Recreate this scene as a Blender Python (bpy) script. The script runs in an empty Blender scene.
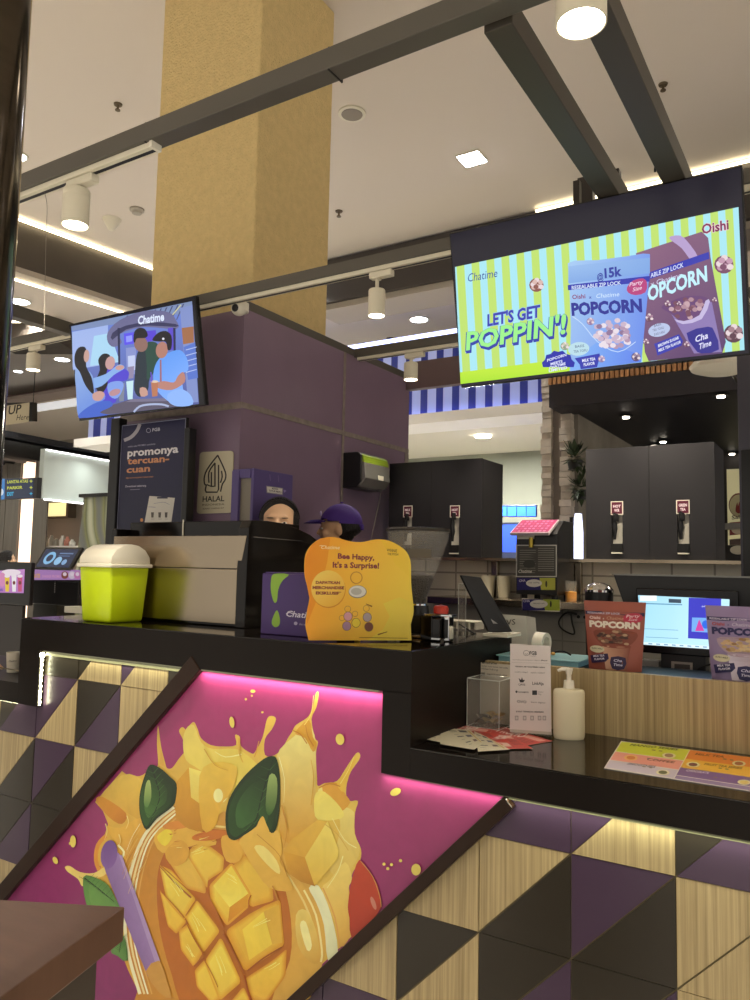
import bpy, bmesh, math, random
from mathutils import Vector, Matrix
random.seed(7)
S = bpy.context.scene
COL = S.collection
PI = math.pi

# ------------------------------------------------------------------ camera model (used to measure real positions on real planes)
F = 775.0; CAMH = 1.45
_y, _p, _r = math.radians(32.0), math.radians(5.0), math.radians(1.2)
FW = Vector((-math.sin(_y)*math.cos(_p), math.cos(_y)*math.cos(_p), math.sin(_p)))
_rt = Vector((math.cos(_y), math.sin(_y), 0)); _up = _rt.cross(FW)
RT = math.cos(_r)*_rt + math.sin(_r)*_up
UP = -math.sin(_r)*_rt + math.cos(_r)*_up
EYE = Vector((0, 0, CAMH))
def ray(px, py): return RT*((px-375)/F) - UP*((py-500)/F) + FW
def at(px, py, ax, v):
    d = ray(px, py); i = 'xyz'.index(ax)
    return EYE + d*((v-EYE[i])/d[i])
def depth(p): return (Vector(p)-EYE).dot(FW)

cam_d = bpy.data.cameras.new('camera'); cam = bpy.data.objects.new('camera', cam_d); COL.objects.link(cam)
cam_d.sensor_fit = 'VERTICAL'; cam_d.sensor_height = 36; cam_d.sensor_width = 27; cam_d.lens = F/1000*36
m = Matrix((RT, UP, -FW)).transposed().to_4x4(); m.translation = EYE; cam.matrix_world = m
cam_d.clip_start = .02; cam_d.clip_end = 200
S.camera = cam
S.view_settings.view_transform = 'Standard'; S.view_settings.look = 'None'; S.view_settings.gamma = 1
S.view_settings.use_curve_mapping = False

# ------------------------------------------------------------------ colours and materials
def lin(c):
    c = c/255.0
    return c/12.92 if c <= .04045 else ((c+.055)/1.055)**2.4
def C(h):
    if isinstance(h, str):
        h = h.lstrip('#'); h = tuple(int(h[i:i+2], 16) for i in (0, 2, 4))
    return (lin(h[0]), lin(h[1]), lin(h[2]), 1)
MATS = {}
def mat(name, col='#808080', rough=.5, metal=0, emit=0, noise=0, nscale=20, bump=0, bscale=60, coat=0, trans=0, ior=1.45, alpha=1, ecol=None, spec=.5, stretch=None):
    if name in MATS: return MATS[name]
    m = bpy.data.materials.new(name); m.use_nodes = True; MATS[name] = m
    nt = m.node_tree; b = nt.nodes['Principled BSDF']
    b.inputs['Base Color'].default_value = C(col); b.inputs['Roughness'].default_value = rough
    b.inputs['Metallic'].default_value = metal; b.inputs['IOR'].default_value = ior
    b.inputs['Coat Weight'].default_value = coat; b.inputs['Transmission Weight'].default_value = trans
    b.inputs['Alpha'].default_value = alpha; b.inputs['Specular IOR Level'].default_value = spec
    b.inputs['Coat Roughness'].default_value = .04
    if emit:
        b.inputs['Emission Color'].default_value = C(ecol or col); b.inputs['Emission Strength'].default_value = emit
    co = nt.nodes.new('ShaderNodeTexCoord'); mp = nt.nodes.new('ShaderNodeMapping')
    nt.links.new(co.outputs['Object'], mp.inputs['Vector'])
    if stretch: mp.inputs['Scale'].default_value = stretch
    if noise:
        n = nt.nodes.new('ShaderNodeTexNoise'); n.inputs['Scale'].default_value = nscale; n.inputs['Detail'].default_value = 4
        nt.links.new(mp.outputs[0], n.inputs['Vector'])
        r = nt.nodes.new('ShaderNodeMapRange'); r.inputs['From Min'].default_value = .3; r.inputs['From Max'].default_value = .7
        r.inputs['To Min'].default_value = 1-noise; r.inputs['To Max'].default_value = 1+noise*.6
        nt.links.new(n.outputs['Fac'], r.inputs['Value'])
        x = nt.nodes.new('ShaderNodeVectorMath'); x.operation = 'SCALE'; x.inputs[0].default_value = C(col)[:3]
        nt.links.new(r.outputs[0], x.inputs['Scale']); nt.links.new(x.outputs[0], b.inputs['Base Color'])
    if bump:
        n = nt.nodes.new('ShaderNodeTexNoise'); n.inputs['Scale'].default_value = bscale; n.inputs['Detail'].default_value = 5
        nt.links.new(mp.outputs[0], n.inputs['Vector'])
        bp = nt.nodes.new('ShaderNodeBump'); bp.inputs['Strength'].default_value = bump; bp.inputs['Distance'].default_value = .01
        nt.links.new(n.outputs['Fac'], bp.inputs['Height']); nt.links.new(bp.outputs[0], b.inputs['Normal'])
    return m
def artmat(name, rough=.4, emit=0, spec=.4, metal=0):
    if name in MATS: return MATS[name]
    m = bpy.data.materials.new(name); m.use_nodes = True; MATS[name] = m
    nt = m.node_tree; b = nt.nodes['Principled BSDF']; a = nt.nodes.new('ShaderNodeAttribute'); a.attribute_name = 'Col'
    b.inputs['Roughness'].default_value = rough; b.inputs['Specular IOR Level'].default_value = spec; b.inputs['Metallic'].default_value = metal
    if emit:
        b.inputs['Base Color'].default_value = (.01, .01, .01, 1)
        nt.links.new(a.outputs['Color'], b.inputs['Emission Color']); b.inputs['Emission Strength'].default_value = emit
    else: nt.links.new(a.outputs['Color'], b.inputs['Base Color'])
    return m
def woodmat(name, c0, c1, c2, rough=.4, axis=(60, 60, 1.2)):
    if name in MATS: return MATS[name]
    m = bpy.data.materials.new(name); m.use_nodes = True; MATS[name] = m
    nt = m.node_tree; b = nt.nodes['Principled BSDF']; b.inputs['Roughness'].default_value = rough
    co = nt.nodes.new('ShaderNodeTexCoord'); mp = nt.nodes.new('ShaderNodeMapping'); mp.inputs['Scale'].default_value = axis
    nt.links.new(co.outputs['Object'], mp.inputs['Vector'])
    n = nt.nodes.new('ShaderNodeTexNoise'); n.inputs['Scale'].default_value = 1; n.inputs['Detail'].default_value = 5; n.inputs['Roughness'].default_value = .65
    nt.links.new(mp.outputs[0], n.inputs['Vector'])
    r = nt.nodes.new('ShaderNodeValToRGB'); e = r.color_ramp.elements
    e[0].position = .34; e[0].color = C(c0); e[1].position = .66; e[1].color = C(c2)
    k = r.color_ramp.elements.new(.5); k.color = C(c1)
    nt.links.new(n.outputs['Fac'], r.inputs['Fac']); nt.links.new(r.outputs[0], b.inputs['Base Color'])
    return m
def tilemat(name, c, mortar, w=.3, h=.15, off=.5, rough=.25, bump=.3, plane='xz', ms=.012):
    if name in MATS: return MATS[name]
    m = bpy.data.materials.new(name); m.use_nodes = True; MATS[name] = m
    nt = m.node_tree; b = nt.nodes['Principled BSDF']; b.inputs['Roughness'].default_value = rough
    co = nt.nodes.new('ShaderNodeTexCoord'); sp = nt.nodes.new('ShaderNodeSeparateXYZ'); cb = nt.nodes.new('ShaderNodeCombineXYZ')
    nt.links.new(co.outputs['Object'], sp.inputs[0])
    nt.links.new(sp.outputs[plane[0].upper()], cb.inputs['X']); nt.links.new(sp.outputs[plane[1].upper()], cb.inputs['Y'])
    t = nt.nodes.new('ShaderNodeTexBrick'); t.offset = off; t.inputs['Scale'].default_value = 1
    t.inputs['Color1'].default_value = C(c); t.inputs['Color2'].default_value = tuple(x*.9 for x in C(c)[:3])+(1,)
    t.inputs['Mortar'].default_value = C(mortar); t.inputs['Mortar Size'].default_value = ms; t.inputs['Brick Width'].default_value = w; t.inputs['Row Height'].default_value = h
    nt.links.new(cb.outputs[0], t.inputs['Vector']); nt.links.new(t.outputs['Color'], b.inputs['Base Color'])
    bp = nt.nodes.new('ShaderNodeBump'); bp.inputs['Strength'].default_value = bump; bp.inputs['Distance'].default_value = .005; bp.invert = True
    nt.links.new(t.outputs['Fac'], bp.inputs['Height']); nt.links.new(bp.outputs[0], b.inputs['Normal'])
    return m

M_black = mat('black_gloss', '#120d0a', .09, spec=.45)
M_bsat = mat('black_lacquer_side', '#150f0b', .38, spec=.18)
M_blk = mat('black_satin', '#141312', .4)
M_plas = mat('black_plastic', '#1b1a1b', .3)
M_steel = mat('stainless_steel', '#aa9b86', .2, 1, noise=.03, nscale=2)
M_chrome = mat('chrome', '#d8d8d8', .08, 1)
M_white = mat('white_plastic', '#e6e0cf', .35)
M_beam = mat('grey_painted_steel', '#5a564f', .45, .2)
M_beamd = mat('dark_painted_steel', '#2b2623', .3, .3)
M_lamp = mat('cream_lamp_housing', '#d9d2bd', .45)
M_glow = mat('lamp_lens', '#ffffff', .5, emit=16, ecol='#fff2dd')
M_cool = mat('cool_lamp_lens', '#ffffff', .5, emit=16, ecol='#f2f5ff')
M_led = mat('led_strip', '#ffffff', .5, emit=7, ecol='#fff0c8')
M_ledg = mat('under_counter_led', '#ffffff', .5, emit=1.1, ecol='#f0f0b8')
M_ledb = mat('bright_led', '#ffffff', .5, emit=20, ecol='#f8f6c8')
M_glass = mat('clear_acrylic', '#cfcabf', .08, alpha=.13)
M_ceil = mat('ceiling_paint', '#d3c8ba', .8)
M_purple = mat('purple_laminate', '#806b80', .36, noise=.06, nscale=3)
M_purp2 = mat('purple_plastic', '#5d5088', .45)
M_skin = mat('skin', '#dcb08a', .55)
M_skin2 = mat('skin_light', '#e2b894', .5)
M_hair = mat('black_hair', '#1a1411', .42, noise=.3, nscale=80, bump=.8, bscale=220, stretch=(1, 1, .15))
M_col = mat('yellow_plaster', '#d9bf86', .85, noise=.07, nscale=22, bump=1, bscale=70)
M_art = artmat('printed_sheet', .35)
M_vinyl = artmat('printed_vinyl', .28)
_nt = M_vinyl.node_tree; _a = [n for n in _nt.nodes if n.type == 'ATTRIBUTE'][0]; _b = _nt.nodes['Principled BSDF']
_tc = _nt.nodes.new('ShaderNodeTexCoord'); _n = _nt.nodes.new('ShaderNodeTexNoise'); _n.inputs['Scale'].default_value = 12; _n.inputs['Detail'].default_value = 6; _n.inputs['Distortion'].default_value = 1.2
_nt.links.new(_tc.outputs['Object'], _n.inputs['Vector']); _r2 = _nt.nodes.new('ShaderNodeMapRange'); _r2.inputs['From Min'].default_value = .3; _r2.inputs['From Max'].default_value = .7; _r2.inputs['To Min'].default_value = .93; _r2.inputs['To Max'].default_value = 1.05
_nt.links.new(_n.outputs['Fac'], _r2.inputs['Value']); _v = _nt.nodes.new('ShaderNodeVectorMath'); _v.operation = 'SCALE'; _nt.links.new(_a.outputs['Color'], _v.inputs[0]); _nt.links.new(_r2.outputs[0], _v.inputs['Scale']); _nt.links.new(_v.outputs[0], _b.inputs['Base Color'])
M_scr = artmat('lit_screen', .15, emit=.86)
M_scr_low = artmat('dim_screen', .2, emit=.7)

# ------------------------------------------------------------------ mesh building
class MB:
    def __init__(s): s.b = bmesh.new()
    def _v(s, pts): return [s.b.verts.new(p) for p in pts]
    def box(s, x0, x1, y0, y1, z0, z1, bev=0):
        t = bmesh.new(); bmesh.ops.create_cube(t, size=1)
        for v in t.verts: v.co = Vector(((x0+x1)/2+v.co.x*(x1-x0), (y0+y1)/2+v.co.y*(y1-y0), (z0+z1)/2+v.co.z*(z1-z0)))
        if bev: bmesh.ops.bevel(t, geom=list(t.edges), offset=bev, segments=2, affect='EDGES', profile=.5)
        return s.add(t)
    def add(s, t, M=None):
        if M is not None: bmesh.ops.transform(t, matrix=M, verts=t.verts)
        me = bpy.data.meshes.new('t'); t.to_mesh(me); t.free(); s.b.from_mesh(me); bpy.data.meshes.remove(me); return s
    def hexa(s, p):   # 8 points: bottom 4 loop, top 4 loop
        v = s._v(p)
        for f in ((3, 2, 1, 0), (4, 5, 6, 7), (0, 1, 5, 4), (1, 2, 6, 5), (2, 3, 7, 6), (3, 0, 4, 7)): s.b.faces.new([v[i] for i in f])
        bmesh.ops.recalc_face_normals(s.b, faces=s.b.faces); return s
    def prism(s, pts, d, bev=0):   # pts: 3-D outline, d: extrusion vector
        t = bmesh.new(); d = Vector(d); a = [t.verts.new(p) for p in pts]; f = t.faces.new(a)
        r = bmesh.ops.extrude_face_region(t, geom=[f]); bmesh.ops.translate(t, vec=d, verts=[g for g in r['geom'] if isinstance(g, bmesh.types.BMVert)])
        bmesh.ops.recalc_face_normals(t, faces=t.faces)
        if bev: bmesh.ops.bevel(t, geom=[e for e in t.edges], offset=bev, segments=2, affect='EDGES', profile=.5)
        return s.add(t)
    def cyl(s, p0, p1, r0, r1=None, n=24, cap=True):
        r1 = r0 if r1 is None else r1; p0 = Vector(p0); p1 = Vector(p1); d = p1-p0
        t = bmesh.new(); bmesh.ops.create_cone(t, cap_ends=cap, segments=n, radius1=r0, radius2=r1, depth=d.length)
        q = d.to_track_quat('Z', 'Y').to_matrix().to_4x4(); return s.add(t, Matrix.Translation((p0+p1)/2) @ q)
    def sph(s, c, r, sc=(1, 1, 1), n=20, M=None):
        t = bmesh.new(); bmesh.ops.create_uvsphere(t, u_segments=n, v_segments=max(8, n*2//3), radius=r)
        X = Matrix.Translation(c) @ (M or Matrix()) @ Matrix.Diagonal((sc[0], sc[1], sc[2], 1)); return s.add(t, X)
    def lathe(s, prof, c=(0, 0, 0), n=32, sc=(1, 1), M=None):
        t = bmesh.new(); rows = []
        for r, z in prof:
            rows.append([t.verts.new((r*math.cos(2*PI*k/n)*sc[0], r*math.sin(2*PI*k/n)*sc[1], z)) for k in range(n)] if r > 1e-6 else [t.verts.new((0, 0, z))])
        for a, b in zip(rows, rows[1:]):
            for k in range(n):
                k2 = (k+1) % n
                if len(a) == 1 and len(b) == 1: continue
                if len(a) == 1: t.faces.new((a[0], b[k2], b[k]))
                elif len(b) == 1: t.faces.new((a[k], a[k2], b[0]))
                else: t.faces.new((a[k], a[k2], b[k2], b[k]))
        bmesh.ops.recalc_face_normals(t, faces=t.faces)
        return s.add(t, Matrix.Translation(c) @ (M or Matrix()))
    def tube(s, pts, r, n=8):
        pts = [Vector(p) for p in pts]; rr = r if isinstance(r, (list, tuple)) else [r]*len(pts); t = bmesh.new(); rows = []
        up = Vector((0, 0, 1)); pv = None
        for i, p in enumerate(pts):
            d = (pts[min(i+1, len(pts)-1)]-pts[max(i-1, 0)]).normalized()
            a = (pv if pv is not None else (up if abs(d.z) < .9 else Vector((1, 0, 0)))); a = (a-d*a.dot(d)).normalized(); pv = a; b = d.cross(a)
            rows.append([t.verts.new(p+(a*math.cos(2*PI*k/n)+b*math.sin(2*PI*k/n))*rr[i]) for k in range(n)])
        for a, b in zip(rows, rows[1:]):
            for k in range(n): t.faces.new((a[k], a[(k+1) % n], b[(k+1) % n], b[k]))
        t.faces.new(rows[0][::-1]); t.faces.new(rows[-1]); bmesh.ops.recalc_face_normals(t, faces=t.faces)
        return s.add(t)
    def build(s, name, material, parent=None, smooth=False, M=None):
        if M is not None: bmesh.ops.transform(s.b, matrix=M, verts=s.b.verts)
        off = ORG.get(parent.name, Vector()) if parent else None
        if parent: bmesh.ops.translate(s.b, vec=-off, verts=s.b.verts)
        me = bpy.data.meshes.new(name); s.b.to_mesh(me); s.b.free()
        o = bpy.data.objects.new(name, me); COL.objects.link(o); me.materials.append(material)
        if smooth:
            for p in me.polygons: p.use_smooth = True
            try: me.set_sharp_from_angle(angle=math.radians(40))
            except Exception: pass
        if parent: o.parent = parent; ORG[o.name] = Vector(off)
        else: ORG[o.name] = Vector()
        return o
ORG = {}
def thing(name, label, cat, loc=(0, 0, 0), group=None, kind=None):
    o = bpy.data.objects.new(name, None); COL.objects.link(o); o.location = loc; o.empty_display_size = .1
    tag(o, label, cat, group, kind); ORG[o.name] = Vector(loc); return o
def tag(o, label=None, cat=None, group=None, kind=None):
    if label: o['label'] = label
    if cat: o['category'] = cat
    if group: o['group'] = group
    if kind: o['kind'] = kind
    return o
def origin_to(o, p):   # parentless mesh: put its origin at p
    p = Vector(p); o.data.transform(Matrix.Translation(-p)); o.location = p; ORG[o.name] = p; return o
def struct(name, mb, material, label=None, smooth=False):
    o = mb.build(name, material, None, smooth); return tag(o, label, None, None, 'structure')
def dup(o, parent=None, delta=Vector()):
    c = o.copy(); COL.objects.link(c)
    if parent: c.parent = parent
    else: c.location = Vector(o.location)+delta
    for ch in list(o.children): dup(ch, c)
    return c

def smoothpts(p, k=4, closed=True):
    n = len(p); out = []
    rng = range(n) if closed else range(n-1)
    for i in rng:
        if closed: a, b, c, d = p[i-1], p[i], p[(i+1) % n], p[(i+2) % n]
        else: a, b, c, d = p[max(i-1, 0)], p[i], p[i+1], p[min(i+2, n-1)]
        for j in range(k):
            t = j/k; t2 = t*t; t3 = t2*t
            out.append(tuple(.5*((2*b[q])+(-a[q]+c[q])*t+(2*a[q]-5*b[q]+4*c[q]-d[q])*t2+(-a[q]+3*b[q]-3*c[q]+d[q])*t3) for q in range(len(b))))
    if not closed: out.append(tuple(p[-1]))
    return out

_TXT = {}
def text_mesh(s, off, shear):
    key = (s, off, shear)
    if key in _TXT: return _TXT[key]
    cu = bpy.data.curves.new('t', 'FONT'); cu.body = s; cu.offset = off; cu.shear = shear; cu.resolution_u = 2; cu.fill_mode = 'BOTH'
    cu.dimensions = '2D'
    o = bpy.data.objects.new('t', cu); COL.objects.link(o); dg = bpy.context.evaluated_depsgraph_get(); dg.update()
    me = o.evaluated_get(dg).to_mesh()
    vs = [v.co.copy() for v in me.vertices]; fs = [tuple(p.vertices) for p in me.polygons]
    bpy.data.objects.remove(o); bpy.data.curves.remove(cu)
    x0 = min(v.x for v in vs) if vs else 0; x1 = max(v.x for v in vs) if vs else 1
    _TXT[key] = ([((v.x-x0)/(x1-x0), v.y/.69) for v in vs], fs); return _TXT[key]

class Art:
    """Flat print on a real plane: o origin, u right, v up (unit vectors), n towards the viewer."""
    def __init__(s, o, u, v, step=.00003):
        s.o = Vector(o); s.u = Vector(u).normalized(); s.v = Vector(v).normalized(); s.n = s.u.cross(s.v).normalized()
        if s.n.dot(EYE-s.o) < 0: s.n = -s.n
        s.b = bmesh.new(); s.cl = s.b.loops.layers.float_color.new('Col'); s.k = 1; s.step = step; s.z0 = (0, 0, 1); s.uv = False
    def z(s, ox=0, oy=0, sc=1): s.z0 = (ox, oy, sc); s.uv = False; return s
    def metric(s): s.uv = True; return s
    def p(s, q):
        if s.uv: return s.o+s.u*q[0]+s.v*q[1]
        px = s.z0[0]+q[0]/s.z0[2]; py = s.z0[1]+q[1]/s.z0[2]; d = ray(px, py)
        return EYE+d*((s.o-EYE).dot(s.n)/d.dot(s.n))
    tint = False
    def tc(s, c):
        r = C(c)
        if s.tint and r[0] > .25 and r[0] > r[1] > r[2] and r[1] > r[0]*.22: r = (r[0]*.90, min(1, r[1]*1.10), min(1, r[2]*1.15+.01), 1)
        return r
    def col(s, q, c, g):
        if not g: return s.tc(c)
        (p0, p1, c1) = g; dx = p1[0]-p0[0]; dy = p1[1]-p0[1]
        t = ((q[0]-p0[0])*dx+(q[1]-p0[1])*dy)/(dx*dx+dy*dy); t = min(1, max(0, t)); a = s.tc(c); b = s.tc(c1)
        return tuple(a[i]*(1-t)+b[i]*t for i in range(4))
    def poly(s, pts, c, g=None, sm=0, bumpk=True):
        if sm: pts = smoothpts(pts, sm)
        off = s.n*(s.step*s.k)
        vs = [s.b.verts.new(s.p(q)+off) for q in pts]
        try: f = s.b.faces.new(vs)
        except ValueError: return s
        f.normal_update()
        if f.normal.dot(s.n) < 0: f.normal_flip()
        idx = {v: q for v, q in zip(vs, pts)}
        for l in f.loops: l[s.cl] = s.col(idx[l.vert], c, g)
        if len(vs) > 4: bmesh.ops.triangulate(s.b, faces=[f], ngon_method='EAR_CLIP')
        if bumpk: s.k += 1
        return s
    def rect(s, x0, y0, x1, y1, c, g=None): return s.poly([(x0, y0), (x1, y0), (x1, y1), (x0, y1)], c, g)
    def ell(s, cx, cy, rx, ry, c, rot=0, g=None, n=20):
        a = math.radians(rot); ca, sa = math.cos(a), math.sin(a)
        return s.poly([(cx+rx*math.cos(t)*ca-ry*math.sin(t)*sa, cy+rx*math.cos(t)*sa+ry*math.sin(t)*ca) for t in [2*PI*i/n for i in range(n)]], c, g)
    def stroke(s, pts, w, c, sm=3):
        if sm and len(pts) > 2: pts = smoothpts(pts, sm, False)
        L = []; R = []
        ww = w if isinstance(w, (list, tuple)) else None
        for i, q in enumerate(pts):
            a = pts[max(i-1, 0)]; b = pts[min(i+1, len(pts)-1)]; dx, dy = b[0]-a[0], b[1]-a[1]; l = math.hypot(dx, dy) or 1
            t = i/max(1, len(pts)-1); h = (ww[0]*(1-t)+ww[1]*t if ww else w)/2
            L.append((q[0]-dy/l*h, q[1]+dx/l*h)); R.append((q[0]+dy/l*h, q[1]-dx/l*h))
        for i in range(len(pts)-1): s.poly([L[i], L[i+1], R[i+1], R[i]], c, bumpk=False)
        s.k += 1; return s
    def text(s, t, A, B, h, c, bold=0, shear=0, outline=0, oc=None):
        if outline: s.text(t, A, B, h, oc, outline, shear)
        pts, fs = text_mesh(t, bold, shear)
        a = s.p(A); b = s.p(B); ux = b-a
        cpt = (A[0], A[1]+(h if s.uv else -h)); up = s.v*((s.p(cpt)-a).dot(s.v))
        off = s.n*(s.step*s.k); vs = [s.b.verts.new(a+ux*x+up*y+off) for x, y in pts]; cc = C(c)
        for f in fs:
            try: ff = s.b.faces.new([vs[i] for i in f])
            except ValueError: continue
            ff.normal_update()
            if ff.normal.dot(s.n) < 0: ff.normal_flip()
            for l in ff.loops: l[s.cl] = cc
        s.k += 1; return s
    def build(s, name, material, parent=None):
        if parent: bmesh.ops.translate(s.b, vec=-ORG.get(parent.name, Vector()), verts=s.b.verts)
        me = bpy.data.meshes.new(name); s.b.to_mesh(me); s.b.free(); o = bpy.data.objects.new(name, me); COL.objects.link(o); me.materials.append(material)
        if parent: o.parent = parent; ORG[o.name] = Vector(ORG.get(parent.name, Vector()))
        else: ORG[o.name] = Vector()
        return o
FL = -.25          # floor level in measuring units (the whole place is brought to real metres at the end)
X = Vector((1, 0, 0)); Y = Vector((0, 1, 0)); Z = Vector((0, 0, 1))
D = 2.068          # front plane of the counter
ZF = 2.85          # top of the overhead steel frame
ZC = 5.18          # mall ceiling
PLAT = -.13         # raised kiosk platform

# ================================================================== THE MALL SHELL
mb = MB(); mb.box(-24, 9, -7, 15, FL-.1, FL)
struct('floor', mb, tilemat('floor_tiles', '#d4cfc6', '#a09888', .8, .8, 0, .22, .1, 'xy', .004))
mb = MB(); mb.box(-24, 9, -7, 15, ZC, ZC+.15)
struct('ceiling', mb, M_ceil)
mb = MB(); mb.box(-2.5, 1.2, 2.66, 4.95, FL, PLAT)
struct('floor_kiosk_platform', mb, tilemat('platform_tiles', '#5c5650', '#39352f', .3, .3, 0, .4, .1, 'xy', .006))

# plastered structural column
mb = MB(); mb.box(-3.74, -2.9, 3.268, 4.0, FL, ZC, .012)
o = struct('column', mb, M_col, 'square yellow plastered column rising from the purple kiosk wall to the ceiling')

# ceiling bulkhead along the depth of the hall, on the left, with two led coves
def slab(name, p, q, z0, z1, w, m, label=None):
    p = Vector(p); q = Vector(q); d = (q-p).normalized(); n = Vector((d.y, -d.x, 0))*w
    mb = MB(); mb.hexa([(p.x, p.y, z0), (q.x, q.y, z0), (q.x+n.x, q.y+n.y, z0), (p.x+n.x, p.y+n.y, z0), (p.x, p.y, z1), (q.x, q.y, z1), (q.x+n.x, q.y+n.y, z1), (p.x+n.x, p.y+n.y, z1)])
    return struct(name, mb, m, label)
M_bulk = mat('dark_bulkhead', '#4a4238', .6, noise=.15, nscale=2)
M_soff = mat('grey_soffit', '#a59b8c', .7)
slab('ceiling_bulkhead', (-8.07, 1.5), (-7.23, 9.0), 4.64, ZC-.001, -.03, M_bulk)
slab('ceiling_soffit', (-8.07, 1.5), (-7.23, 9.0), 4.58, 4.639, -.2, M_soff)
slab('ceiling_bulkhead', (-8.25, 1.5), (-7.41, 9.0), 4.64, ZC-.001, -.02, M_soff)
def led(name, label, a, b, r, m=M_led, group=None):
    mb = MB(); mb.cyl(a, b, r, n=8); o = mb.build(name, m); origin_to(o, a); tag(o, label, 'led strip', group); return o
led('led_strip', 'long warm led line along the top of the dark ceiling bulkhead, upper one at left', (-8.02, 1.6, 5.14), (-7.19, 8.9, 5.15), .014)
led('led_strip', 'warm led line under the dark ceiling bulkhead, running down towards the left television', (-8.27, 1.6, 4.562), (-7.43, 8.9, 4.562), .013)
led('led_strip', 'short level led line at far left behind the grey steel frame', at(-6, 322, 'z', 5.1), at(41, 323, 'z', 5.1), .032)
mb = MB(); a = at(-8, 326, 'z', 5.0); b = at(60, 326, 'z', 5.0)
mb.hexa([a+Vector((0, 0, -.25)), b+Vector((0, 0, -.25)), b+Vector((-.3, .6, -.25)), a+Vector((-.3, .6, -.25)), a+Vector((0, 0, .05)), b+Vector((0, 0, .05)), b+Vector((-.3, .6, .05)), a+Vector((-.3, .6, .05))])
struct('ceiling_bulkhead', mb, M_bulk)
mb = MB(); mb.box(-24, 9, 15, 15.1, FL, ZC); struct('wall_far', mb, mat('far_wall', '#8f867a', .8))
mb = MB(); mb.box(-24.1, -24, 3, 15, FL, ZC); struct('wall_far_left', mb, mat('far_wall', '#8f867a', .8))
# bulkhead across the hall, behind the right television
mb = MB(); mb.box(-5.6, 4.5, 7.4, 7.46, 4.63, ZC-.02); struct('ceiling_bulkhead', mb, mat('far_bulkhead', '#3d3733', .6))
mb = MB(); mb.box(-5.6, 4.5, 7.46, 8.0, 4.56, 4.63); struct('ceiling_soffit', mb, M_soff)
led('led_strip', 'bright warm led line above the right television, along the far bulkhead', (at(536, 211, 'y', 7.36).x, 7.36, 5.14), (3.0, 7.36, 5.15), .014)

# ---- far shops: striped fascia, pale soffit and grey back wall
YS = 9.0
st = Art((-13, YS, 0), X, Z); st.metric()
fa = thing('striped_fascia', 'blue and white striped lit fascia of the far shop beyond the counters', 'fascia', (-7, YS, 3.45))
mb = MB(); x = -8.0
a_ = Art((-13, YS+.015, 0), X, Z); a_.metric()
while x < -2.95:
    a_.rect(x+13, 3.46, x+13+.105, 4.36, '#3846a8'); x += .235
mb.box(-8.1, -2.95, YS+.016, YS+.04, 3.44, 4.4); mb.build('fascia_board', mat('fascia_board', '#b9c2ea', .5, emit=.18, ecol='#9fb0ff'), fa)
a_.build('stripes', M_art, fa)
mb = MB(); mb.box(-8.1, -2.95, YS-.35, YS+.3, 3.31, 3.44); mb.build('ledge', mat('ledge_white', '#f2efe8', .6), fa)
mb = MB(); mb.cyl((-8.0, YS-.03, 3.47), (-3.0, YS-.03, 3.47), .02, n=6); mb.build('light_tube', mat('cool_tube', '#ffffff', emit=3.5, ecol='#a9b8ff'), fa)
mb = MB(); mb.cyl((-8.0, YS+.1, 4.62), (-3.0, YS+.1, 4.62), .03, n=6); mb.build('light_tube', mat('cool_tube', '#ffffff', emit=5), fa)
q0 = at(73.5, 447, 'y', 7.5); q1 = at(88, 437, 'y', 7.85)
fb = thing('striped_fascia', 'short piece of blue and white striped fascia between left television and dark canopy', 'fascia', (q0.x+1, 7.85, 3.45))
mb = MB(); mb.box(q0.x, q0.x+2.6, 7.5, 8.1, q0.z, q0.z+.12); mb.build('ledge', mat('ledge_white', '#f2efe8'), fb)
mb = MB(); mb.box(q1.x, q0.x+2.6, 7.85, 7.9, q0.z+.12, q0.z+.8); mb.build('fascia_board', mat('fascia_board', '#b9c2ea'), fb)
a_ = Art((q1.x, 7.848, 0), X, Z); a_.metric(); x = .12
while x < 2: a_.rect(x, q0.z+.125, x+.17, q0.z+.8, '#3846a8'); x += .31
a_.build('stripes', M_art, fb)
mb = MB(); mb.box(-6.5, -2.9, YS+.3, 12, 3.31, 3.4); struct('ceiling_far_shop', mb, mat('far_shop_ceiling', '#d9d3c0', .7))
t = thing('shop_downlight', 'lit downlight in the cream ceiling of the far shop below the striped fascia', 'downlight', at(483, 436, 'z', 3.3))
mb = MB(); q = at(483, 436, 'z', 3.3); mb.cyl((q.x, q.y, 3.285), (q.x, q.y, 3.309), .11); mb.build('lens', mat('lamp_lens', '#fff'), t)
ld = bpy.data.lights.new('shop', 'AREA'); ld.shape = 'DISK'; ld.size = .6; ld.energy = 160; ld.color = (1, .97, .9); lo = bpy.data.objects.new('shop', ld); COL.objects.link(lo); lo.parent = t; lo.location = (0, 0, -.05)
mb = MB(); mb.box(-7.6, -2.9, 11.4, 11.5, 2.2, 3.31); struct('wall_far_shop', mb, mat('grey_green_wall', '#8f9284', .7, noise=.1, nscale=1))
mb = MB(); mb.box(-7.6, -2.9, 11.38, 11.6, FL, 2.2); struct('wall_far_shop', mb, mat('far_dark', '#2a3250', .5))
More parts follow.
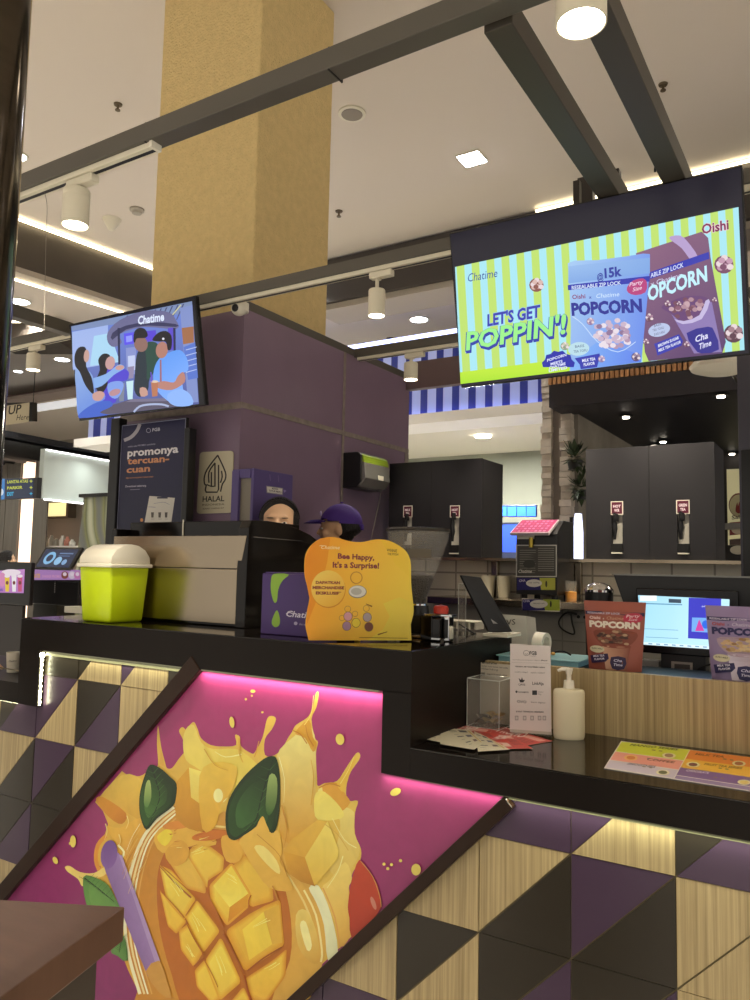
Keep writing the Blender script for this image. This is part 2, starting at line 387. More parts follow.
# blue lit screens in the far shop
for i in range(4):
    p = at(503.5+i*9.6, 511, 'y', 10.4)
    t = MB(); t.box(p.x-.075, p.x+.075, 10.36, 10.4, p.z-.085, p.z+.085, .01)
    o = t.build('menu_screen', mat('blue_screen_frame', '#12204a', .4), None); origin_to(o, (p.x, 10.36, p.z))
    tag(o, ['blue lit menu screen in the far shop, first from the left', 'blue lit menu screen in the far shop, second from the left', 'blue lit menu screen in the far shop, third from the left', 'blue lit menu screen in the far shop, nearest the stone pillar'][i], 'screen', 'blue menu screens in the far shop')
    t = MB(); t.box(p.x-.066, p.x+.066, 10.352, 10.358, p.z-.075, p.z+.06); t.build('display', mat('blue_display', '#2f62ff', .3, emit=1.6), o)
mb = MB(); p = at(496, 552, 'y', 10.4); q = at(545, 524, 'y', 10.4); mb.box(p.x, q.x, 10.4, 10.5, p.z, q.z)
o = mb.build('shop_window_display', mat('blue_glow_panel', '#2a48b8', .4, emit=.5)); origin_to(o, (p.x, 10.4, p.z)); tag(o, 'blue lit counter front in the far shop below its menu screens', 'panel')

# ---- stone faced pillar and the dark shop on the right
YP = 6.6
def xat(px, y, py=450): return at(px, py, 'y', y).x
M_stone = tilemat('stone_slips', '#b9ada0', '#8e8478', .12, .055, .5, .9, 1.0, 'xz', .01)
x0, x1, x2, x3 = xat(543.5, YP), xat(552, YP), xat(562, YP), xat(572, YP)
pl = thing('stone_pillar', 'tall grey pillar with two rough light stone edges beside the striped fascia', 'pillar', ((x0+x3)/2, YP, FL))
for (u, v) in ((x0, x1), (x2, x3)):
    mb = MB(); z = FL; k = 0
    while z < 3.95:
        h = random.uniform(.05, .075); j = random.uniform(0, .03)
        mb.box(u-j*.4, v+j*.3, YP-.02-j, YP+.25, z, min(3.95, z+h-.004)); z += h; k += 1
    mb.build('stone_edge', mat('stone_edge', '#c0b5a8', .9, noise=.2, nscale=9, bump=.6, bscale=30), pl)
mb = MB(); mb.box(x1, x2, YP+.02, YP+.3, FL, 3.95); mb.build('pillar_core', mat('grey_plaster', '#857c76', .8), pl)
# concrete side wall of the dark shop going back
mb = MB(); mb.box(x3-.02, x3+.04, YP+.05, 9.5, FL, 3.28); struct('wall_shop_side', mb, mat('concrete', '#8d857a', .85, noise=.2, nscale=4, bump=.3, bscale=20))
# fascia with timber slats, dark ceiling
zb0 = at(570, 404, 'y', YP-.3).z; zb1 = at(570, 384, 'y', YP-.3).z
mb = MB(); mb.box(x2, 3.2, YP-.3, 9.8, zb0-.02, zb0+.1); struct('ceiling_dark_shop', mb, mat('dark_shop_ceiling', '#1d1b22', .5))
mb = MB(); mb.box(x2, 3.2, YP-.34, YP-.28, zb0-.02, zb1); struct('wall_dark_fascia', mb, mat('dark_fascia', '#26232b', .5))
sl = thing('timber_slat_band', 'band of orange timber slats above the dark shop fascia', 'slats', ((x2+3.2)/2, YP-.32, zb1))
mb = MB(); x = x2
while x < 3.2: mb.box(x, x+.028, YP-.36, YP-.31, zb1, zb1+.36); x += .04
mb.build('slats', woodmat('orange_timber', '#8a5c38', '#b58254', '#d29d68'), sl)
mb = MB(); mb.box(x2, 3.2, YP-.31, YP-.29, zb1, zb1+.36); mb.build('backing', mat('slat_backing', '#33241a', .7), sl)
mb = MB(); mb.box(-3.2, 3.2, 9.6, 9.75, FL, 3.4); struct('wall_dark_shop_back', mb, mat('dark_back_wall', '#2b2727', .6))
# wall poster with a red emblem
PY = 9.45
p0 = at(728, 545, 'y', PY); p1 = at(756, 468, 'y', PY)
po = thing('wall_poster', 'tall cream poster with a red flame emblem at the right end of the dark shop', 'poster', (p0.x, PY, p0.z))
mb = MB(); mb.box(p0.x, p1.x+.5, PY, PY+.03, p0.z, p1.z); mb.build('poster_panel', mat('cream_print', '#d9cf9f', .5, emit=.25), po)
a_ = Art((0, PY-.002, 0), X, Z).z(670, 330, 4)
a_.ell(275, 700, 40, 48, '#8a4a3c'); a_.ell(275, 702, 37, 44, '#d9cf9f')
a_.poly([(262, 725), (265, 700), (270, 690), (272, 705), (278, 685), (282, 705), (288, 692), (290, 712), (286, 728), (275, 734)], '#8e2b22', sm=2)
a_.text('Salo', (247, 758), (296, 752), 15, '#4b3a2c', .02)
a_.poly([(238, 770), (300, 765), (300, 815), (238, 822)], '#8e3b39'); a_.ell(272, 800, 26, 16, '#d9c9b0'); a_.poly([(238, 838), (300, 832), (300, 860), (238, 860)], '#5d4a40'); a_.ell(272, 880, 32, 18, '#d9d0b8')
a_.build('print', M_art, po)
mb = MB(); q = at(722, 540, 'y', 9.3); mb.box(q.x-.3, q.x+.5, 9.2, 9.44, q.z+.12, q.z+.18); o = mb.build('wall_shelf', mat('grey_shelf', '#8b8680', .5)); origin_to(o, (q.x, 9.3, q.z+.12)); tag(o, 'narrow grey shelf in front of the cream poster', 'shelf')
# dome shaped pendant above the dark shop front
q = at(722, 366, 'y', 5.4)
t = thing('pendant_lamp', 'pale dome shaped pendant lamp partly behind the right television', 'lamp', q)
mb = MB(); mb.lathe([(.0, .1), (.08, .09), (.16, .05), (.2, 0), (.19, -.02), (.12, -.045), (0, -.05)], q, 32); mb.build('lamp_shade', M_white, t, True)
mb = MB(); mb.cyl(q+Vector((0, 0, .06)), (q.x, YP-.35, q.z+.06), .012, n=8); mb.build('bracket', M_blk, t)

# ---- left: pale lit shop, slatted dark ceiling, timber wall, digital signs
def wallq(name, pa, pb, z0, z1, m, th=.15, label=None): return slab(name, (pa.x, pa.y), (pb.x, pb.y), z0, z1, -th, m, label)
a = at(-20, 381, 'y', 10.3); b = at(120, 381, 'y', 10.3)
mb = MB(); mb.box(a.x-2, b.x+2, 10.3, 10.5, at(40, 399, 'y', 10.3).z, a.z+.1); struct('wall_brown_band', mb, mat('brown_fascia', '#6b4c46', .6))
mb = MB(); mb.box(a.x-2, b.x+2, 9.85, 10.3, at(40, 399, 'y', 10.3).z-.06, at(40, 399, 'y', 10.3).z); struct('ceiling_beige_soffit', mb, mat('beige_soffit', '#a08f83', .6))
mb = MB(); zt = at(40, 405, 'y', 9.8).z; mb.box(a.x-2, b.x+2, 9.8, 9.86, zt-.12, zt+.03); struct('trim_white_edge', mb, mat('white_edge', '#ffffff', .5, emit=.35))
# slatted ceiling of the left shop
W1 = at(45, 448, 'z', 3.25); W2 = at(120, 461.5, 'z', 3.25); zlow_ = at(45, 498, 'y', W1.y).z
t = thing('slatted_canopy', 'black slatted canopy over the grey timber wall at far left', 'canopy', (-12, 8.6, 3.0))
yn_ = at(70, 414, 'z', 3.25).y; dxy = (W2-W1)/(W2.y-W1.y)
for i in range(22):
    a_ = W1+dxy*(yn_-W1.y)+Vector((-.12-i*.30, 0, .03)); b_ = W2+dxy*1.0+Vector((-.12-i*.30, 0, .03)); mb = MB(); mb.tube([a_, b_], .045, 4); mb.build('slat', M_plas, t)
a_ = W1+dxy*(yn_-W1.y); b_ = W2+dxy*1.0
mb = MB(); mb.hexa([a_+Vector((-7, 0, .07)), a_+Vector((0, 0, .07)), b_+Vector((0, 0, .07)), b_+Vector((-7, 0, .07)), a_+Vector((-7, 0, .16)), a_+Vector((0, 0, .16)), b_+Vector((0, 0, .16)), b_+Vector((-7, 0, .16))]); mb.build('canopy_back', mat('canopy_black', '#1b1c20', .6), t)
# grey timber wall with glowing slot
YT = 8.6
wl = mat('grey_timber', '#6f675d', .6, noise=.15, nscale=3, stretch=(12, 12, .5))
mb = MB(); xr = xat(47, YT, 520)
for i in range(7):
    xa = xr-(i+1)*.42; xb = xr-i*.42-.02
    if i == 1: continue
    mb.box(xa, xb, YT, YT+.03, FL, 3.3)
struct('wall_timber_left', mb, wl)
mb = MB(); mb.box(xr-.84, xr-.44, YT+.035, YT+.05, FL, 3.3); o = struct('wall_light_slot', mb, mat('peach_light_slot', '#ffe6cf', .5, emit=1.3, ecol='#ffdcc0'))
slab('wall_pale_left', (W1.x, W1.y), (W2.x+dxy.x, W2.y+1), zlow_, 3.24, -.1, mat('pale_wall', '#c2cbc6', .5, noise=.05, nscale=1))
led('led_strip', 'soft white led line running across the pale wall right of the grey timber wall', W1+Vector((.04, 0, -.03)), W2+Vector((.04, 0, -.03)), .014, mat('soft_led', '#ffffff', emit=2.2))
led('led_strip', 'soft white led line at the foot of the pale wall above a lit shelf niche', Vector((W1.x+.05, W1.y, zlow_-.02)), Vector((W1.x+.05+dxy.x*2.5, W1.y+2.5, zlow_-.02)), .014, mat('soft_led', '#ffffff'))
for (lx_, ly_, lz_, e_) in ((W1.x+1.2, (W1.y+W2.y)/2, 3.15, 16), (W1.x+.8, W1.y+.5, 1.9, 8), (-13.5, 7.4, 3.1, 20)):  # area lights without a fitting, added to brighten the left shop
    ld = bpy.data.lights.new('shop', 'AREA'); ld.shape = 'RECTANGLE'; ld.size = 2.2; ld.size_y = .1; ld.energy = e_; ld.color = (.95, 1, .95); lo = bpy.data.objects.new('added_shop_light', ld); COL.objects.link(lo); lo.location = (lx_, ly_, lz_)
slab('wall_lower_left', (W1.x, W1.y), (W2.x+dxy.x, W2.y+1), FL, zlow_-.03, -.1, mat('taupe_wall', '#8d857b', .6)) if 0 else None
mb = MB(); mb.box(xat(36, YT+.8), xr+4.2, YT+.8, YT+.86, FL, at(60, 501, 'y', YT+.8).z); struct('wall_lower_left', mb, mat('taupe_wall', '#8d857b', .6))
p0 = at(44, 517, 'y', YT+.7); p1 = at(71, 502, 'y', YT+.7)
t = thing('lit_niche', 'yellow lit display niche in the taupe wall at far left', 'niche', (p0.x, YT+.7, p0.z))
mb = MB(); mb.box(p0.x, p1.x, YT+.72, YT+.78, p0.z, p1.z); mb.build('lit_back', mat('niche_glow', '#e9dca0', .5, emit=.9), t)
mb = MB(); mb.box(p1.x, p1.x+.06, YT+.6, YT+.78, p0.z, p1.z); mb.box(p0.x, p1.x+.06, YT+.6, YT+.78, p0.z-.03, p0.z); mb.build('niche_frame', mat('niche_frame', '#5a4c3c', .5), t)
# goods on a shelf below the niche
p0 = at(40, 546, 'y', YT+.3)
mb = MB(); mb.box(p0.x-.1, p0.x+2.0, YT+.1, YT+.5, p0.z-.03, p0.z); o = mb.build('display_shelf', mat('white_shelf', '#cfc9bd', .5)); origin_to(o, p0); tag(o, 'white display shelf below the lit niche at far left', 'shelf')
for i, (px, c, hh) in enumerate(((46, '#d9d6cc', .16), (51, '#e8e4d8', .2), (56, '#c9c4b8', .14), (62, '#f0ece2', .19), (67, '#d08a78', .17), (72, '#efe9dd', .12))):
    p = at(px, 546, 'y', YT+.3); mb = MB(); mb.lathe([(0, 0), (.05, 0), (.055, .02), (.055, hh*.6), (.03, hh*.78), (.022, hh), (0, hh)], (p.x, YT+.3, p0.z), 14)
    o = mb.build('jar', mat('jar_'+c[1:], c, .4), None, True); origin_to(o, (p.x, YT+.3, p0.z))
    tag(o, ['grey white jar leftmost on the white display shelf', 'tall white jar second on the white display shelf', 'short grey jar third on the white display shelf', 'tall pale jar fourth on the white display shelf', 'salmon pink jar on the white display shelf', 'short cream jar rightmost on the white display shelf'][i], 'jar', 'jars on the white display shelf')
# digital direction sign
sg = at(18, 502, 'y', 5.4)
ds = thing('digital_sign', 'hanging digital direction sign with yellow and blue lines at far left', 'sign', (at(38, 500, 'y', 5.4).x, 5.4, sg.z))
pA = at(-14, 497, 'y', 5.4); z0_ = at(20, 499, 'y', 5.4).z; z1_ = at(20, 478.5, 'y', 5.4).z; xe = xat(37, 5.4, 490)
mb = MB(); mb.box(pA.x, xe, 5.4, 5.46, z0_, z1_, .006); mb.build('housing', M_plas, ds)
a_ = Art((0, 5.398, 0), X, Z).z(0, 380, 6.25)
a_.poly([(-60, 618), (210, 614), (208, 738), (-60, 745)], '#1d2c46'); a_.poly([(-60, 618), (30, 617), (28, 746), (-60, 750)], '#3f86c8'); a_.ell(8, 700, 14, 22, '#dbe9f4')
a_.text('LANTAI ATAS', (45, 646), (175, 640), 18, '#d9e04a', .02); a_.text('PARKIR', (44, 684), (140, 679), 17, '#d9e04a', .02); a_.text('EXIT', (44, 724), (85, 722), 22, '#35b7e8', .03)
for yy, c in ((632, '#d9e04a'), (672, '#d9e04a'), (710, '#35b7e8')): a_.stroke([(185, yy), (203, yy)], 4, c, 0).stroke([(194, yy-9), (194, yy+9)], 4, c, 0)
a_.build('display', M_scr_low, ds)
mb = MB(); zm_ = (z0_+z1_)/2; mb.cyl((pA.x+.1, 5.43, z1_-.01), (pA.x+.1, 5.43, ZC), .012, n=8); mb.build('hanger', M_blk, ds)
# pick up sign: thick slanted light box
YK = 3.3
k = thing('pickup_sign', 'hanging black framed pick up sign, cut by the left edge', 'sign', (at(30, 420, 'y', YK).x, YK, 2.1))
P4 = [at(-40, 432, 'y', YK-.2), at(32, 421, 'y', YK), at(32, 402, 'y', YK), at(-40, 413, 'y', YK-.2)]
P4[0].z = P4[1].z; P4[3].z = P4[2].z
mb = MB(); mb.prism(P4, (.012, .035, 0), .003); mb.build('housing', M_plas, k)
nn = (P4[1]-P4[0]); a_ = Art(P4[0]+Vector((.004, -.003, 0)), nn, Z).z(0, 380, 6.25)
a_.poly([(-200, 196), (185, 140), (180, 262), (-200, 312)], '#b9ae93'); a_.text('PICK UP', (-110, 243), (133, 203), 52, '#26221e', .02, .1)
a_.text('Here', (102, 252), (178, 246), 34, '#37322c', .0, .2)
a_.build('lettering', artmat('sign_print', .35, 0), k)
mb = MB(); mb.cyl(P4[2]+Vector((-.03, .03, 0)), (P4[2].x-.03, P4[2].y+.03, ZF-.05), .003, n=6); mb.build('wire', M_blk, k)
# ================================================================== KIOSK FRAME
BW = .055
YB = (1.602, 2.836, 4.06)
XL, XR = -6.2, 3.0
def beam(name, label, a, b, m=M_beam, w=BW, g='overhead steel beams'):
    a = Vector(a); b = Vector(b); mb = MB()
    mb.box(min(a.x, b.x)-(w/2 if a.x == b.x else 0), max(a.x, b.x)+(w/2 if a.x == b.x else 0), min(a.y, b.y)-(w/2 if a.y == b.y else 0), max(a.y, b.y)+(w/2 if a.y == b.y else 0), a.z-w, a.z, .003)
    o = mb.build(name, m); origin_to(o, (a+b)/2); tag(o, label, 'beam', g); return o
beam('steel_beam', 'long grey overhead steel beam nearest the viewer, crossing in front of the yellow column', (XL, YB[0]+BW/2, ZF), (XR, YB[0]+BW/2, ZF), w=.062)
beam('steel_beam', 'long grey overhead steel beam above both televisions and the purple wall', (XL, YB[1]+BW/2, ZF), (XR, YB[1]+BW/2, ZF))
beam('steel_beam', 'short grey overhead steel beam running right from the far part of the purple wall', (-2.72, YB[2]+BW/2, ZF), (XR, YB[2]+BW/2, ZF))
for xx, lab in ((-.715, 'dark cross beam above the right television, the left one of two'), (-.495, 'dark cross beam above the right television, passing beside the large near spotlight')):
    beam('cross_beam', lab, (xx, YB[0]+.065, ZF-.001), (xx, YB[1]-.002, ZF-.001), mat('grey_brown_steel', '#454038', .5, .2), .075)
beam('cross_beam', 'grey cross beam at far left running back to the long beam beside the left television', (-3.92, YB[0]+.065, ZF-.002), (-3.92, YB[1]-.002, ZF-.002), w=.07)
beam('cross_beam', 'grey beam capping the side of the purple wall', (-2.78, YB[1]+BW+.19, ZF+.02), (-2.78, 4.84, ZF+.02), w=.05)
# joint collars on the near beam
for px, yy, lab in ((146, 122, 'thin dark joint band on the near steel beam, left of the column'), (329, 50, 'thin dark joint band on the near steel beam, at the right edge of the column')):
    p = at(px, yy, 'y', YB[0]); mb = MB(); mb.box(p.x-.002, p.x+.002, YB[0]-.002, YB[0]+.066, ZF-.0645, ZF+.001)
    o = mb.build('joint_band', M_blk); origin_to(o, (p.x, YB[0], ZF)); tag(o, lab, 'joint band')
# tracks
def track(label, Yb, xa, xb, w):
    mb = MB(); z = ZF-w; t = thing('lighting_track', label, 'track', ((xa+xb)/2, Yb, z))
    mb.box(xa, xb, Yb-.005+.012, Yb+.034+.012, z-.02, z, .002); mb.build('rail', M_lamp, t)
    mb = MB(); mb.box(xa, xb, Yb+.022, Yb+.036, z-.0205, z-.016); mb.build('slot', M_blk, t)
    mb = MB(); mb.box(xb, xb+.012, Yb+.004, Yb+.046, z-.021, z); mb.build('end_cap', M_white, t)
xa = at(148, 143, 'y', YB[0]).x
track('white lighting track under the near steel beam, left of the yellow column', YB[0], XL, xa, .062)
track('white lighting track under the long beam above the televisions', YB[1], XL, XR, BW)
track('white lighting track under the short beam behind the right television', YB[2], -2.70, XR, BW)
# spotlights on the tracks
def spot(label, px, yt, yb, wpx, Yb, w, energy, near=False, tilt=0, ty=0):
    ztr = ZF-w-.02
    yc = Yb+.03
    p = at(px, yt+3, 'y', yc); q = at(px, yb, 'y', yc); r = wpx/2*depth(p)/F
    t = thing('track_spotlight', label, 'spotlight', (p.x, yc, ztr), 'cream track spotlights')
    mb = MB(); mb.box(p.x-r*.9, p.x+r*2.1, yc-.018, yc+.018, ztr-.030, ztr-.001, .004); mb.cyl((p.x, yc, ztr-.034), (p.x, yc, ztr-.028), r*.5); mb.build('track_adapter', M_lamp, t)
    mb = MB(); mb.cyl((p.x, yc, p.z-.004), (p.x, yc, ztr-.026), r*.22); mb.build('stem', M_lamp, t)
    L = p.z-q.z; ax = Vector((math.sin(tilt), ty, -1)).normalized(); top = Vector((p.x, yc, p.z)); bot = top+ax*L
    M = Matrix.Translation(top) @ ax.to_track_quat('Z', 'Y').to_matrix().to_4x4()
    mb = MB(); mb.lathe([(0, 0), (r*.93, 0), (r, .006), (r, L*.22), (r*.97, L*.225), (r*.97, L*.24), (r, L*.245), (r, L), (r*.93, L), (r*.9, L-.012), (0, L-.012)], (0, 0, 0), 32, M=M); mb.build('lamp_housing', M_lamp, t, True)
    mb = MB(); mb.lathe([(0, L-.004), (r*.86, L-.004), (r*.88, L-.010), (0, L-.0105)], (0, 0, 0), 32, M=M); mb.build('lens', M_glow, t, True)
    ld = bpy.data.lights.new('spot', 'SPOT'); ld.energy = energy; ld.spot_size = math.radians(78); ld.spot_blend = .7; ld.color = (1, .9, .72); ld.shadow_soft_size = r*.8
    lo = bpy.data.objects.new('spot', ld); COL.objects.link(lo); lo.parent = t; lo.location = bot+ax*.01-t.location; lo.rotation_euler = (-ax).to_track_quat('Z', 'Y').to_euler()
    return t
spot('cream cylindrical spotlight under the near track, left of the yellow column', 77, 187, 225, 26, YB[0], .062, 75)
spot('largest cream spotlight, cut by the top edge between the two dark cross beams', 581, -20, 24, 50, YB[0]-.25+.25, .062, 30)
spot('cream spotlight hanging just right of the purple wall corner beside the right television', 377, 287, 316, 17, YB[1], BW, 55)
spot('small cream spotlight on the short rear beam left of the right television', 411, 360, 380, 14, YB[2], BW, 18)
spot('cream spotlight on the long beam left of the left television', 34, 351, 370, 13.5, YB[1], BW, 18)

for px, ll in ((515, 'leftmost'), (600, 'middle'), (690, 'rightmost')):  # unseen spotlights added to brighten the tiled back wall
    spot('added cream spotlight on the rear beam hidden behind the right television, %s of three' % ll, px, 345-(px-411)*.14, 365-(px-411)*.14, 14, YB[2], BW, 55, ty=.35)
# purple kiosk wall around the column
XW = -2.755; YW = 3.05; xl = at(118, 470, 'y', YW).x; zw = ZF-.03
mb = MB(); mb.box(xl, XW, YW, YW+.05, FL, zw); mb.box(XW-.05, XW, YW+.05, 4.85, FL, zw); mb.box(xl, xl+.05, YW+.05, 4.85, FL, zw)
struct('wall_purple', mb, M_purple)
M_seam = mat('grey_joint', '#8a7f78', .6, noise=.25, nscale=20)
z1 = at(242, 402, 'x', XW).z; z2 = z1-.035
mb = MB(); mb.box(xl, XW+.004, YW-.004, YW, z2, z1); mb.box(XW, XW+.004, YW, 4.85, z2+.005, z1+.0)
ys = at(343, 430, 'x', XW).y; mb.box(XW+.0005, XW+.0045, ys-.012, ys+.012, PLAT, zw)
mb.box(XW, XW+.004, 4.80, 4.85, PLAT, z2)
struct('trim_1', mb, M_seam)
# purple brown fascia closing the back of the kiosk
mb = MB(); mb.box(XW, 3.0, 4.80, 4.86, at(410, 390, 'y', 4.82).z, ZF+.09); struct('wall_back_fascia', mb, mat('mauve_fascia', '#6d5a5e', .5))

# ================================================================== TELEVISIONS
def tv(name, label, pxTL, pxTR, pxBL, pxBR, Yt, art_fn, extra=0, full=None):
    a = at(*pxTL, 'y', Yt); b = at(*pxTR, 'y', Yt); c = at(*pxBL, 'x', a.x)
    zt = (a.z+b.z)/2; a.z = b.z = zt
    up = (a-c).normalized(); up = Vector((0, up.y, up.z)).normalized(); H = (a-c).length; W = (b-a).length
    n = X.cross(up); n = -n if n.y > 0 else n     # towards the viewer
    t = thing(name, label, 'television', a+X*W/2-up*H)
    o0 = a-up*H
    mb = MB(); mb.prism([o0, o0+X*W, o0+X*W+up*H, o0+up*H], -n*.028, .004); mb.build('bezel', mat('tv_bezel', '#121116', .25), t)
    mb = MB(); mb.prism([o0+X*W*.2+up*H*.15-n*.028, o0+X*W*.8+up*H*.15-n*.028, o0+X*W*.8+up*H*.7-n*.028, o0+X*W*.2+up*H*.7-n*.028], -n*.03, .006); mb.build('rear_housing', M_blk, t)
    g = Art(o0+n*.0006, X, up, .00003); art_fn(g, W, H); g.build('screen', M_scr, t)
    ctr = o0+X*W*.5+up*H*.6-n*.055
    mb = MB(); mb.box(ctr.x-.14, ctr.x+.14, ctr.y-.004, ctr.y+.03, ctr.z-.1, ctr.z+.1, .004); mb.build('mounting_bracket', M_beamd, t)
    mb = MB()
    for s in (-.05, .05): mb.box(ctr.x+s-.012, ctr.x+s+.012, ctr.y, ctr.y+.026, ctr.z-.1, ZF-.056+(0.12 if extra else 0))
    mb.build('hanger_arm', M_beamd, t)
    return t
def stripes_art(g, W, H):
    g.metric()
    g.rect(.006, .006, W-.006, H-.006, '#1c1926')
    g.z()
    tl, tr, br, bl = (455, 267), (738.5, 207), (744.5, 350), (460.5, 384)
    q = lambda u, v: tuple((1-v)*((1-u)*tl[i]+u*tr[i])+v*((1-u)*bl[i]+u*br[i]) for i in (0, 1))
    g.poly([tl, tr, br, bl], '#a9e6f2')
    N = 19
    for i in range(N):
        u0 = (i+.10)/N; u1 = (i+.62)/N
        g.poly([q(u0, 0), q(u1, 0), q(u1+.004, .93 if u0 < .45 else 1), q(u0+.004, .93 if u0 < .45 else 1)], '#bfe070', bumpk=False)
    g.k += 1
    g.poly([q(0, .9), q(.42, .9), q(.42, 1), q(0, 1)], '#bfe83c', (q(0, .9), q(0, 1), '#a9e032'))
    g.z(440, 220, 4.6875)
    g.text('Chatime', (132, 290), (270, 266), 38, '#3b4aa0', .0, .25)
    pc(g, 452, 305, 34, '#d9b7b0', '#8f5a52')
    def glow(s, A, B, h, c, o): g.text(s, A, B, h, c, o, .1)
    glow("LET'S GET", (222, 497), (474, 452), 52, '#8fb8f2', .06); glow("LET'S GET", (222, 497), (474, 452), 52, '#3a3fae', .03)
    for A, B, c, o, dx, dy in (((118, 612), (600, 530), '#8fb4f4', .06, 0, 4), ((118, 612), (600, 530), '#3440a8', .06, 4, 8), ((118, 612), (600, 530), '#3440a8', .055, 0, 0), ((122, 609), (596, 528), '#9df08c', .03, 0, 0)):
        g.text("POPPIN'!", (A[0]+dx, A[1]+dy), (B[0]+dx, B[1]+dy), 80, c, o, .12)
    # milk tea pouch left (blue) and right (brown)
    g.z(560, 200, 3.9474)
    P2 = [(300, 210), (560, 125), (585, 150), (595, 230), (655, 560), (640, 606), (350, 636), (335, 600)]
    g.poly(P2, '#8c6480', ((300, 200), (620, 600), '#5d4470'))
    g.poly([(430, 150), (470, 140), (500, 160), (545, 225), (520, 240), (480, 190)], '#b7a0cf', sm=3)
    g.poly([(355, 285), (587, 205), (590, 232), (356, 312)], '#3b3fb0'); g.text('ABLE ZIP LOCK', (358, 307), (488, 264), 17, '#d8e0ff', .02)
    g.text('x Chatime', (358, 343), (480, 305), 20, '#d5d2f2'); g.text('POPCORN', (322, 408), (582, 318), 56, '#c3f0ff', .035)
    g.poly([(400, 425), (440, 400), (500, 380), (580, 385), (585, 440), (540, 480), (470, 492), (440, 450)], '#6d4a78', sm=3)
    rnd = random.Random(3)
    for i in range(34):
        a = rnd.random()*2*PI; r = rnd.random()**.5; cx = 510+70*r*math.cos(a); cy = 432+42*r*math.sin(a)
        g.ell(cx, cy, 11, 9, rnd.choice(['#b48f9c', '#8f6276', '#c7a5ae', '#7a5062']), n=8)
    g.poly([(440, 450), (485, 490), (560, 470), (590, 400), (600, 405), (640, 600), (530, 606)], '#8e7bb4'); g.poly([(452, 470), (485, 490), (560, 470), (592, 400), (575, 398), (550, 455), (490, 478)], '#c5b9e0', sm=2)
    g.poly([(500, 525), (585, 500), (610, 520), (628, 590), (560, 606), (530, 585)], '#39348f', sm=2); g.text('Cha', (535, 562), (585, 545), 24, '#e5e4ff', .02, .15); g.text('Time', (550, 590), (598, 573), 22, '#e5e4ff', .02, .15)
    g.ell(392, 513, 44, 26, '#b9c6e8', -14); g.text('BASIS', (372, 502), (400, 494), 9, '#4a4066'); g.text('TEA TOFU', (366, 520), (410, 508), 9, '#4a4066'); g.text('SUSU ASLI', (372, 536), (414, 524), 9, '#4a4066')
    g.poly([(372, 568), (470, 530), (486, 556), (480, 575), (385, 614), (380, 590)], '#3b3fb0'); g.text('BROWN SUGAR', (388, 582), (470, 548), 11, '#e8ecff', .03); g.text('MILK TEA FLAVOR', (390, 600), (478, 565), 11, '#e8ecff', .03)
    for cx, cy, r in ((352, 465, 17), (425, 410, 13), (500, 570, 12), (340, 560, 12), (470, 410, 10), (610, 395, 10)): pc(g, cx, cy, r, '#a58098', '#6d4a5e')
    P1 = [(32, 250), (60, 240), (150, 238), (270, 222), (330, 212), (356, 214), (356, 262), (345, 400), (322, 640), (40, 676), (44, 500), (38, 330)]
    g.poly(P1, '#a4c8f0', ((32, 300), (350, 420), '#6d8fe8')); g.poly([(34, 262), (356, 228), (356, 290), (34, 330)], '#9dc1ee', ((34, 240), (60, 330), '#7fa6e2'))
    g.poly([(40, 640), (150, 560), (290, 600), (322, 640), (42, 674)], '#86b8f5', ((40, 560), (320, 640), '#5d7fe8'))
    g.poly([(32, 336), (356, 300), (355, 322), (33, 357)], '#363cae'); g.text('RESEALABLE ZIP LOCK', (48, 354), (242, 334), 14, '#d8e6ff', .02)
    g.text('@', (148, 318), (174, 314), 26, '#34409f', .02); g.text('15k', (178, 308), (246, 298), 36, '#34409f', .04)
    g.poly([(266, 345), (290, 318), (330, 310), (345, 330), (338, 365), (300, 376), (270, 366)], '#b8447e', sm=2); g.text('Party', (275, 342), (330, 330), 15, '#f5d5ea', .01, .2); g.text('Size', (288, 362), (325, 352), 14, '#f5d5ea', .01, .2)
    g.text('Oishi', (50, 392), (102, 388), 17, '#8c3f6e', .02); g.text('x', (116, 390), (126, 389), 12, '#34409f', .02); g.text('Chatime', (145, 388), (236, 380), 17, '#d5ecff', 0, .2)
    g.text('POPCORN', (48, 455), (326, 440), 46, '#2f3594', .05)
    g.stroke([(50, 460), (90, 490), (150, 560), (230, 600), (300, 560)], 3, '#c7defa')
    for i in range(60):
        a = rnd.random()*2*PI; r = rnd.random()**.5; cx = 210+76*r*math.cos(a); cy = 530+56*r*math.sin(a)-(cxo := 0)
        g.ell(cx, cy, 12, 10, rnd.choice(['#c9b2c8', '#b295b0', '#dcc9d6', '#8f7598', '#e8dce6']), n=8)
    pc(g, 122, 480, 15, '#c2a5b8', '#9479a0')
    g.ell(76, 588, 42, 27, '#b9dce8', -6); g.text('BASIS', (62, 584), (98, 580), 10, '#4a5080'); g.text('TEA TOFU', (56, 604), (110, 598), 10, '#4a5080')
    g.poly([(60, 625), (158, 606), (160, 618), (148, 660), (84, 668), (80, 650)], '#363cae'); g.text('MILK TEA', (90, 640), (142, 632), 11, '#e8ecff', .03); g.text('FLAVOR', (96, 656), (140, 649), 11, '#e8ecff', .03)
    pc(g, 166, 628, 14, '#b9a2c4', '#8f7ba8')
    pc(g, 648, 256, 38, '#c59ab0', '#7d4f6a'); pc(g, 686, 528, 38, '#a3808a', '#5f3f4e'); pc(g, 302, 620, 18, '#9a86a0', '#5f4a6a')
    g.text('Oishi', (562, 136), (668, 116), 37, '#f0ccd8', .06); g.text('Oishi', (562, 136), (668, 116), 37, '#80305a', .025)
    g.z(440, 220, 4.6875)
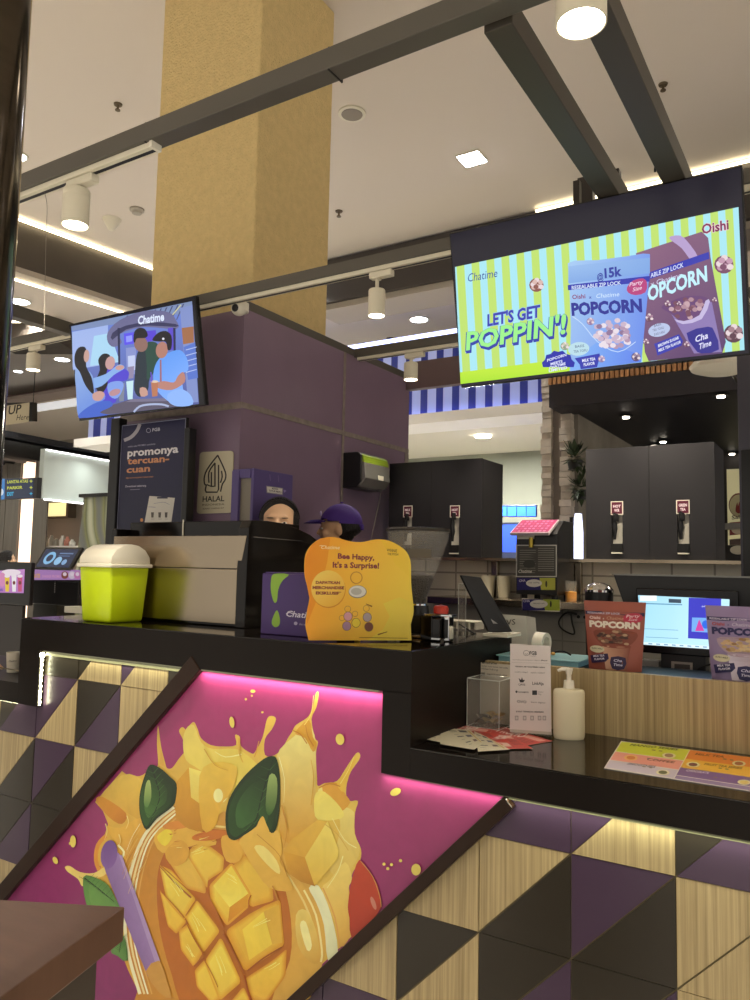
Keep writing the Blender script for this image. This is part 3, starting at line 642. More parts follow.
    n = 24; g.poly([(558+(80 if i % 2 else 72)*math.cos(2*PI*i/n), 690+(80 if i % 2 else 72)*math.sin(2*PI*i/n)) for i in range(n) if 690+(80 if i % 2 else 72)*math.sin(2*PI*i/n) < 708], '#2b30a8')
    for s, x0, y0, x1, y1 in (('POPCORN', 506, 665, 596, 637), ('MEETS', 522, 682, 578, 668), ('CHATIME', 515, 700, 592, 679), ('LIMITED', 514, 713, 600, 697)): g.text(s, (x0, y0), (x1, y1), 12, '#dfe4ff', .03)
    pc(g, 588, 592, 20, '#c9c7b0', '#8f9a86')
    g.text('tv', (682, 708), (712, 704), 5, '#5c5c6a')
def pc(g, cx, cy, r, c1, c2):
    rnd = random.Random(int(cx*7+cy)); g.ell(cx, cy, r, r*.95, c2, n=14)
    for i in range(9):
        a = i*2.4; d = r*(.25+.45*(i % 3)/2); g.ell(cx+d*math.cos(a), cy+d*math.sin(a), r*.36, r*.32, c1 if i % 2 else '#e8d6da' if i % 3 else c2, n=9)
tv('television', 'large television tilted down at upper right, showing striped popcorn pouch advertisement', (449, 233), (742.5, 165), (461, 388), (749, 355), 2.65, stripes_art, 1)

def cafe_art(g, W, H):
    g.metric(); g.rect(.006, .006, W-.006, H-.006, '#14121a'); g.z(60, 290, 5)
    scr = [(56, 182), (660, 56), (695, 570), (95, 642)]
    g.poly(scr, '#6d86d8', ((350, 100), (400, 600), '#56609e'))
    g.poly([(56, 182), (660, 56), (663, 110), (60, 205)], '#7d8fb8')
    for i in range(11):
        x = 300+i*28; yb = 176-(x-300)*.2; g.poly([(x, yb+30), (x+6, yb+28), (x+42, 186-(x-14)*.2086), (x+34, 186-(x-22)*.2086)], '#4f5478', bumpk=False)
    g.k += 1
    g.stroke([(560, 128), (605, 74)], 5, '#d5d29a', 0)
    g.poly([(60, 210), (240, 175), (240, 370), (64, 400)], '#9fb4e8'); g.poly([(170, 230), (250, 215), (300, 360), (150, 380)], '#a8d4f0')
    g.poly([(600, 90), (662, 75), (692, 560), (640, 565)], '#8090c8'); g.poly([(608, 190), (668, 182), (670, 262), (616, 272)], '#a06a4a'); g.poly([(618, 285), (676, 262), (690, 440), (640, 450)], '#5876cc')
    for i in range(5): g.stroke([(630, 300+i*28), (684, 285+i*28)], 4, '#b6c6f0', 0)
    g.poly([(240, 210), (300, 150), (420, 105), (540, 110), (580, 150), (582, 195), (420, 185), (300, 220), (310, 262), (270, 285), (240, 262)], '#6b6a92', sm=3)
    g.poly([(262, 215), (330, 178), (450, 160), (578, 170), (580, 185), (440, 178), (330, 198), (262, 250)], '#34345a', sm=2)
    g.text('Chatime', (392, 172), (522, 152), 40, '#dfe9ff', .03, .2)
    for x in (294, 572): g.poly([(x-6, 190), (x+6, 190), (x+8, 390), (x-2, 390)], '#23264a')
    g.poly([(320, 218), (372, 210), (374, 268), (322, 276)], '#5b52e8'); g.poly([(330, 232), (360, 226), (362, 256), (332, 262)], '#8d96ff')
    g.poly([(425, 206), (480, 200), (482, 252), (428, 260)], '#5540d0'); g.poly([(540, 190), (566, 188), (568, 300), (545, 300)], '#5a48c8')
    g.poly([(330, 290), (380, 284), (384, 420), (335, 425)], '#8692cc'); g.poly([(340, 330), (375, 326), (378, 400), (342, 402)], '#c0cbee')
    # table
    g.poly([(180, 600), (360, 545), (560, 540), (590, 582), (300, 617), (170, 625)], '#5a5468'); g.poly([(330, 560), (360, 545), (560, 540), (570, 555)], '#77718c')
    # man in dark green bending over the table
    g.poly([(395, 300), (440, 265), (480, 270), (495, 310), (500, 360), (450, 440), (440, 500), (400, 535), (372, 500), (375, 420), (380, 350)], '#22303c', sm=3)
    g.poly([(430, 270), (480, 262), (500, 300), (505, 350), (440, 450), (435, 380)], '#23483f', sm=3)
    g.ell(405, 270, 34, 40, '#8d6a62', -14); g.poly([(368, 255), (372, 210), (395, 190), (425, 195), (440, 225), (425, 240), (385, 242), (376, 262)], '#17151f', sm=3)
    g.poly([(400, 490), (430, 490), (440, 525), (405, 532)], '#c79a8c', sm=2)
    # man with cap in light blue
    g.poly([(470, 400), (495, 345), (540, 315), (600, 300), (635, 340), (642, 400), (610, 430), (620, 560), (560, 565), (500, 520), (470, 470)], '#5d9af2', ((480, 340), (630, 560), '#8ab4ff'), sm=3)
    g.ell(510, 300, 30, 42, '#b07c6e', 8); g.poly([(462, 250), (490, 215), (530, 205), (558, 230), (558, 290), (540, 300), (530, 260), (495, 258)], '#15131c', sm=3); g.ell(517, 244, 6, 6, '#e6e6f0')
    g.poly([(500, 350), (508, 348), (510, 470), (500, 470)], '#9d6a74')
    g.poly([(590, 430), (618, 410), (625, 460), (560, 500), (490, 490), (480, 468), (520, 455), (570, 462)], '#b98276', sm=3)
    g.poly([(540, 520), (600, 495), (650, 520), (665, 572), (590, 582), (545, 560)], '#8fb6f8', sm=3)
    g.poly([(456, 460), (492, 456), (488, 530), (462, 534)], '#b9785a'); g.ell(474, 458, 19, 6, '#e0c8b0'); g.stroke([(455, 410), (460, 460)], 5, '#6a4ad0', 0)
    # middle cups
    g.poly([(332, 458), (368, 452), (364, 545), (340, 548)], '#c3e6ee'); g.poly([(338, 385), (372, 380), (368, 440), (345, 444)], '#8f86a8'); g.poly([(292, 470), (325, 465), (320, 555), (298, 558)], '#7c8498'); g.stroke([(293, 430), (300, 470)], 4, '#d5dcf6', 0)
    # women on the left
    g.poly([(200, 400), (250, 380), (310, 390), (345, 410), (335, 450), (290, 470), (280, 560), (215, 560), (190, 500)], '#5044cc', sm=3)
    g.poly([(175, 470), (200, 400), (192, 350), (215, 320), (245, 322), (255, 350), (232, 420), (240, 470), (205, 520)], '#14121c', sm=3); g.ell(252, 365, 24, 34, '#c49a98', 10)
    g.poly([(150, 450), (230, 420), (290, 375), (318, 378), (320, 395), (270, 425), (210, 480), (150, 490)], '#86aee8', sm=3); g.ell(300, 388, 22, 12, '#c79a94', -10)
    g.poly([(240, 470), (300, 455), (320, 480), (290, 540), (250, 530)], '#7f9ee8', sm=3); g.ell(275, 512, 30, 16, '#b98c94', -20)
    g.poly([(78, 400), (120, 390), (165, 430), (180, 520), (215, 510), (225, 545), (160, 585), (95, 640), (82, 500)], '#8caade', ((90, 420), (180, 560), '#6a8edc'), sm=3)
    g.poly([(78, 380), (74, 330), (92, 290), (125, 285), (136, 320), (132, 380), (160, 440), (170, 520), (130, 480), (100, 410)], '#120f18', sm=3); g.ell(134, 330, 14, 32, '#c39c92', 4)
    g.poly([(165, 520), (200, 505), (225, 520), (205, 552), (170, 550)], '#c89a92', sm=3)
    g.poly([(96, 640), (120, 600), (190, 560), (250, 555), (262, 580), (200, 612), (240, 625)], '#3f62c8', sm=3)
    g.stroke([(370, 610), (400, 582), (450, 572), (510, 572), (545, 582)], 10, '#a8b4d8')
tv('television', 'television on the left above the dark poster, showing friends drinking around a table', (69, 322), (195, 298), (79, 421), (201, 405), 2.65, cafe_art)
# stub posts holding the right television to the cross beam
for px, lab in ((587, 'short dark upright stub above the right television, left one'), (613, 'short dark upright stub above the right television, where the cross beam ends')):
    p = at(px, 170, 'y', 2.93); mb = MB(); mb.box(p.x-.03, p.x+.03, 2.9, 2.94, 2.6, 3.0, .002); o = mb.build('upright_stub', M_beamd); origin_to(o, (p.x, 2.92, 2.6)); tag(o, lab, 'bracket')
p = at(480, 520, 'y', 2.9)
mb = MB(); mb.tube(smoothpts([tuple(at(655, 172, 'y', 2.78)), tuple(at(656, 164, 'y', 2.78)), tuple(at(661, 163, 'y', 2.8)), tuple(at(664, 175, 'y', 2.8))], 5, False), .004, 6); o = mb.build('cable', M_blk); tag(o, 'black cable loop beside the right dark cross beam', 'cable')

# ================================================================== POSTS
p = at(9, 200, 'y', .55)
def postbase(name, label, x, y, r, h, m, cat='post', z0=FL):
    mb = MB(); mb.cyl((x, y, z0), (x, y, h), r, n=32); o = mb.build(name, m, None, True); origin_to(o, (x, y, z0)); return tag(o, label, cat)
a = at(0, 120, 'y', .5); b = at(24, 120, 'y', .5); b0 = at(-26, 120, 'y', .5)
cx = (b0.x+b.x)/2; r = abs(b.x-b0.x)/2*.86
postbase('metal_post', 'shiny dark metal post very close at the upper left edge', cx-.0300, .5, r, 3.2, mat('bronze_post', '#4a4238', .12, .9, noise=.3, nscale=5, stretch=(1, 1, 8)))
pr = thing('kiosk_post', 'grey kiosk post with black lower casing at the right edge beside the drink cabinets', 'post', (at(746, 450, 'y', 4.1).x, 4.1, PLAT))
xx = at(738.5, 420, 'y', 4.08).x
mb = MB(); mb.box(xx, xx+.075, 4.06, 4.135, PLAT, ZF-.09, .003); mb.build('upper_tube', mat('blue_grey_post', '#54525c', .35, .4), pr)
zz = at(742, 450, 'y', 4.05).z
mb = MB(); mb.box(xx+.012, xx+.12, 4.04, 4.16, PLAT, zz, .003); mb.build('lower_casing', M_plas, pr)

# ================================================================== CEILING FITTINGS
def ceil_at(px, py): return at(px, py, 'z', ZC)
def downlight(label, px, py, r=.09, energy=0, square=False, m=None, grp='downlights in the mall ceiling'):
    p = ceil_at(px, py) if px is not None else py
    t = thing('downlight', label, 'downlight', (p.x, p.y, ZC), grp)
    mb = MB()
    if square:
        mb.box(p.x-r, p.x+r, p.y-r, p.y+r, ZC-.012, ZC-.001, .003); mb.build('rim', M_lamp, t); mb = MB(); mb.box(p.x-r*.88, p.x+r*.88, p.y-r*.88, p.y+r*.88, ZC-.016, ZC-.0125)
    else:
        mb.lathe([(0, 0), (r, 0), (r, -.012), (r*.85, -.014), (r*.85, -.012), (0, -.012)], (p.x, p.y, ZC-.001), 28); mb.build('rim', M_lamp, t, True); mb = MB(); mb.lathe([(0, -.0135), (r*.8, -.0135), (r*.78, -.016), (0, -.016)], (p.x, p.y, ZC), 28)
    mb.build('lens', m or M_cool, t)
    if energy:
        ld = bpy.data.lights.new('down', 'SPOT'); ld.energy = energy; ld.spot_size = math.radians(110); ld.spot_blend = .8; ld.color = (1, .97, .91); ld.shadow_soft_size = .12
        lo = bpy.data.objects.new('down', ld); COL.objects.link(lo); lo.parent = t; lo.location = (0, 0, -.03)
    return t
downlight('bright square recessed downlight in the ceiling, left of the right television', 472, 158, .115, 330, True, mat('bright_lens', '#ffffff', emit=40, ecol='#f3f6ff'))
downlight('small round downlight at the upper left edge beside the metal post', 17, 155, .1, 240)
downlight('small round downlight far back, right of the spotlight by the purple wall corner', 419, 319, .16, 0)
downlight('small round downlight far back at left, seen between the two steel beams', 20, 301, .16, 0)
downlight('small round downlight far back, left of the left television', 62, 359, .16, 0)
# sprinklers, detector, speaker
def sprinkler(label, px, py, s=1):
    p = ceil_at(px, py); t = thing('sprinkler', label, 'sprinkler', (p.x, p.y, ZC), 'ceiling sprinklers')
    mb = MB(); mb.cyl((p.x, p.y, ZC-.012), (p.x, p.y, ZC-.001), .045*s, .05*s); mb.build('escutcheon', mat('brass_dark', '#6a5c48', .4, .6), t)
    mb = MB(); mb.cyl((p.x, p.y, ZC-.07*s), (p.x, p.y, ZC-.012), .013*s); mb.cyl((p.x, p.y, ZC-.08*s), (p.x, p.y, ZC-.07*s), .03*s); mb.build('nozzle', mat('brass_dark', '#6a5c48'), t)
sprinkler('small ceiling sprinkler left of the yellow column', 118, 104, .7)
sprinkler('small ceiling sprinkler just right of the yellow column', 339, 211, .8)
sprinkler('small ceiling sprinkler above the right television', 663, 84, .7)
sprinkler('tiny ceiling sprinkler at far left, left of the hanging spotlight', 6, 361, 1.2)
sprinkler('tiny ceiling sprinkler far back between the purple wall and the right television', 390, 338, 1.2)
p = ceil_at(112, 219); mb = MB(); mb.lathe([(0, 0), (.10, 0), (.095, -.02), (.035, -.12), (.02, -.13), (0, -.13)], (p.x, p.y, ZC-.001), 28); o = mb.build('smoke_detector', M_lamp, None, True); origin_to(o, (p.x, p.y, ZC)); tag(o, 'cream cone shaped detector on the ceiling beside the hanging spotlight', 'detector')
p = ceil_at(137, 209); mb = MB(); mb.lathe([(0, 0), (.075, 0), (.075, -.02), (.055, -.03), (.05, -.05), (0, -.05)], (p.x, p.y, ZC-.001), 28); o = mb.build('smoke_detector', mat('grey_detector', '#a59d8e', .5), None, True); origin_to(o, (p.x, p.y, ZC)); tag(o, 'small grey round detector on the ceiling left of the yellow column', 'detector')
p = ceil_at(352, 113); t = thing('ceiling_speaker', 'round flush ceiling speaker right of the yellow column', 'speaker', (p.x, p.y, ZC))
mb = MB(); mb.lathe([(0, 0), (.115, 0), (.113, -.012), (.09, -.014), (0, -.014)], (p.x, p.y, ZC-.001), 32); mb.build('rim', M_lamp, t, True)
mb = MB(); mb.lathe([(0, -.0145), (.088, -.0145), (.085, -.018), (0, -.018)], (p.x, p.y, ZC-.001), 32); mb.build('grille', mat('speaker_grille', '#8c8377', .7), t)
# dark shop downlights
for i, (px, py) in enumerate(((626, 416), (721, 395), (654, 445), (663, 441), (732, 453))):
    p = at(px, py, 'z', zb0-.03); t = thing('dark_shop_downlight', ['small bright downlight in the dark shop ceiling, left one of the near pair', 'small bright downlight in the dark shop ceiling near the pale pendant', 'tiny downlight deep in the dark shop above the drink cabinet, left of a pair', 'tiny downlight deep in the dark shop above the drink cabinet, right of a pair', 'tiny downlight beside the kiosk post above the cream poster'][i], 'downlight', p, 'downlights of the dark shop')
    mb = MB(); mb.lathe([(0, 0), (.06, 0), (.06, -.01), (0, -.01)], p, 20); mb.build('rim', M_blk, t); mb = MB(); mb.lathe([(0, -.0105), (.03, -.0105), (.028, -.02), (0, -.02)], p, 20); mb.build('lens', M_glow, t)
# surveillance camera under the beam at the corner of the purple wall
p = at(241, 309, 'y', 2.93)
t = thing('security_camera', 'white dome security camera under the beam at the purple wall corner', 'camera', (p.x, 2.93, ZF-.06))
mb = MB(); mb.cyl((p.x, 2.93, ZF-.1), (p.x, 2.93, ZF-.056), .04); mb.build('mount', M_white, t, True)
mb = MB(); mb.sph((p.x, 2.915, p.z), .042, (1, 1, .95)); mb.build('dome', M_white, t, True)
mb = MB(); mb.sph((p.x+.004, 2.882, p.z-.008), .021, (1, .6, 1)); mb.build('lens', M_plas, t, True)
# thin hanging wires at left
for px, y0, y1, lab in ((47, 190, 240, 'thin wire hanging from the near track beside the cream spotlight'),):
    a = at(px-4, 188, 'y', 1.63); b = at(px, 205, 'y', 1.63); c = at(px-1, 240, 'y', 1.63); d = at(px-3, 330, 'y', 1.63); e = at(34, 400, 'y', 1.63)
    mb = MB(); mb.tube(smoothpts([tuple(a), tuple(b), tuple(c), tuple(d)], 5, False), .0009, 5); o = mb.build('hanging_wire', mat('wire_grey', '#6f685e', .5)); origin_to(o, a); tag(o, lab, 'wire')
# ================================================================== COUNTER
ZU, ZUB, ZL, ZLB = 1.203, 1.075, .92, .83
XA, XB, XC_ = -3.08, -1.15, .75     # left end of the raised part, right end, right end of the lower part
ct = thing('service_counter', 'stepped service counter with black top, triangle patterned tiles and pink fruit mural', 'counter', (-1.5, D, 0))
mb = MB(); mb.box(XA, XB, D, 2.86, ZUB, ZU-.004); mb.box(XB-.10, XB, D, 2.85, ZLB-.0, ZUB+.002); mb.box(XA, -2.94, D, 2.6, .84, ZUB+.002)
mb.build('raised_top', M_bsat, ct)
mb = MB(); mb.box(XA-.001, XB+.001, D-.001, 2.861, ZU-.0045, ZU, .0015); mb.build('glossy_surface', M_black, ct)
mb = MB(); mb.box(XB+.0005, XC_, D, 2.60, ZLB, ZL-.004); mb.build('lower_top', M_bsat, ct)
mb = MB(); mb.box(XB, XC_, D-.001, 2.60, ZL-.0045, ZL, .0015); mb.build('glossy_surface', M_black, ct)
mb = MB(); mb.box(-5.2, XA-.0005, D, 2.60, .84, .926); mb.build('lower_top', M_bsat, ct)
mb = MB(); mb.box(-5.2, XC_, D+.036, 2.62, FL, .84); mb.box(XA+.02, XB-.02, D+.036, 2.85, .8, ZUB); mb.build('carcass', M_blk, ct)
# tile panels: triangles, each a slightly raised laminate facet
YT_ = D+.03
M_tw = woodmat('zebra_laminate', '#93805a', '#ab976c', '#bda97c', .38, (120, 120, 1.6))
M_td = mat('olive_black_laminate', '#2b251b', .3)
M_tp = mat('purple_laminate_tile', '#443247', .3)
TM = {'w': M_tw, 'd': M_td, 'p': M_tp}
PIC = {'w': MB(), 'd': MB(), 'p': MB()}
def tri(c, pts, k):
    if c: PIC[c].prism([(x, YT_-.002-k, z) for x, z in pts], (0, .004+k, 0))
def cell(x0, x1, z0, z1, ul, lr, zc=None):
    g = .0012; x0 += g; x1 -= g; z0 += g; z1 -= g
    if zc is not None and z1 > zc:
        f = (zc-z0)/(z1-z0); xm = x0+f*(x1-x0)
        tri(ul, [(x0, z0+.001), (xm-.001, zc), (x0, zc)], 0); tri(lr, [(x0+.002, z0), (x1, z0), (x1, zc), (xm+.001, zc)], .0015)
    else:
        tri(ul, [(x0, z0+.003), (x1-.003, z1), (x0, z1)], 0); tri(lr, [(x0+.003, z0), (x1, z0), (x1, z1-.003)], .0015)
rx = lambda i: -.408+.264*i
zr = [-.36, -.095, .17, .437, .704, .971]
R = {(-4, 1): 'ww', (-3, 1): 'pp', (-4, 2): 'ww', (-3, 2): 'ww', (-2, 2): 'wd', (-1, 2): 'pd', (0, 2): 'ww', (1, 2): 'wp', (2, 2): 'dw', (3, 2): 'pd',
     (-2, 3): 'pp', (-1, 3): 'pw', (0, 3): 'dp', (1, 3): 'wp', (2, 3): 'pw', (3, 3): 'dp',
     (-3, 1): 'dw', (-2, 1): 'dp', (-1, 1): 'dp', (0, 1): 'ww', (1, 1): 'pd', (2, 1): 'dw', (3, 1): 'wp', (-5, 1): 'wp',
     (-5, 0): 'pp', (-4, 0): 'pd', (-3, 0): 'wd', (-2, 0): 'pd', (-1, 0): 'dw', (0, 0): 'pd', (1, 0): 'dw', (2, 0): 'wp', (3, 0): 'pd', (-6, 0): 'wp'}
for i in range(-6, 4): R[(i, -1)] = ('dw', 'pd', 'wp')[i % 3]
for (i, j), v in R.items(): cell(rx(i), rx(i+1), max(FL, zr[j+1]), zr[j+2], v[0], v[1], .829 if j == 3 else None)
lx = lambda i: -2.205-.2585*i
L = {(0, 4): 'dp', (1, 4): 'pw', (2, 4): 'dw', (3, 4): 'dd', (0, 3): 'ww', (1, 3): 'ww', (2, 3): 'dp', (3, 3): 'pw', (4, 3): 'dp', (5, 3): 'pw', (6, 3): 'wd',
     (1, 2): 'ww', (2, 2): 'ww', (3, 2): 'pd', (4, 2): 'wd', (5, 2): 'dp', (6, 2): 'pw', (2, 1): 'dd', (3, 1): 'dd', (4, 1): 'dp', (5, 1): 'wd', (6, 1): 'pw', (3, 0): 'wp', (4, 0): 'ww', (5, 0): 'dw', (6, 0): 'pd'}
for (i, j), v in L.items():
    zc = 1.074 if j == 4 else (.839 if (j == 3 and i >= 4) else None)
    z1 = zr[j+1]+.267 if j < 4 else 1.238
    cell(lx(i), lx(i-1), zr[j+1] if j < 4 else .971, z1, v[0], v[1], zc)
mb = MB()
for j in range(2, 6): mb.box(-5.2, -1.7 if j > 3 else XC_, YT_+.001, YT_+.005, zr[j]-.002, zr[j]+.002)
mb.box(-5.2, XC_, YT_+.0015, YT_+.006, FL, .83); mb.box(XA+.1, -1.3, YT_+.0015, YT_+.006, .83, ZUB); ob_ = mb.build('tile_facing', mat('tile_seam', '#6b6041', .5), ct)
bj = bmesh.new(); bj.from_mesh(ob_.data)
for mi, k in enumerate('wdp', 1):
    n0 = len(bj.faces); mt = bpy.data.meshes.new('t'); bmesh.ops.translate(PIC[k].b, vec=-ORG[ct.name], verts=PIC[k].b.verts); PIC[k].b.to_mesh(mt); PIC[k].b.free(); bj.from_mesh(mt); bj.faces.ensure_lookup_table()
    for f_ in bj.faces[n0:]: f_.material_index = mi
    ob_.data.materials.append(TM[k]); bpy.data.meshes.remove(mt)
bj.to_mesh(ob_.data); bj.free()

# mural
YM = D+.020
def mp(px, py): p = at(px, py, 'y', YM); return (p.x, p.z)
def ext(p, q, z): t = (z-p[1])/(q[1]-p[1]); return (p[0]+t*(q[0]-p[0]), z)
Lt, Lb = mp(202, 672), mp(9, 898); Rt_, Rb = mp(504, 797), mp(287, 1000)
z0 = FL
out = [ext(Lt, Lb, z0), ext(Lt, Lb, ZUB), (XB-.1, ZUB), (XB-.1, ZLB), ext(Rt_, Rb, ZLB), ext(Rt_, Rb, z0)]
mb = MB(); mb.prism([(x, YM, z) for x, z in out], (0, .006, 0)); mu = mb.build('mural_panel', mat('magenta_vinyl', '#a8316e', .28), ct)
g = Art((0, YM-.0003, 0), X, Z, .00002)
g.tint = True; g.metric(); g.poly(out, '#7a2a5f', ((0, .1), (0, 1.08), '#a23a6e'))  # pinker upwards: the led glow from above is painted into the print colour
g.z(40, 690, 3.75)
def ZA(): g.z(40, 690, 3.75)
def ZBm(): g.z(200, 690, 3.75)
def ZCm(): g.z(80, 800, 3.75)
def ZDm(): g.z(220, 800, 3.75)
g.z()
# orange splash ring behind the straw, arms of juice
sil = [(122, 771), (128, 775), (140, 776), (148, 771), (153, 768), (158, 765), (157, 745), (158, 725), (161, 746), (165, 762), (167, 768), (172, 768), (178.7, 759), (185, 750), (182.7, 739), (179, 731), (182.7, 727), (187, 731), (189, 726), (194, 722), (198, 730), (201, 738), (210.7, 745), (224, 746.5), (236, 745), (235, 735), (240, 737), (241, 746), (250.7, 753), (255, 752), (262.7, 737), (267, 719), (272, 716), (276, 719), (272, 729), (265, 739), (265, 755), (275, 755), (283, 747), (288, 738), (292, 732), (296, 725), (308, 717), (313, 706), (316, 693), (318.7, 693), (316.5, 707), (311.5, 719), (315, 738), (318, 742), (316, 754), (317, 778), (318, 786), (325, 783), (337, 781), (346, 768), (356, 753.5), (360, 754), (359, 760), (349, 775), (346, 793), (349, 801), (358, 801), (355, 813), (355, 834), (361, 849), (360, 861), (353, 872), (349, 888), (352, 909), (352, 936)]
bot = [(285, 999), (277, 1010), (150, 1010), (141, 997), (128, 970), (120, 949), (110, 925), (98, 900), (93, 876), (101, 867), (96, 862), (95, 850), (99, 842), (105, 834), (108, 824), (103, 811), (95, 802)]
g.poly(smoothpts(sil, 3, False)+bot, '#dc9c34', ((120, 950), (340, 780), '#e6b64c'))
# soft paler and darker sheets of juice
def sh(pts, c, g2=None, sm=3): g.poly(pts, c, g2, sm)
sh([(183, 742), (186, 729), (194, 725), (201, 742), (213, 749), (236, 749), (253, 760), (262, 775), (250, 800), (225, 790), (200, 770), (186, 760)], '#ecc860', ((190, 730), (230, 790), '#e9c24c'))
sh([(276, 758), (292, 738), (312, 728), (316, 760), (316, 800), (322, 818), (300, 840), (282, 842), (278, 800)], '#ecd07a', ((300, 740), (295, 835), '#d9952c'))
sh([(295, 733), (309, 720), (313, 737), (317, 744), (313, 752), (305, 738)], '#dc9a30')
sh([(318, 790), (330, 790), (342, 805), (354, 812), (354, 832), (360, 850), (352, 868), (340, 880), (325, 862), (335, 850), (340, 820), (322, 812)], '#efcf72', ((330, 790), (350, 880), '#e2b252'))
sh([(322, 786), (337, 783), (346, 795), (350, 803), (340, 812), (330, 808)], '#e09a30'); sh([(337, 783), (347, 770), (357, 757), (349, 776), (344, 792)], '#e8b13c')
sh([(316, 793), (325, 792), (341, 808), (342, 818), (318, 820), (314, 805)], '#f0cf62')
sh([(330, 880), (345, 862), (352, 878), (348, 890), (351, 910), (351, 934), (340, 947), (334, 920), (322, 890)], '#f0c766', ((330, 870), (345, 940), '#e0a040'))
sh([(122, 775), (142, 780), (146, 800), (142, 820), (126, 812), (100, 800)], '#e8b648', ((120, 775), (120, 815), '#d99c34'))
sh([(96, 801), (103, 797), (126, 813), (122, 824), (110, 818)], '#dd8f26', ((100, 800), (125, 820), '#c87418')); 
sh([(107, 826), (120, 828), (140, 818), (150, 832), (140, 850), (130, 870), (122, 868), (116, 850), (112, 838)], '#e9ad3e', ((110, 820), (135, 870), '#d68a2a'))
g.stroke([(106, 836), (98, 845), (96, 860), (101, 872), (112, 874)], 4, '#dd8a2c'); g.stroke([(118, 845), (124, 852), (121, 860)], 2, '#f8e2a8')
sh([(65, 867), (70, 866), (80, 872), (94, 873), (105, 867), (106, 874), (96, 879), (88, 884), (82, 886), (78, 879), (68, 872)], '#ecc268')
sh([(160, 764), (161, 750), (164, 765)], '#dfa040'); 
# jar glass
jar = [(172, 806), (155, 820), (142, 838), (132, 862), (126, 890), (124, 925), (128, 955), (138, 990), (144, 1010), (290, 1010), (322, 965), (326, 930), (321, 900), (309, 872), (290, 845), (262, 825), (240, 815), (205, 808)]
g.poly(smoothpts(jar, 3), '#c67c20', ((140, 900), (310, 900), '#dca040'))
for off, w, c in ((0, 3.2, '#efd9ae'), (4.5, 2.0, '#e9c88a'), (8, 1.6, '#f3e0b8'), (12, 1.4, '#d99a46')):
    g.stroke([(174+off*.3, 807+off*.8), (155+off, 822+off*.4), (142+off, 840), (133+off, 864), (127+off, 892), (125+off, 925), (129+off, 956), (140+off, 994)], w, c)
g.stroke([(214, 826), (240, 830), (262, 845), (284, 870), (304, 902), (316, 935), (318, 950)], 2, '#e8c070'); g.stroke([(232, 836), (254, 858), (268, 880), (284, 905)], 1.6, '#c98a30')
sh([(309, 888), (319, 886), (331, 914), (338, 951), (328, 960), (324, 925), (316, 902)], '#f0dfb0', ((315, 888), (330, 955), '#dccb9c')); g.stroke([(323, 888), (335, 917), (340, 948)], 1.4, '#e09a48'); g.stroke([(304, 890), (316, 915), (322, 950), (321, 962)], 2, '#f1d28a')
sh([(296, 915), (306, 910), (316, 930), (320, 960), (310, 962), (298, 945)], '#e9c062', ((300, 915), (312, 960), '#d69a3c')); sh([(300, 925), (306, 922), (312, 945), (307, 950)], '#f3d990')
# mango inside the jar
man = [(160, 864), (172, 842), (190, 832), (225, 830), (262, 848), (282, 880), (291, 920), (290, 960), (275, 990), (262, 1010), (190, 1010), (172, 975), (160, 930), (157, 890)]
g.poly(smoothpts(man, 3), '#b45c12', ((170, 850), (280, 1000), '#bd6818'))
ZCm()
def cubeface(p, c, c2=None):
    n = len(p); cx = sum(q[0] for q in p)/n; cy = sum(q[1] for q in p)/n
    g.poly([(cx+(q[0]-cx)*1.0, cy+(q[1]-cy)*1.0) for q in p], c, (p[0], p[2], c2) if c2 else None, sm=0)
def chunk(p, base, hi, f=.12):
    """soft edged mango piece: darker rounded body and brighter inner face"""
    n = len(p); cx = sum(q[0] for q in p)/n; cy = sum(q[1] for q in p)/n
    def rnd(k):
        o = []
        for i in range(n):
            a = p[i-1]; b = p[i]; c = p[(i+1) % n]
            for t in (.0,):
                o += [(b[0]+(a[0]-b[0])*f, b[1]+(a[1]-b[1])*f), (b[0]*.94+(a[0]+c[0])*.03, b[1]*.94+(a[1]+c[1])*.03), (b[0]+(c[0]-b[0])*f, b[1]+(c[1]-b[1])*f)]
        return [(cx+(q[0]-cx)*k, cy+(q[1]-cy)*k) for q in o]
    def mix(a, b, t):
        a = [int(a[i:i+2], 16) for i in (1, 3, 5)]; b = [int(b[i:i+2], 16) for i in (1, 3, 5)]
        return tuple(int(a[i]*(1-t)+b[i]*t) for i in range(3))
    for j, k in enumerate((1.03, .97, .91, .85, .78)):
        t = j/4; g.poly(rnd(k), mix(base, hi, t), ((cx, cy-60), (cx+10, cy+110), mix(base, hi, t*.55)))
chunk([(320, 210), (400, 195), (470, 290), (470, 350), (400, 330)], '#d88f2a', '#e6b044')
chunk([(400, 200), (455, 150), (540, 215), (535, 265), (480, 300), (478, 330)], '#dc9428', '#efbf44')
chunk([(540, 140), (600, 150), (625, 200), (580, 240), (545, 215)], '#d98a28', '#e8b040')
chunk([(575, 250), (620, 205), (720, 320), (725, 375), (640, 400)], '#dc9224', '#eab53c')
chunk([(488, 320), (570, 235), (640, 350), (632, 400), (552, 470), (492, 380)], '#de9222', '#f2c948', .1)
g.poly([(500, 322), (568, 246), (632, 350), (562, 402)], '#f0c23e', ((560, 250), (560, 400), '#f6d458')); g.poly([(562, 402), (632, 350), (628, 398), (556, 458)], '#dd961f', ((600, 370), (570, 450), '#d07c18'))
chunk([(300, 245), (345, 265), (435, 370), (390, 450), (325, 370)], '#df9824', '#f4cc4c', .1)
chunk([(395, 435), (440, 375), (525, 490), (462, 572)], '#df9824', '#f2c742', .1)
chunk([(300, 335), (345, 395), (400, 455), (362, 500), (330, 470)], '#dc9020', '#eebb3c', .1)
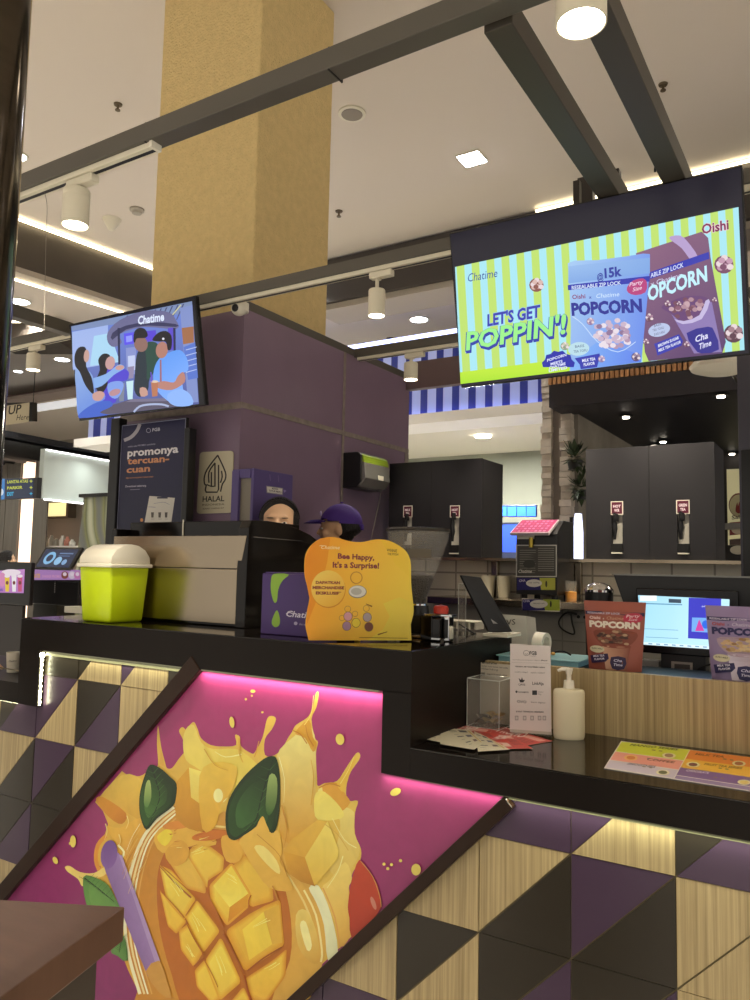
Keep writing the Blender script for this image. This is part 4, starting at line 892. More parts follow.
chunk([(372, 490), (408, 465), (460, 572), (428, 625), (380, 560)], '#dc9020', '#eebb3c', .1)
chunk([(432, 640), (470, 600), (525, 742), (505, 770), (440, 700)], '#dc9020', '#efbf40', .1)
chunk([(470, 605), (530, 515), (605, 680), (525, 750)], '#df9824', '#f4cc4c', .1)
chunk([(550, 490), (665, 410), (750, 375), (765, 545), (620, 640)], '#dc901e', '#eab43a', .08)
g.poly([(610, 485), (690, 418), (722, 540), (636, 600)], '#f2c844', ((650, 440), (680, 590), '#eebd3a')); g.poly([(690, 418), (748, 392), (760, 535), (722, 540)], '#dfa436')
chunk([(620, 670), (720, 605), (775, 560), (770, 660), (690, 770), (640, 745)], '#d8881e', '#eeb93c', .1)
chunk([(540, 790), (615, 700), (660, 800), (640, 850)], '#dc9020', '#eebb3c', .1)
g.stroke([(430, 625), (530, 505), (610, 440), (690, 395)], (8, 5), '#b86418'); g.stroke([(305, 245), (440, 370), (535, 500), (610, 660), (640, 745)], (3, 9), '#b9671a')
# foam and shine at the rim of the jar
g.z(40, 690, 3.75)
sh([(430, 545), (500, 490), (560, 520), (640, 540), (660, 580), (560, 590), (460, 610)], '#e3a53a'); sh([(440, 550), (480, 520), (500, 545), (470, 585)], '#ecc535')
sh([(470, 610), (520, 560), (560, 590), (550, 640), (500, 660)], '#dd9a34')
for q in ((520, 505, 60, 16, '#d9812a'), (640, 545, 70, 18, '#cf6f20')): g.ell(q[0], q[1], q[2], q[3], q[4], -8)
# floating cubes
def face(pts, c, c2, a, b): g.poly(pts, c, (a, b, c2))
face([(560, 290), (508, 350), (510, 480), (545, 512), (592, 530), (645, 525), (662, 470), (568, 402)], '#dd9a2a', '#c47c18', (540, 300), (620, 530))
face([(560, 290), (625, 310), (680, 340), (710, 400), (700, 450), (662, 470), (568, 402)], '#f4d468', '#dba436', (600, 300), (660, 470)); g.ell(680, 400, 22, 22, '#f3dc8e')
g.z(200, 690, 3.75)
sh([(0, 320), (60, 270), (140, 290), (120, 380), (80, 430), (60, 510), (10, 520)], '#ebb845', ((0, 300), (60, 500), '#e0a030')); g.ell(70, 395, 18, 26, '#f3dd92')
face([(480, 490), (440, 488), (345, 560), (315, 605), (395, 627)], '#e6ae40', '#d99a30', (440, 490), (350, 610))
face([(315, 605), (330, 685), (380, 718), (432, 735), (395, 627)], '#d9982c', '#b87418', (330, 620), (420, 730))
face([(395, 627), (480, 490), (522, 600), (518, 632), (432, 735)], '#f4d062', '#dfa838', (470, 520), (440, 730))
# curl of juice in front
sh([(150, 560), (215, 510), (238, 472), (262, 530), (295, 525), (310, 600), (300, 640), (330, 690), (345, 750), (260, 740), (200, 660), (165, 600)], '#e6ad44', ((200, 520), (300, 740), '#e0a23c')); sh([(205, 590), (240, 585), (290, 640), (300, 690), (250, 650)], '#f0cd72'); g.stroke([(215, 540), (250, 570), (300, 620), (330, 700)], 3, '#c9872c')
sh([(80, 560), (110, 545), (160, 590), (150, 640), (100, 640)], '#e3a237')
# leaves
def leaf(ol, rib, dark, mid, hi):
    g.poly(ol, dark, sm=3); cx = sum(p[0] for p in ol)/len(ol); cy = sum(p[1] for p in ol)/len(ol)
    for k, c in ((.86, mid), (.62, hi)):
        g.poly([(cx-6+(p[0]-cx)*k, cy+6+(p[1]-cy)*k) for p in ol], c, ((cx-60, cy+60), (cx+60, cy-40), dark), sm=3)
    g.stroke(rib, (5, 2), '#0f2210')
    for i in range(7):
        t = (i+1)/8; j = min(len(rib)-2, int(t*(len(rib)-1))); u = t*(len(rib)-1)-j
        bx = rib[j][0]*(1-u)+rib[j+1][0]*u; by = rib[j][1]*(1-u)+rib[j+1][1]*u
        g.stroke([(bx, by), (bx-34, by-14-10*t)], (2, .8), '#2f5524', 0); g.stroke([(bx, by), (bx+24, by-26)], (2, .8), '#3c6a2e', 0)
leaf([(280, 248), (240, 258), (170, 320), (120, 390), (98, 460), (103, 540), (130, 563), (165, 545), (212, 512), (236, 474), (262, 530), (285, 526), (300, 450), (302, 340), (294, 275)], [(276, 260), (250, 340), (228, 420), (205, 500), (140, 552)], '#16300f', '#24481c', '#3a6430')
g.poly([(262, 320), (290, 330), (288, 420), (262, 470), (248, 430)], '#8fa862', ((280, 330), (255, 460), '#365f28'), sm=3)
sh([(215, 512), (236, 472), (250, 500), (262, 535), (230, 540)], '#e5ab44')
g.z(40, 690, 3.75)
leaf([(415, 280), (452, 292), (490, 325), (514, 352), (512, 400), (500, 435), (440, 482), (402, 524), (380, 480), (374, 430), (378, 380), (395, 320)], [(420, 288), (440, 350), (450, 410), (405, 515)], '#142c0e', '#29501c', '#44702f')
g.poly([(400, 350), (415, 340), (420, 400), (405, 440), (392, 420)], '#a3b868', ((400, 350), (400, 440), '#4f7b3c'), sm=3)
ZCm()
leaf([(15, 288), (60, 290), (110, 320), (145, 385), (180, 410), (60, 420), (25, 385)], [(20, 292), (70, 330), (130, 380)], '#55803f', '#5f8f45', '#6b9a4c')
leaf([(120, 560), (165, 505), (182, 600), (150, 580)], [(160, 515), (150, 570)], '#4f7b3c', '#5a8843', '#62904a')
# straw
g.poly([(84, 215), (100, 270), (180, 470), (245, 630), (258, 660), (280, 662), (300, 640), (300, 600), (230, 420), (150, 200), (120, 180)], '#75588f', ((130, 430), (230, 395), '#957aae'))
g.poly([(150, 205), (160, 205), (303, 600), (296, 640)], '#a38cb8'); g.ell(112, 203, 31, 54, '#6f4c8c', 8, ((90, 160), (130, 250), '#7d5a9a'))
g.poly([(250, 640), (300, 600), (330, 680), (345, 740), (300, 720)], '#c98a3a', sm=2)
# red mango on the right
ZDm(); g.poly([(525, 222), (560, 262), (592, 315), (607, 400), (560, 460), (497, 518), (488, 440), (482, 400), (492, 320), (505, 270)], '#b8452a', ((520, 230), (540, 500), '#a83824'), sm=2); g.ell(578, 385, 8, 26, '#c97a62', -20); g.stroke([(530, 228), (575, 285), (602, 360), (607, 400)], 3, '#c98c4a')
# fibres, shadows between the pieces and small shine marks
ZCm(); rr_ = random.Random(21)
for (pa, pb, w, c) in (((300, 245), (420, 365), (2, 7), '#a9551a'), ((540, 500), (620, 650), (7, 4), '#a9551a'), ((620, 655), (650, 760), (5, 8), '#9f4c16'), ((395, 440), (300, 335), (5, 2), '#b9661c'), ((440, 372), (400, 432), 4, '#b9661c'), ((400, 455), (470, 580), (3, 6), '#b5621b'), ((470, 600), (520, 700), 3, '#b9661c'), ((430, 622), (470, 590), 6, '#a9551a'), ((630, 640), (760, 550), (6, 5), '#a9551a'), ((600, 690), (560, 740), 5, '#b5621b'), ((480, 350), (540, 480), (3, 8), '#b5621b'), ((645, 355), (635, 400), 4, '#b9661c'), ((725, 320), (745, 375), 5, '#c07a26')):
    g.stroke([pa, ((pa[0]+pb[0])/2+rr_.uniform(-5, 5), (pa[1]+pb[1])/2+rr_.uniform(-5, 5)), pb], w, c)
for (x, y, a, l) in ((350, 300, 50, 60), (430, 430, 60, 60), (520, 580, 65, 70), (560, 280, 30, 40), (650, 470, -25, 60), (700, 640, -30, 50), (395, 540, 60, 50), (420, 200, -25, 40)):
    for k in range(3):
        a_ = math.radians(a+rr_.uniform(-8, 8)); ox_ = rr_.uniform(-12, 12); oy_ = rr_.uniform(-12, 12)
        g.stroke([(x+ox_, y+oy_), (x+ox_+l*.5*math.cos(a_)+2, y+oy_+l*.5*math.sin(a_)), (x+ox_+l*math.cos(a_), y+oy_+l*math.sin(a_))], (1, 3), '#f8de7a')
g.z(40, 690, 3.75)
for i in range(14):
    x = rr_.uniform(480, 680); y = rr_.uniform(520, 600); g.stroke([(x, y), (x+rr_.uniform(15, 45), y+rr_.uniform(-14, 6))], (3, 1), rr_.choice(['#f2cf74', '#b8601c', '#e8a83c', '#c9731e']), 0)
for i in range(10):
    x = 330+rr_.uniform(-30, 20); y = 560+i*18; g.stroke([(x+60, y-60), (x+30, y-10), (x+10, y+40)], (2, 1), rr_.choice(['#f4dfae', '#b8762a', '#e6b25a']))
for (x, y, l) in ((250, 500, 60), (300, 540, 50), (330, 470, 50)):
    g.stroke([(x, y), (x+6, y+l*.5), (x-4, y+l)], (4, 1), '#f3cf7c')
g.z(200, 690, 3.75)
for (pts, w, c) in (([(300, 250), (320, 330), (318, 420)], (3, 1), '#f6e2a0'), ([(420, 260), (430, 330), (420, 430)], (2, 4), '#d79a34'), ([(310, 430), (330, 520), (318, 590)], (5, 2), '#d08a26'), ([(470, 500), (520, 540), (560, 600)], 3, '#d9a548'), ([(500, 480), (545, 560), (590, 590)], (2, 4), '#f5dc92'), ([(540, 620), (520, 680), (480, 740)], (4, 2), '#f5dc92'), ([(60, 230), (100, 250), (160, 240)], (2, 5), '#f6df92'), ([(20, 220), (60, 280), (110, 300)], (4, 2), '#d79a34'), ([(150, 180), (150, 230), (165, 270)], (6, 3), '#e0a63a'), ([(430, 20), (420, 90), (395, 130)], (2, 3), '#f4d26c'), ([(580, 250), (560, 300), (530, 350)], (2, 3), '#f4d26c'), ([(225, 190), (215, 230), (208, 250)], (3, 4), '#d9902e'), ([(350, 150), (380, 165), (405, 200)], 4, '#c97f24'), ([(400, 130), (408, 170), (430, 210)], (2, 5), '#c97f24'), ([(450, 365), (490, 350), (530, 360)], 4, '#c97f24')):
    g.stroke(pts, w, c)
# drops
g.z()
for cx, cy, rx_, ry_, r_ in ((74.2, 841, 3, 6, 0), (56.5, 860, 2.4, 3.8, -25), (233, 722, 2.5, 5.6, -8), (341, 739, 4.3, 5.6, -8), (396.5, 791.5, 5.6, 3.6, -25), (417, 869, 4.8, 5.8, 0), (247, 699, 1.2, 1.2, 0), (253, 695.5, 1, 1, 0), (263.5, 712, 1.3, 1, 0), (385, 863.5, 1.6, 1.6, 0), (388.8, 868, 1.6, 1.6, 0), (392.5, 864, 1.6, 1.6, 0), (401.5, 860, 1.6, 1.6, 0), (254, 691, 2.5, 1.6, 0), (71, 843, .9, 1.4, 0)):
    g.ell(cx, cy, rx_, ry_, '#ecc65a', r_)
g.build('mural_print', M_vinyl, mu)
# diagonal trims
def trimbar(tp, bp, w, side):
    a = Vector((tp[0], D-.004, tp[1])); b = Vector((bp[0], D-.004, bp[1])); d = (b-a).normalized(); n = Vector((d.z, 0, -d.x))*w*side
    mb = MB(); mb.prism([a, b, b+n, a+n], (0, .03, 0), .003); mb.build('diagonal_trim', mat('dark_brown_gloss', '#2a1a10', .35, spec=.25), ct)
def fit(z, P_, Q_): return ext(P_, Q_, z)
lw = (Lt[0]-mp(184, 670)[0])*.72
trimbar(ext(Lt, Lb, ZUB-.002), ext(Lt, Lb, FL+.002), lw, 1)
trimbar(ext(Rt_, Rb, ZLB-.002), ext(Rt_, Rb, FL+.002), .038, -1)
# led strips
mb = MB(); mb.box(-2.925, XB-.12, D+.005, D+.012, ZUB-.006, ZUB-.0005); mb.build('led_strip', mat('counter_led', '#6b6750', emit=.12, ecol='#e6e8b8'), ct)
mb = MB(); mb.box(-2.925, -2.05, YT_-.012, YT_-.004, ZUB-.022, ZUB-.004); mb.build('led_channel', mat('led_channel', '#6e6c50', .4), ct)
mb = MB(); mb.box(-.85, XC_, YT_-.014, YT_-.004, ZLB-.012, ZLB-.002); mb.build('led_channel', mat('led_channel', '#6e6c50', .4), ct)
mb = MB(); mb.box(XB-.02, XC_, D+.006, D+.011, ZLB-.004, ZLB-.0003); mb.build('led_strip', mat('counter_led_dim', '#55543c', emit=.04, ecol='#d8deb0'), ct)
mb = MB(); mb.box(-2.939, -2.936, D+.006, D+.012, .845, ZUB-.01); 
for k in range(9): mb.sph((-2.931, D+.006, .86+k*.022), .0055, n=8)
mb.sph((-2.93, D+.004, ZUB-.02), .011, n=10)
mb.build('led_strip', M_ledb, ct)
mb = MB(); mb.box(-3.3, XA, D+.006, D+.012, .838, .8398); mb.build('led_strip', M_ledb, ct)
for (xa_, xb_, zz_, e, c) in ((-2.05, -1.25, ZUB-.004, 1.5, (1, .85, .72)), (-2.92, -2.05, ZUB-.004, .6, (1, 1, .75)), (-1.25, XC_, ZLB-.002, .65, (.95, 1, .75))):
    ld = bpy.data.lights.new('led_light', 'AREA'); ld.shape = 'RECTANGLE'; ld.size = xb_-xa_; ld.size_y = .006; ld.energy = e*(xb_-xa_); ld.color = c
    lo = bpy.data.objects.new('led_light', ld); COL.objects.link(lo); lo.parent = ct; lo.location = Vector(((xa_+xb_)/2, D+.004, zz_-.006))-ct.location

# wood panel standing between customer ledge and staff counter
mb = MB(); mb.box(XB+.002, XC_, 2.604, 2.63, ZL-.02, 1.128, .002); o = mb.build('wood_panel', woodmat('zebra_panel', '#917c58', '#ab966c', '#bfab80', .4, (120, 120, 1.3))); origin_to(o, (-.2, 2.6, ZL)); tag(o, 'light wood grain upright panel behind the hand sanitiser and menu sheet', 'panel')
ZP = 1.118; ZS = .98
mb = MB(); mb.box(XB+.004, XC_, 2.632, 2.925, ZP-.03, ZP, .002); mb.box(XB+.004, XC_, 2.632, 2.66, PLAT, ZP-.03); o = mb.build('pouch_shelf', M_blk); origin_to(o, (-.2, 2.78, ZP)); tag(o, 'black shelf directly behind the wood grain panel, under pouches and blue tray', 'shelf')
mb = MB(); mb.box(XB+.004, XC_, 2.93, 3.25, ZS-.04, ZS); mb.box(-1.6, XB+.0035, 2.87, 3.25, ZS-.04, ZS); o = mb.build('staff_worktop', M_blk); origin_to(o, (-.2, 2.9, ZS)); tag(o, 'black staff worktop behind the wood grain panel, carrying the register', 'worktop')
mb = MB(); mb.box(XB+.01, XC_, 2.67, 3.2, PLAT, ZS-.041); o = mb.build('staff_cabinet', M_plas); origin_to(o, (-.2, 2.9, PLAT)); tag(o, 'black base cabinet under the staff worktop', 'cabinet')
# ================================================================== THINGS ON THE RAISED COUNTER
ZU0 = ZU+.0004
def place(name, label, cat, x, y, z=ZU0, group=None): return thing(name, label, cat, (x, y, z), group)
# swing lid bin
bx0, bx1, by0, by1 = -2.76, -2.585, 2.125, 2.300
t = place('waste_bin', 'lime green plastic bin with white swing lid on the raised counter', 'bin', (bx0+bx1)/2, (by0+by1)/2)
zb = at(90, 566, 'y', by0).z
def frust(mb, x0, x1, y0, y1, z0, z1, e, bev=.012):
    tt = bmesh.new(); bmesh.ops.create_cube(tt, size=1)
    for v in tt.verts:
        k = e if v.co.z > 0 else 0
        v.co = Vector(((x0+x1)/2+v.co.x*(x1-x0+2*k), (y0+y1)/2+v.co.y*(y1-y0+2*k), z0 if v.co.z < 0 else z1))
    bmesh.ops.bevel(tt, geom=list(tt.edges), offset=bev, segments=3, affect='EDGES', profile=.5); return mb.add(tt)
mb = frust(MB(), bx0, bx1, by0, by1, ZU0, zb, .014, .012); mb.build('bin_body', mat('lime_plastic', '#c6dc12', .28, emit=.0, noise=.05, nscale=6, bump=.25, bscale=9), t, True)
mb = MB(); mb.box(bx0-.022, bx1+.022, by0-.022, by1+.022, zb-.004, zb+.012, .005); mb.build('rim', M_white, t, True)
# lid: rounded hood
prof = [(-.105, 0), (-.10, .03), (-.075, .062), (-.04, .08), (0, .086), (.04, .08), (.075, .062), (.10, .03), (.105, 0)]
yc = (by0+by1)/2; xc = (bx0+bx1)/2
mb = MB(); mb.prism([(bx0-.012, yc+a, zb+.012+b*.95) for a, b in prof], (bx1-bx0+.024, 0, 0), .004); mb.build('swing_lid', M_white, t, True)
g = Art((0, by0-.0065, 0), X, Z).z(0, 500, 3)
g.rect(298, 226, 321, 259, '#6d7a1e'); g.rect(301, 229, 318, 256, '#a2b32a'); g.rect(304, 233, 315, 241, '#5c6420'); g.rect(304, 245, 315, 252, '#c8cc7a'); g.build('sticker', M_art, t)
# small white box behind the bin
p = at(64, 612, 'y', 2.42); q = at(92, 612, 'y', 2.42)
mb = MB(); mb.box(p.x, q.x, 2.42, 2.5, ZU0, ZU0+.03, .002); o = mb.build('white_box', M_white); origin_to(o, (p.x, 2.42, ZU0)); tag(o, 'small flat white box on the counter behind the lime bin', 'box')

# espresso machine seen from behind
mx0, mx1, my0, my1 = -2.83, -2.05, 2.33, 2.78
t = place('espresso_machine', 'espresso machine with stainless back panel and glossy black cheeks behind the lime bin', 'coffee machine', (mx0+mx1)/2, (my0+my1)/2)
zs = at(241, 569, 'y', my0).z; zt = at(180, 536, 'y', my0).z
mb = MB(); mb.box(mx0, mx1-.03, my0, my0+.012, ZU0+.012, zs-.002, .002); mb.build('lower_back_panel', M_steel, t)
mb = MB(); mb.prism([(mx0, my0, zs+.001), (mx1-.028, my0, zs+.001), (mx1, my0, zt), (mx0, my0, zt)], (0, .012, 0), .001); mb.build('upper_back_panel', M_steel, t)
mb = MB(); mb.box(mx0+.01, mx1-.05, my0+.013, my1-.02, ZU0+.0, zt-.002, .004); mb.build('machine_body', M_black, t)
side = [(my0-.001, ZU0), (my0-.001, zs), (my0+.004, 1.60), (my0+.02, 1.628), (2.45, 1.632), (2.55, 1.628), (2.65, 1.612), (2.74, 1.590), (2.80, 1.565), (2.80, 1.50), (2.72, 1.46), (2.74, 1.25), (2.78, ZU0)]
mb = MB(); mb.prism([(mx1-.045, a, b) for a, b in side], (.05, 0, 0), .003); mb.build('side_cheek', M_black, t)
mb = MB(); mb.prism([(mx0-.02, a, min(b, 1.60)) for a, b in side], (.03, 0, 0), .003); mb.build('side_cheek', M_black, t)
mb = MB(); mb.box(mx0+.02, mx1-.046, my0+.07, my1-.05, zt-.001, 1.632, .004); mb.build('cup_tray', M_black, t)
mb = MB(); mb.cyl((mx0+.36, my0+.066, zt+.004), (mx0+.36, my0+.066, 1.64), .003, n=8); mb.build('tray_rail_post', M_white, t)
a = at(253, 537, 'x', mx1+.0065); b = at(302, 541, 'x', mx1+.0065)
mb = MB(); mb.tube([a, b], .0022, 6); mb.build('chrome_trim_line', M_chrome, t)
for x in (mx0+.08, mx1-.14):
    mb = MB(); mb.cyl((x, my1-.1, ZU0+.16), (x, my1+.04, ZU0+.14), .03); mb.build('group_head', M_chrome, t, True)

# purple gift bag box
t = place('purple_gift_box', 'purple carton with a green swirl and white lettering behind the orange sign', 'box', -1.69, 2.27)
bz1 = at(285, 574, 'y', 2.2).z; gx0 = at(261.5, 600, 'y', 2.2).x; gx1 = gx0+.34
mb = MB(); mb.box(gx0, gx1, 2.2, 2.34, ZU0, bz1, .003); mb.build('carton', mat('carton_purple', '#3f2a63', .4), t)
g = Art((0, 2.1995, 0), X, Z).z(230, 460, 3.409)
g.poly([(150, 388), (200, 390), (180, 410), (165, 440), (160, 480), (150, 485), (140, 450), (140, 410)], '#7ea43a', sm=3); g.poly([(160, 512), (170, 540), (168, 562), (155, 570), (143, 560), (145, 540)], '#7ea43a', sm=3)
g.text('Chatime', (192, 533), (300, 542), 20, '#cfc9dc', .01, .25); g.ell(224, 557, 6, 6, '#9f97b5'); g.text('the tea', (236, 563), (262, 565), 8, '#9f97b5'); g.stroke([(192, 524), (204, 520), (216, 526)], 2.5, '#cfc9dc')
g.build('print', M_art, t)
mb = MB(); mb.box(gx0+.01, gx1-.01, 2.205, 2.335, bz1, bz1+.006, .002); mb.build('lid_flap', mat('carton_purple', '#3f2a63'), t)

# orange standee
P1 = at(308, 641.5, 'z', ZU0+.0005); P2 = at(411, 641.5, 'z', ZU0+.0005)
uu = (P2-P1).normalized(); nn = Z.cross(uu).normalized(); nn = -nn if nn.dot(EYE-P1) < 0 else nn
t = thing('orange_standee', 'wavy edged orange and yellow promotional standee at the raised counter edge', 'sign', (P1+P2)/2)
g = Art(P1+nn*.0022, uu, Z).z(300, 530, 6.25)
ol = [(55, 690), (45, 650), (35, 600), (40, 540), (50, 480), (60, 430), (56, 385), (40, 330), (28, 270), (30, 180), (45, 130), (75, 90), (125, 55), (190, 43), (240, 50), (300, 68), (350, 75), (400, 74), (450, 62), (500, 58), (560, 68), (620, 98), (665, 135), (690, 190), (694, 260), (695, 330), (703, 420), (710, 480), (708, 530), (692, 590), (690, 640), (697, 690)]
ols = smoothpts(ol[:-1]+[ol[-1]], 2, False)
pts3 = [g.p(q)-nn*.0022 for q in ols]
mb = MB(); mb.prism(pts3, -nn*.004); mb.build('board', mat('card_edge', '#d9b23a', .6), t)
g.poly(ols, '#f2a628', ((150, 300), (700, 480), '#f6d84a')); 
g.poly([(40, 330), (28, 270), (30, 180), (75, 90), (125, 55), (190, 43), (170, 200), (120, 400), (56, 560), (38, 600), (45, 500), (60, 430)], '#ea921c', ((60, 300), (180, 320), '#ec9c1e'), sm=0)
g.poly([(500, 58), (620, 98), (690, 190), (694, 300), (600, 220), (540, 120)], '#f2c433', ((520, 100), (680, 260), '#f4d245'))
g.poly([(420, 690), (520, 620), (560, 540), (520, 460), (620, 420), (703, 450), (708, 530), (692, 590), (697, 690)], '#f3d84a', ((480, 560), (690, 680), '#ecd24e'))
g.ell(178, 372, 108, 116, '#d98f22'); g.ell(176, 366, 106, 114, '#f4d263', 0, ((100, 280), (240, 460), '#eeb83c'), 40)
def st_t(s, A, B, h, c, b=0, sh_=0): g.text(s, A, B, h, c, b, sh_)
st_t('Chatime', (132, 118), (248, 120), 22, '#f9e3b0', .01, .25); g.stroke([(122, 100), (135, 96), (146, 104)], 3, '#f9e3b0')
st_t('Bee Happy,', (236, 178), (464, 188), 32, '#7e2b3a', .035); st_t("It's a Surprise!", (204, 234), (494, 240), 34, '#7e2b3a', .035)
st_t('DAPATKAN', (98, 336), (250, 338), 17, '#8a3430', .05); st_t('MERCHANDISE', (78, 368), (276, 370), 17, '#8a3430', .05); st_t('EKSKLUSIF*', (98, 402), (258, 404), 17, '#8a3430', .05)
st_t('WINNIE', (542, 134), (606, 140), 18, '#8a6420', .02); st_t('THE POOH', (546, 156), (614, 160), 14, '#8a6420', .02)
for cx, cy, r in ((352, 298, 36), (298, 494, 19), (344, 524, 17), (414, 490, 19), (262, 550, 17)):
    g.stroke([(cx+r*math.cos(a*PI/10), cy+r*math.sin(a*PI/10)) for a in range(21)], 6 if r > 30 else 3.5, '#c98d34' if r > 30 else '#b98a44', 0)
g.ell(360, 386, 57, 40, '#8f8a78'); g.ell(359, 384, 53, 36, '#dcd9cf'); g.ell(352, 384, 34, 22, '#b9b6ab')
for cx, cy, c in ((300, 540, '#dba0a8'), (292, 600, '#a9839c'), (350, 580, '#f0d53c'), (420, 545, '#b0a0a4'), (430, 605, '#7b4a3c')): g.ell(cx, cy, 28, 30, '#8a6a38'); g.ell(cx, cy, 25, 27, c)
g.stroke([(412, 462), (450, 478)], (4, 9), '#8a5a1c', 0); g.stroke([(486, 654), (545, 636)], (9, 4), '#8a5a1c', 0); g.stroke([(370, 672), (672, 676)], 3.5, '#8a6420', 0)
g.build('print', M_art, t)
mb = MB(); c = (P1+P2)/2-nn*.006; mb.prism([c-nn*.004, c-nn*.10, c+Z*.19-nn*.004], uu*.003); mb.build('prop_leg', mat('card_edge', '#d9b23a'), t)

# coffee grinder
gx, gy = at(418, 530, 'y', 2.52).x, 2.52
t = place('coffee_grinder', 'coffee grinder with wide clear bean hopper behind the orange standee', 'grinder', gx, gy)
r0 = 32.5*depth((gx, gy, 1.5))/F; ztop = at(418, 532, 'y', gy).z; zbt = at(425, 606, 'y', gy).z
hx = (gx, gy, 0)
mb = MB(); mb.lathe([(r0*.97, ztop), (r0*.95, ztop-.03), (r0*.26, zbt+.015), (r0*.24, zbt), (r0*.24-.004, zbt), (r0*.26-.004, zbt+.016), (r0*.95-.004, ztop-.03), (r0*.97-.004, ztop)], hx, 48); mb.build('hopper', M_glass, t, True)
mb = MB(); mb.lathe([(0, ztop), (r0*1.0, ztop), (r0*1.02, ztop+.006), (r0*.98, ztop+.012), (r0*.5, ztop+.017), (0, ztop+.017)], hx, 48); mb.build('hopper_lid', mat('smoky_lid', '#3a3632', .2), t, True)
bt = bmesh.new(); mb = MB(); zz1 = ztop-.155
mb.lathe([(0, zbt+.002), (r0*.22, zbt+.002), (r0*.24, zbt+.016), (r0*.50, zz1-.02), (r0*.48, zz1-.005), (r0*.2, zz1+.006), (0, zz1+.008)], hx, 36); mb.build('coffee_beans', mat('coffee_beans', '#1a0f09', .4, noise=.5, nscale=120, bump=1, bscale=160), t, True)
mb = MB(); mb.box(gx-.045, gx+.06, gy-.05, gy+.08, ZU0+.012, zbt-.03, .008); mb.lathe([(0, zbt-.032), (.05, zbt-.032), (.045, zbt+.002), (0, zbt+.002)], hx, 32); mb.build('grinder_body', M_plas, t, True)
mb = MB(); mb.lathe([(r0*.26, zbt-.004), (r0*.34, zbt-.004), (r0*.34, zbt+.008), (r0*.27, zbt+.008)], hx, 32); mb.build('collar', M_chrome, t, True)
mb = MB(); mb.box(gx-.06, gx+.075, gy-.07, gy+.1, ZU0, ZU0+.012, .003); mb.build('base_plate', M_steel, t)
mb = MB(); mb.cyl((gx+.0, gy-.06, ZU0+.06), (gx+.0, gy-.1, ZU0+.05), .012); mb.build('spout', M_chrome, t, True)
g = Art((0, gy-r0*.86, 0), X, Z).z(380, 500, 6.25); g.rect(170, 305, 320, 362, '#6a6458'); g.build('label_sheet', M_art, t)
# knock box cluster with red knob
kx = at(441, 640, 'z', ZU0).x; ky = 2.36
p = at(433, 641, 'z', ZU0)
t = thing('tamping_station', 'black and chrome tamping station with red knob right of the grinder', 'coffee tool', (p.x, p.y, ZU0))
w = 8*depth(p)/F
mb = MB(); mb.box(p.x-w*1.9, p.x-w*.15, p.y, p.y+.07, ZU0, ZU0+.085, .004); mb.box(p.x+w*0.0, p.x+w*1.1, p.y-.012, p.y+.05, ZU0+.01, ZU0+.078, .003); mb.build('black_block', M_black, t)
mb = MB(); mb.box(p.x-w*.03, p.x+w*1.15, p.y-.0125, p.y-.009, ZU0+.006, ZU0+.012); mb.box(p.x+w*1.2, p.x+w*2.0, p.y+.01, p.y+.05, ZU0, ZU0+.085, .004); mb.box(p.x-w*1.9, p.x+w*2, p.y+.03, p.y+.07, ZU0+.083, ZU0+.09, .001); mb.build('chrome_frame', M_chrome, t)
mb = MB(); mb.box(p.x+w*1.3, p.x+w*1.9, p.y+.0085, p.y+.012, ZU0+.012, ZU0+.075); mb.build('inset', M_black, t)
mb = MB(); mb.lathe([(0, 0), (.018, 0), (.026, .004), (.027, .022), (.022, .03), (.008, .032), (0, .036)], (p.x+w*.5, p.y+.03, ZU0+.09), 28); mb.build('red_knob', mat('red_plastic', '#b8321f', .3), t, True); 
# white organiser and acrylic divider
p = at(470, 630, 'z', ZU0); t = thing('white_rack', 'low white plastic rack behind the clear acrylic divider', 'rack', (p.x, p.y, ZU0))
mb = MB(); w = .16; mb.box(p.x-.13, p.x+.02, p.y+.02, p.y+.1, ZU0+.028, ZU0+.034, .002)
for i in range(6): mb.box(p.x-.13+i*.028, p.x-.122+i*.028, p.y+.022, p.y+.098, ZU0, ZU0+.028)
mb.build('rack_frame', M_white, t)
pa = at(458, 634, 'z', ZU0); pb = at(476, 633, 'z', ZU0); zt_ = at(467, 584, 'y', pa.y).z
t = thing('acrylic_divider', 'small clear acrylic divider standing beside the black tablet', 'divider', pa)
mb = MB(); mb.box(pa.x, pb.x+.0, pa.y, pa.y+.003, ZU0, zt_); mb.build('clear_sheet', M_glass, t)
mb = MB()
for q0, q1 in (((pa.x, zt_), (pb.x, zt_)), ((pb.x, zt_), (pb.x, ZU0)), ((pa.x, zt_), (pa.x, ZU0))): mb.tube([(q0[0], pa.y+.001, q0[1]), (q1[0], pa.y+.001, q1[1])], .0012, 5)
mb.build('polished_edge', mat('acrylic_edge', '#cfd2cc', .3), t)
# tablet on a stand, tilted, seen from behind
yt = 2.74
A = at(461, 575, 'y', yt-.10); B = at(481, 577, 'y', yt-.02); Cc = at(513, 632, 'y', yt+.06); Dd = at(489, 637, 'y', yt-.02)
t = thing('register_tablet', 'black tablet display leaning back on its stand at the raised counter end', 'tablet', (Cc.x-.05, yt, ZU0))
Dd.z = max(Dd.z, ZU+.016); Cc.z = max(Cc.z, ZU+.016)
n_ = (B-A).cross(Dd-A).normalized(); n_ = -n_ if n_.dot(EYE-A) < 0 else n_
mb = MB(); mb.prism([A, B, Cc, Dd], -n_*.012, .003); mb.build('tablet_body', M_plas, t)
q = lambda u, v: A*(1-u)*(1-v)+B*u*(1-v)+Cc*u*v+Dd*(1-u)*v
mb = MB(); mb.prism([q(.35, .42), q(.8, .42), q(.8, .85), q(.35, .85)], n_*.001); mb.build('silver_sticker', mat('silver_sticker', '#9a9793', .35, .3, noise=.4, nscale=60), t)
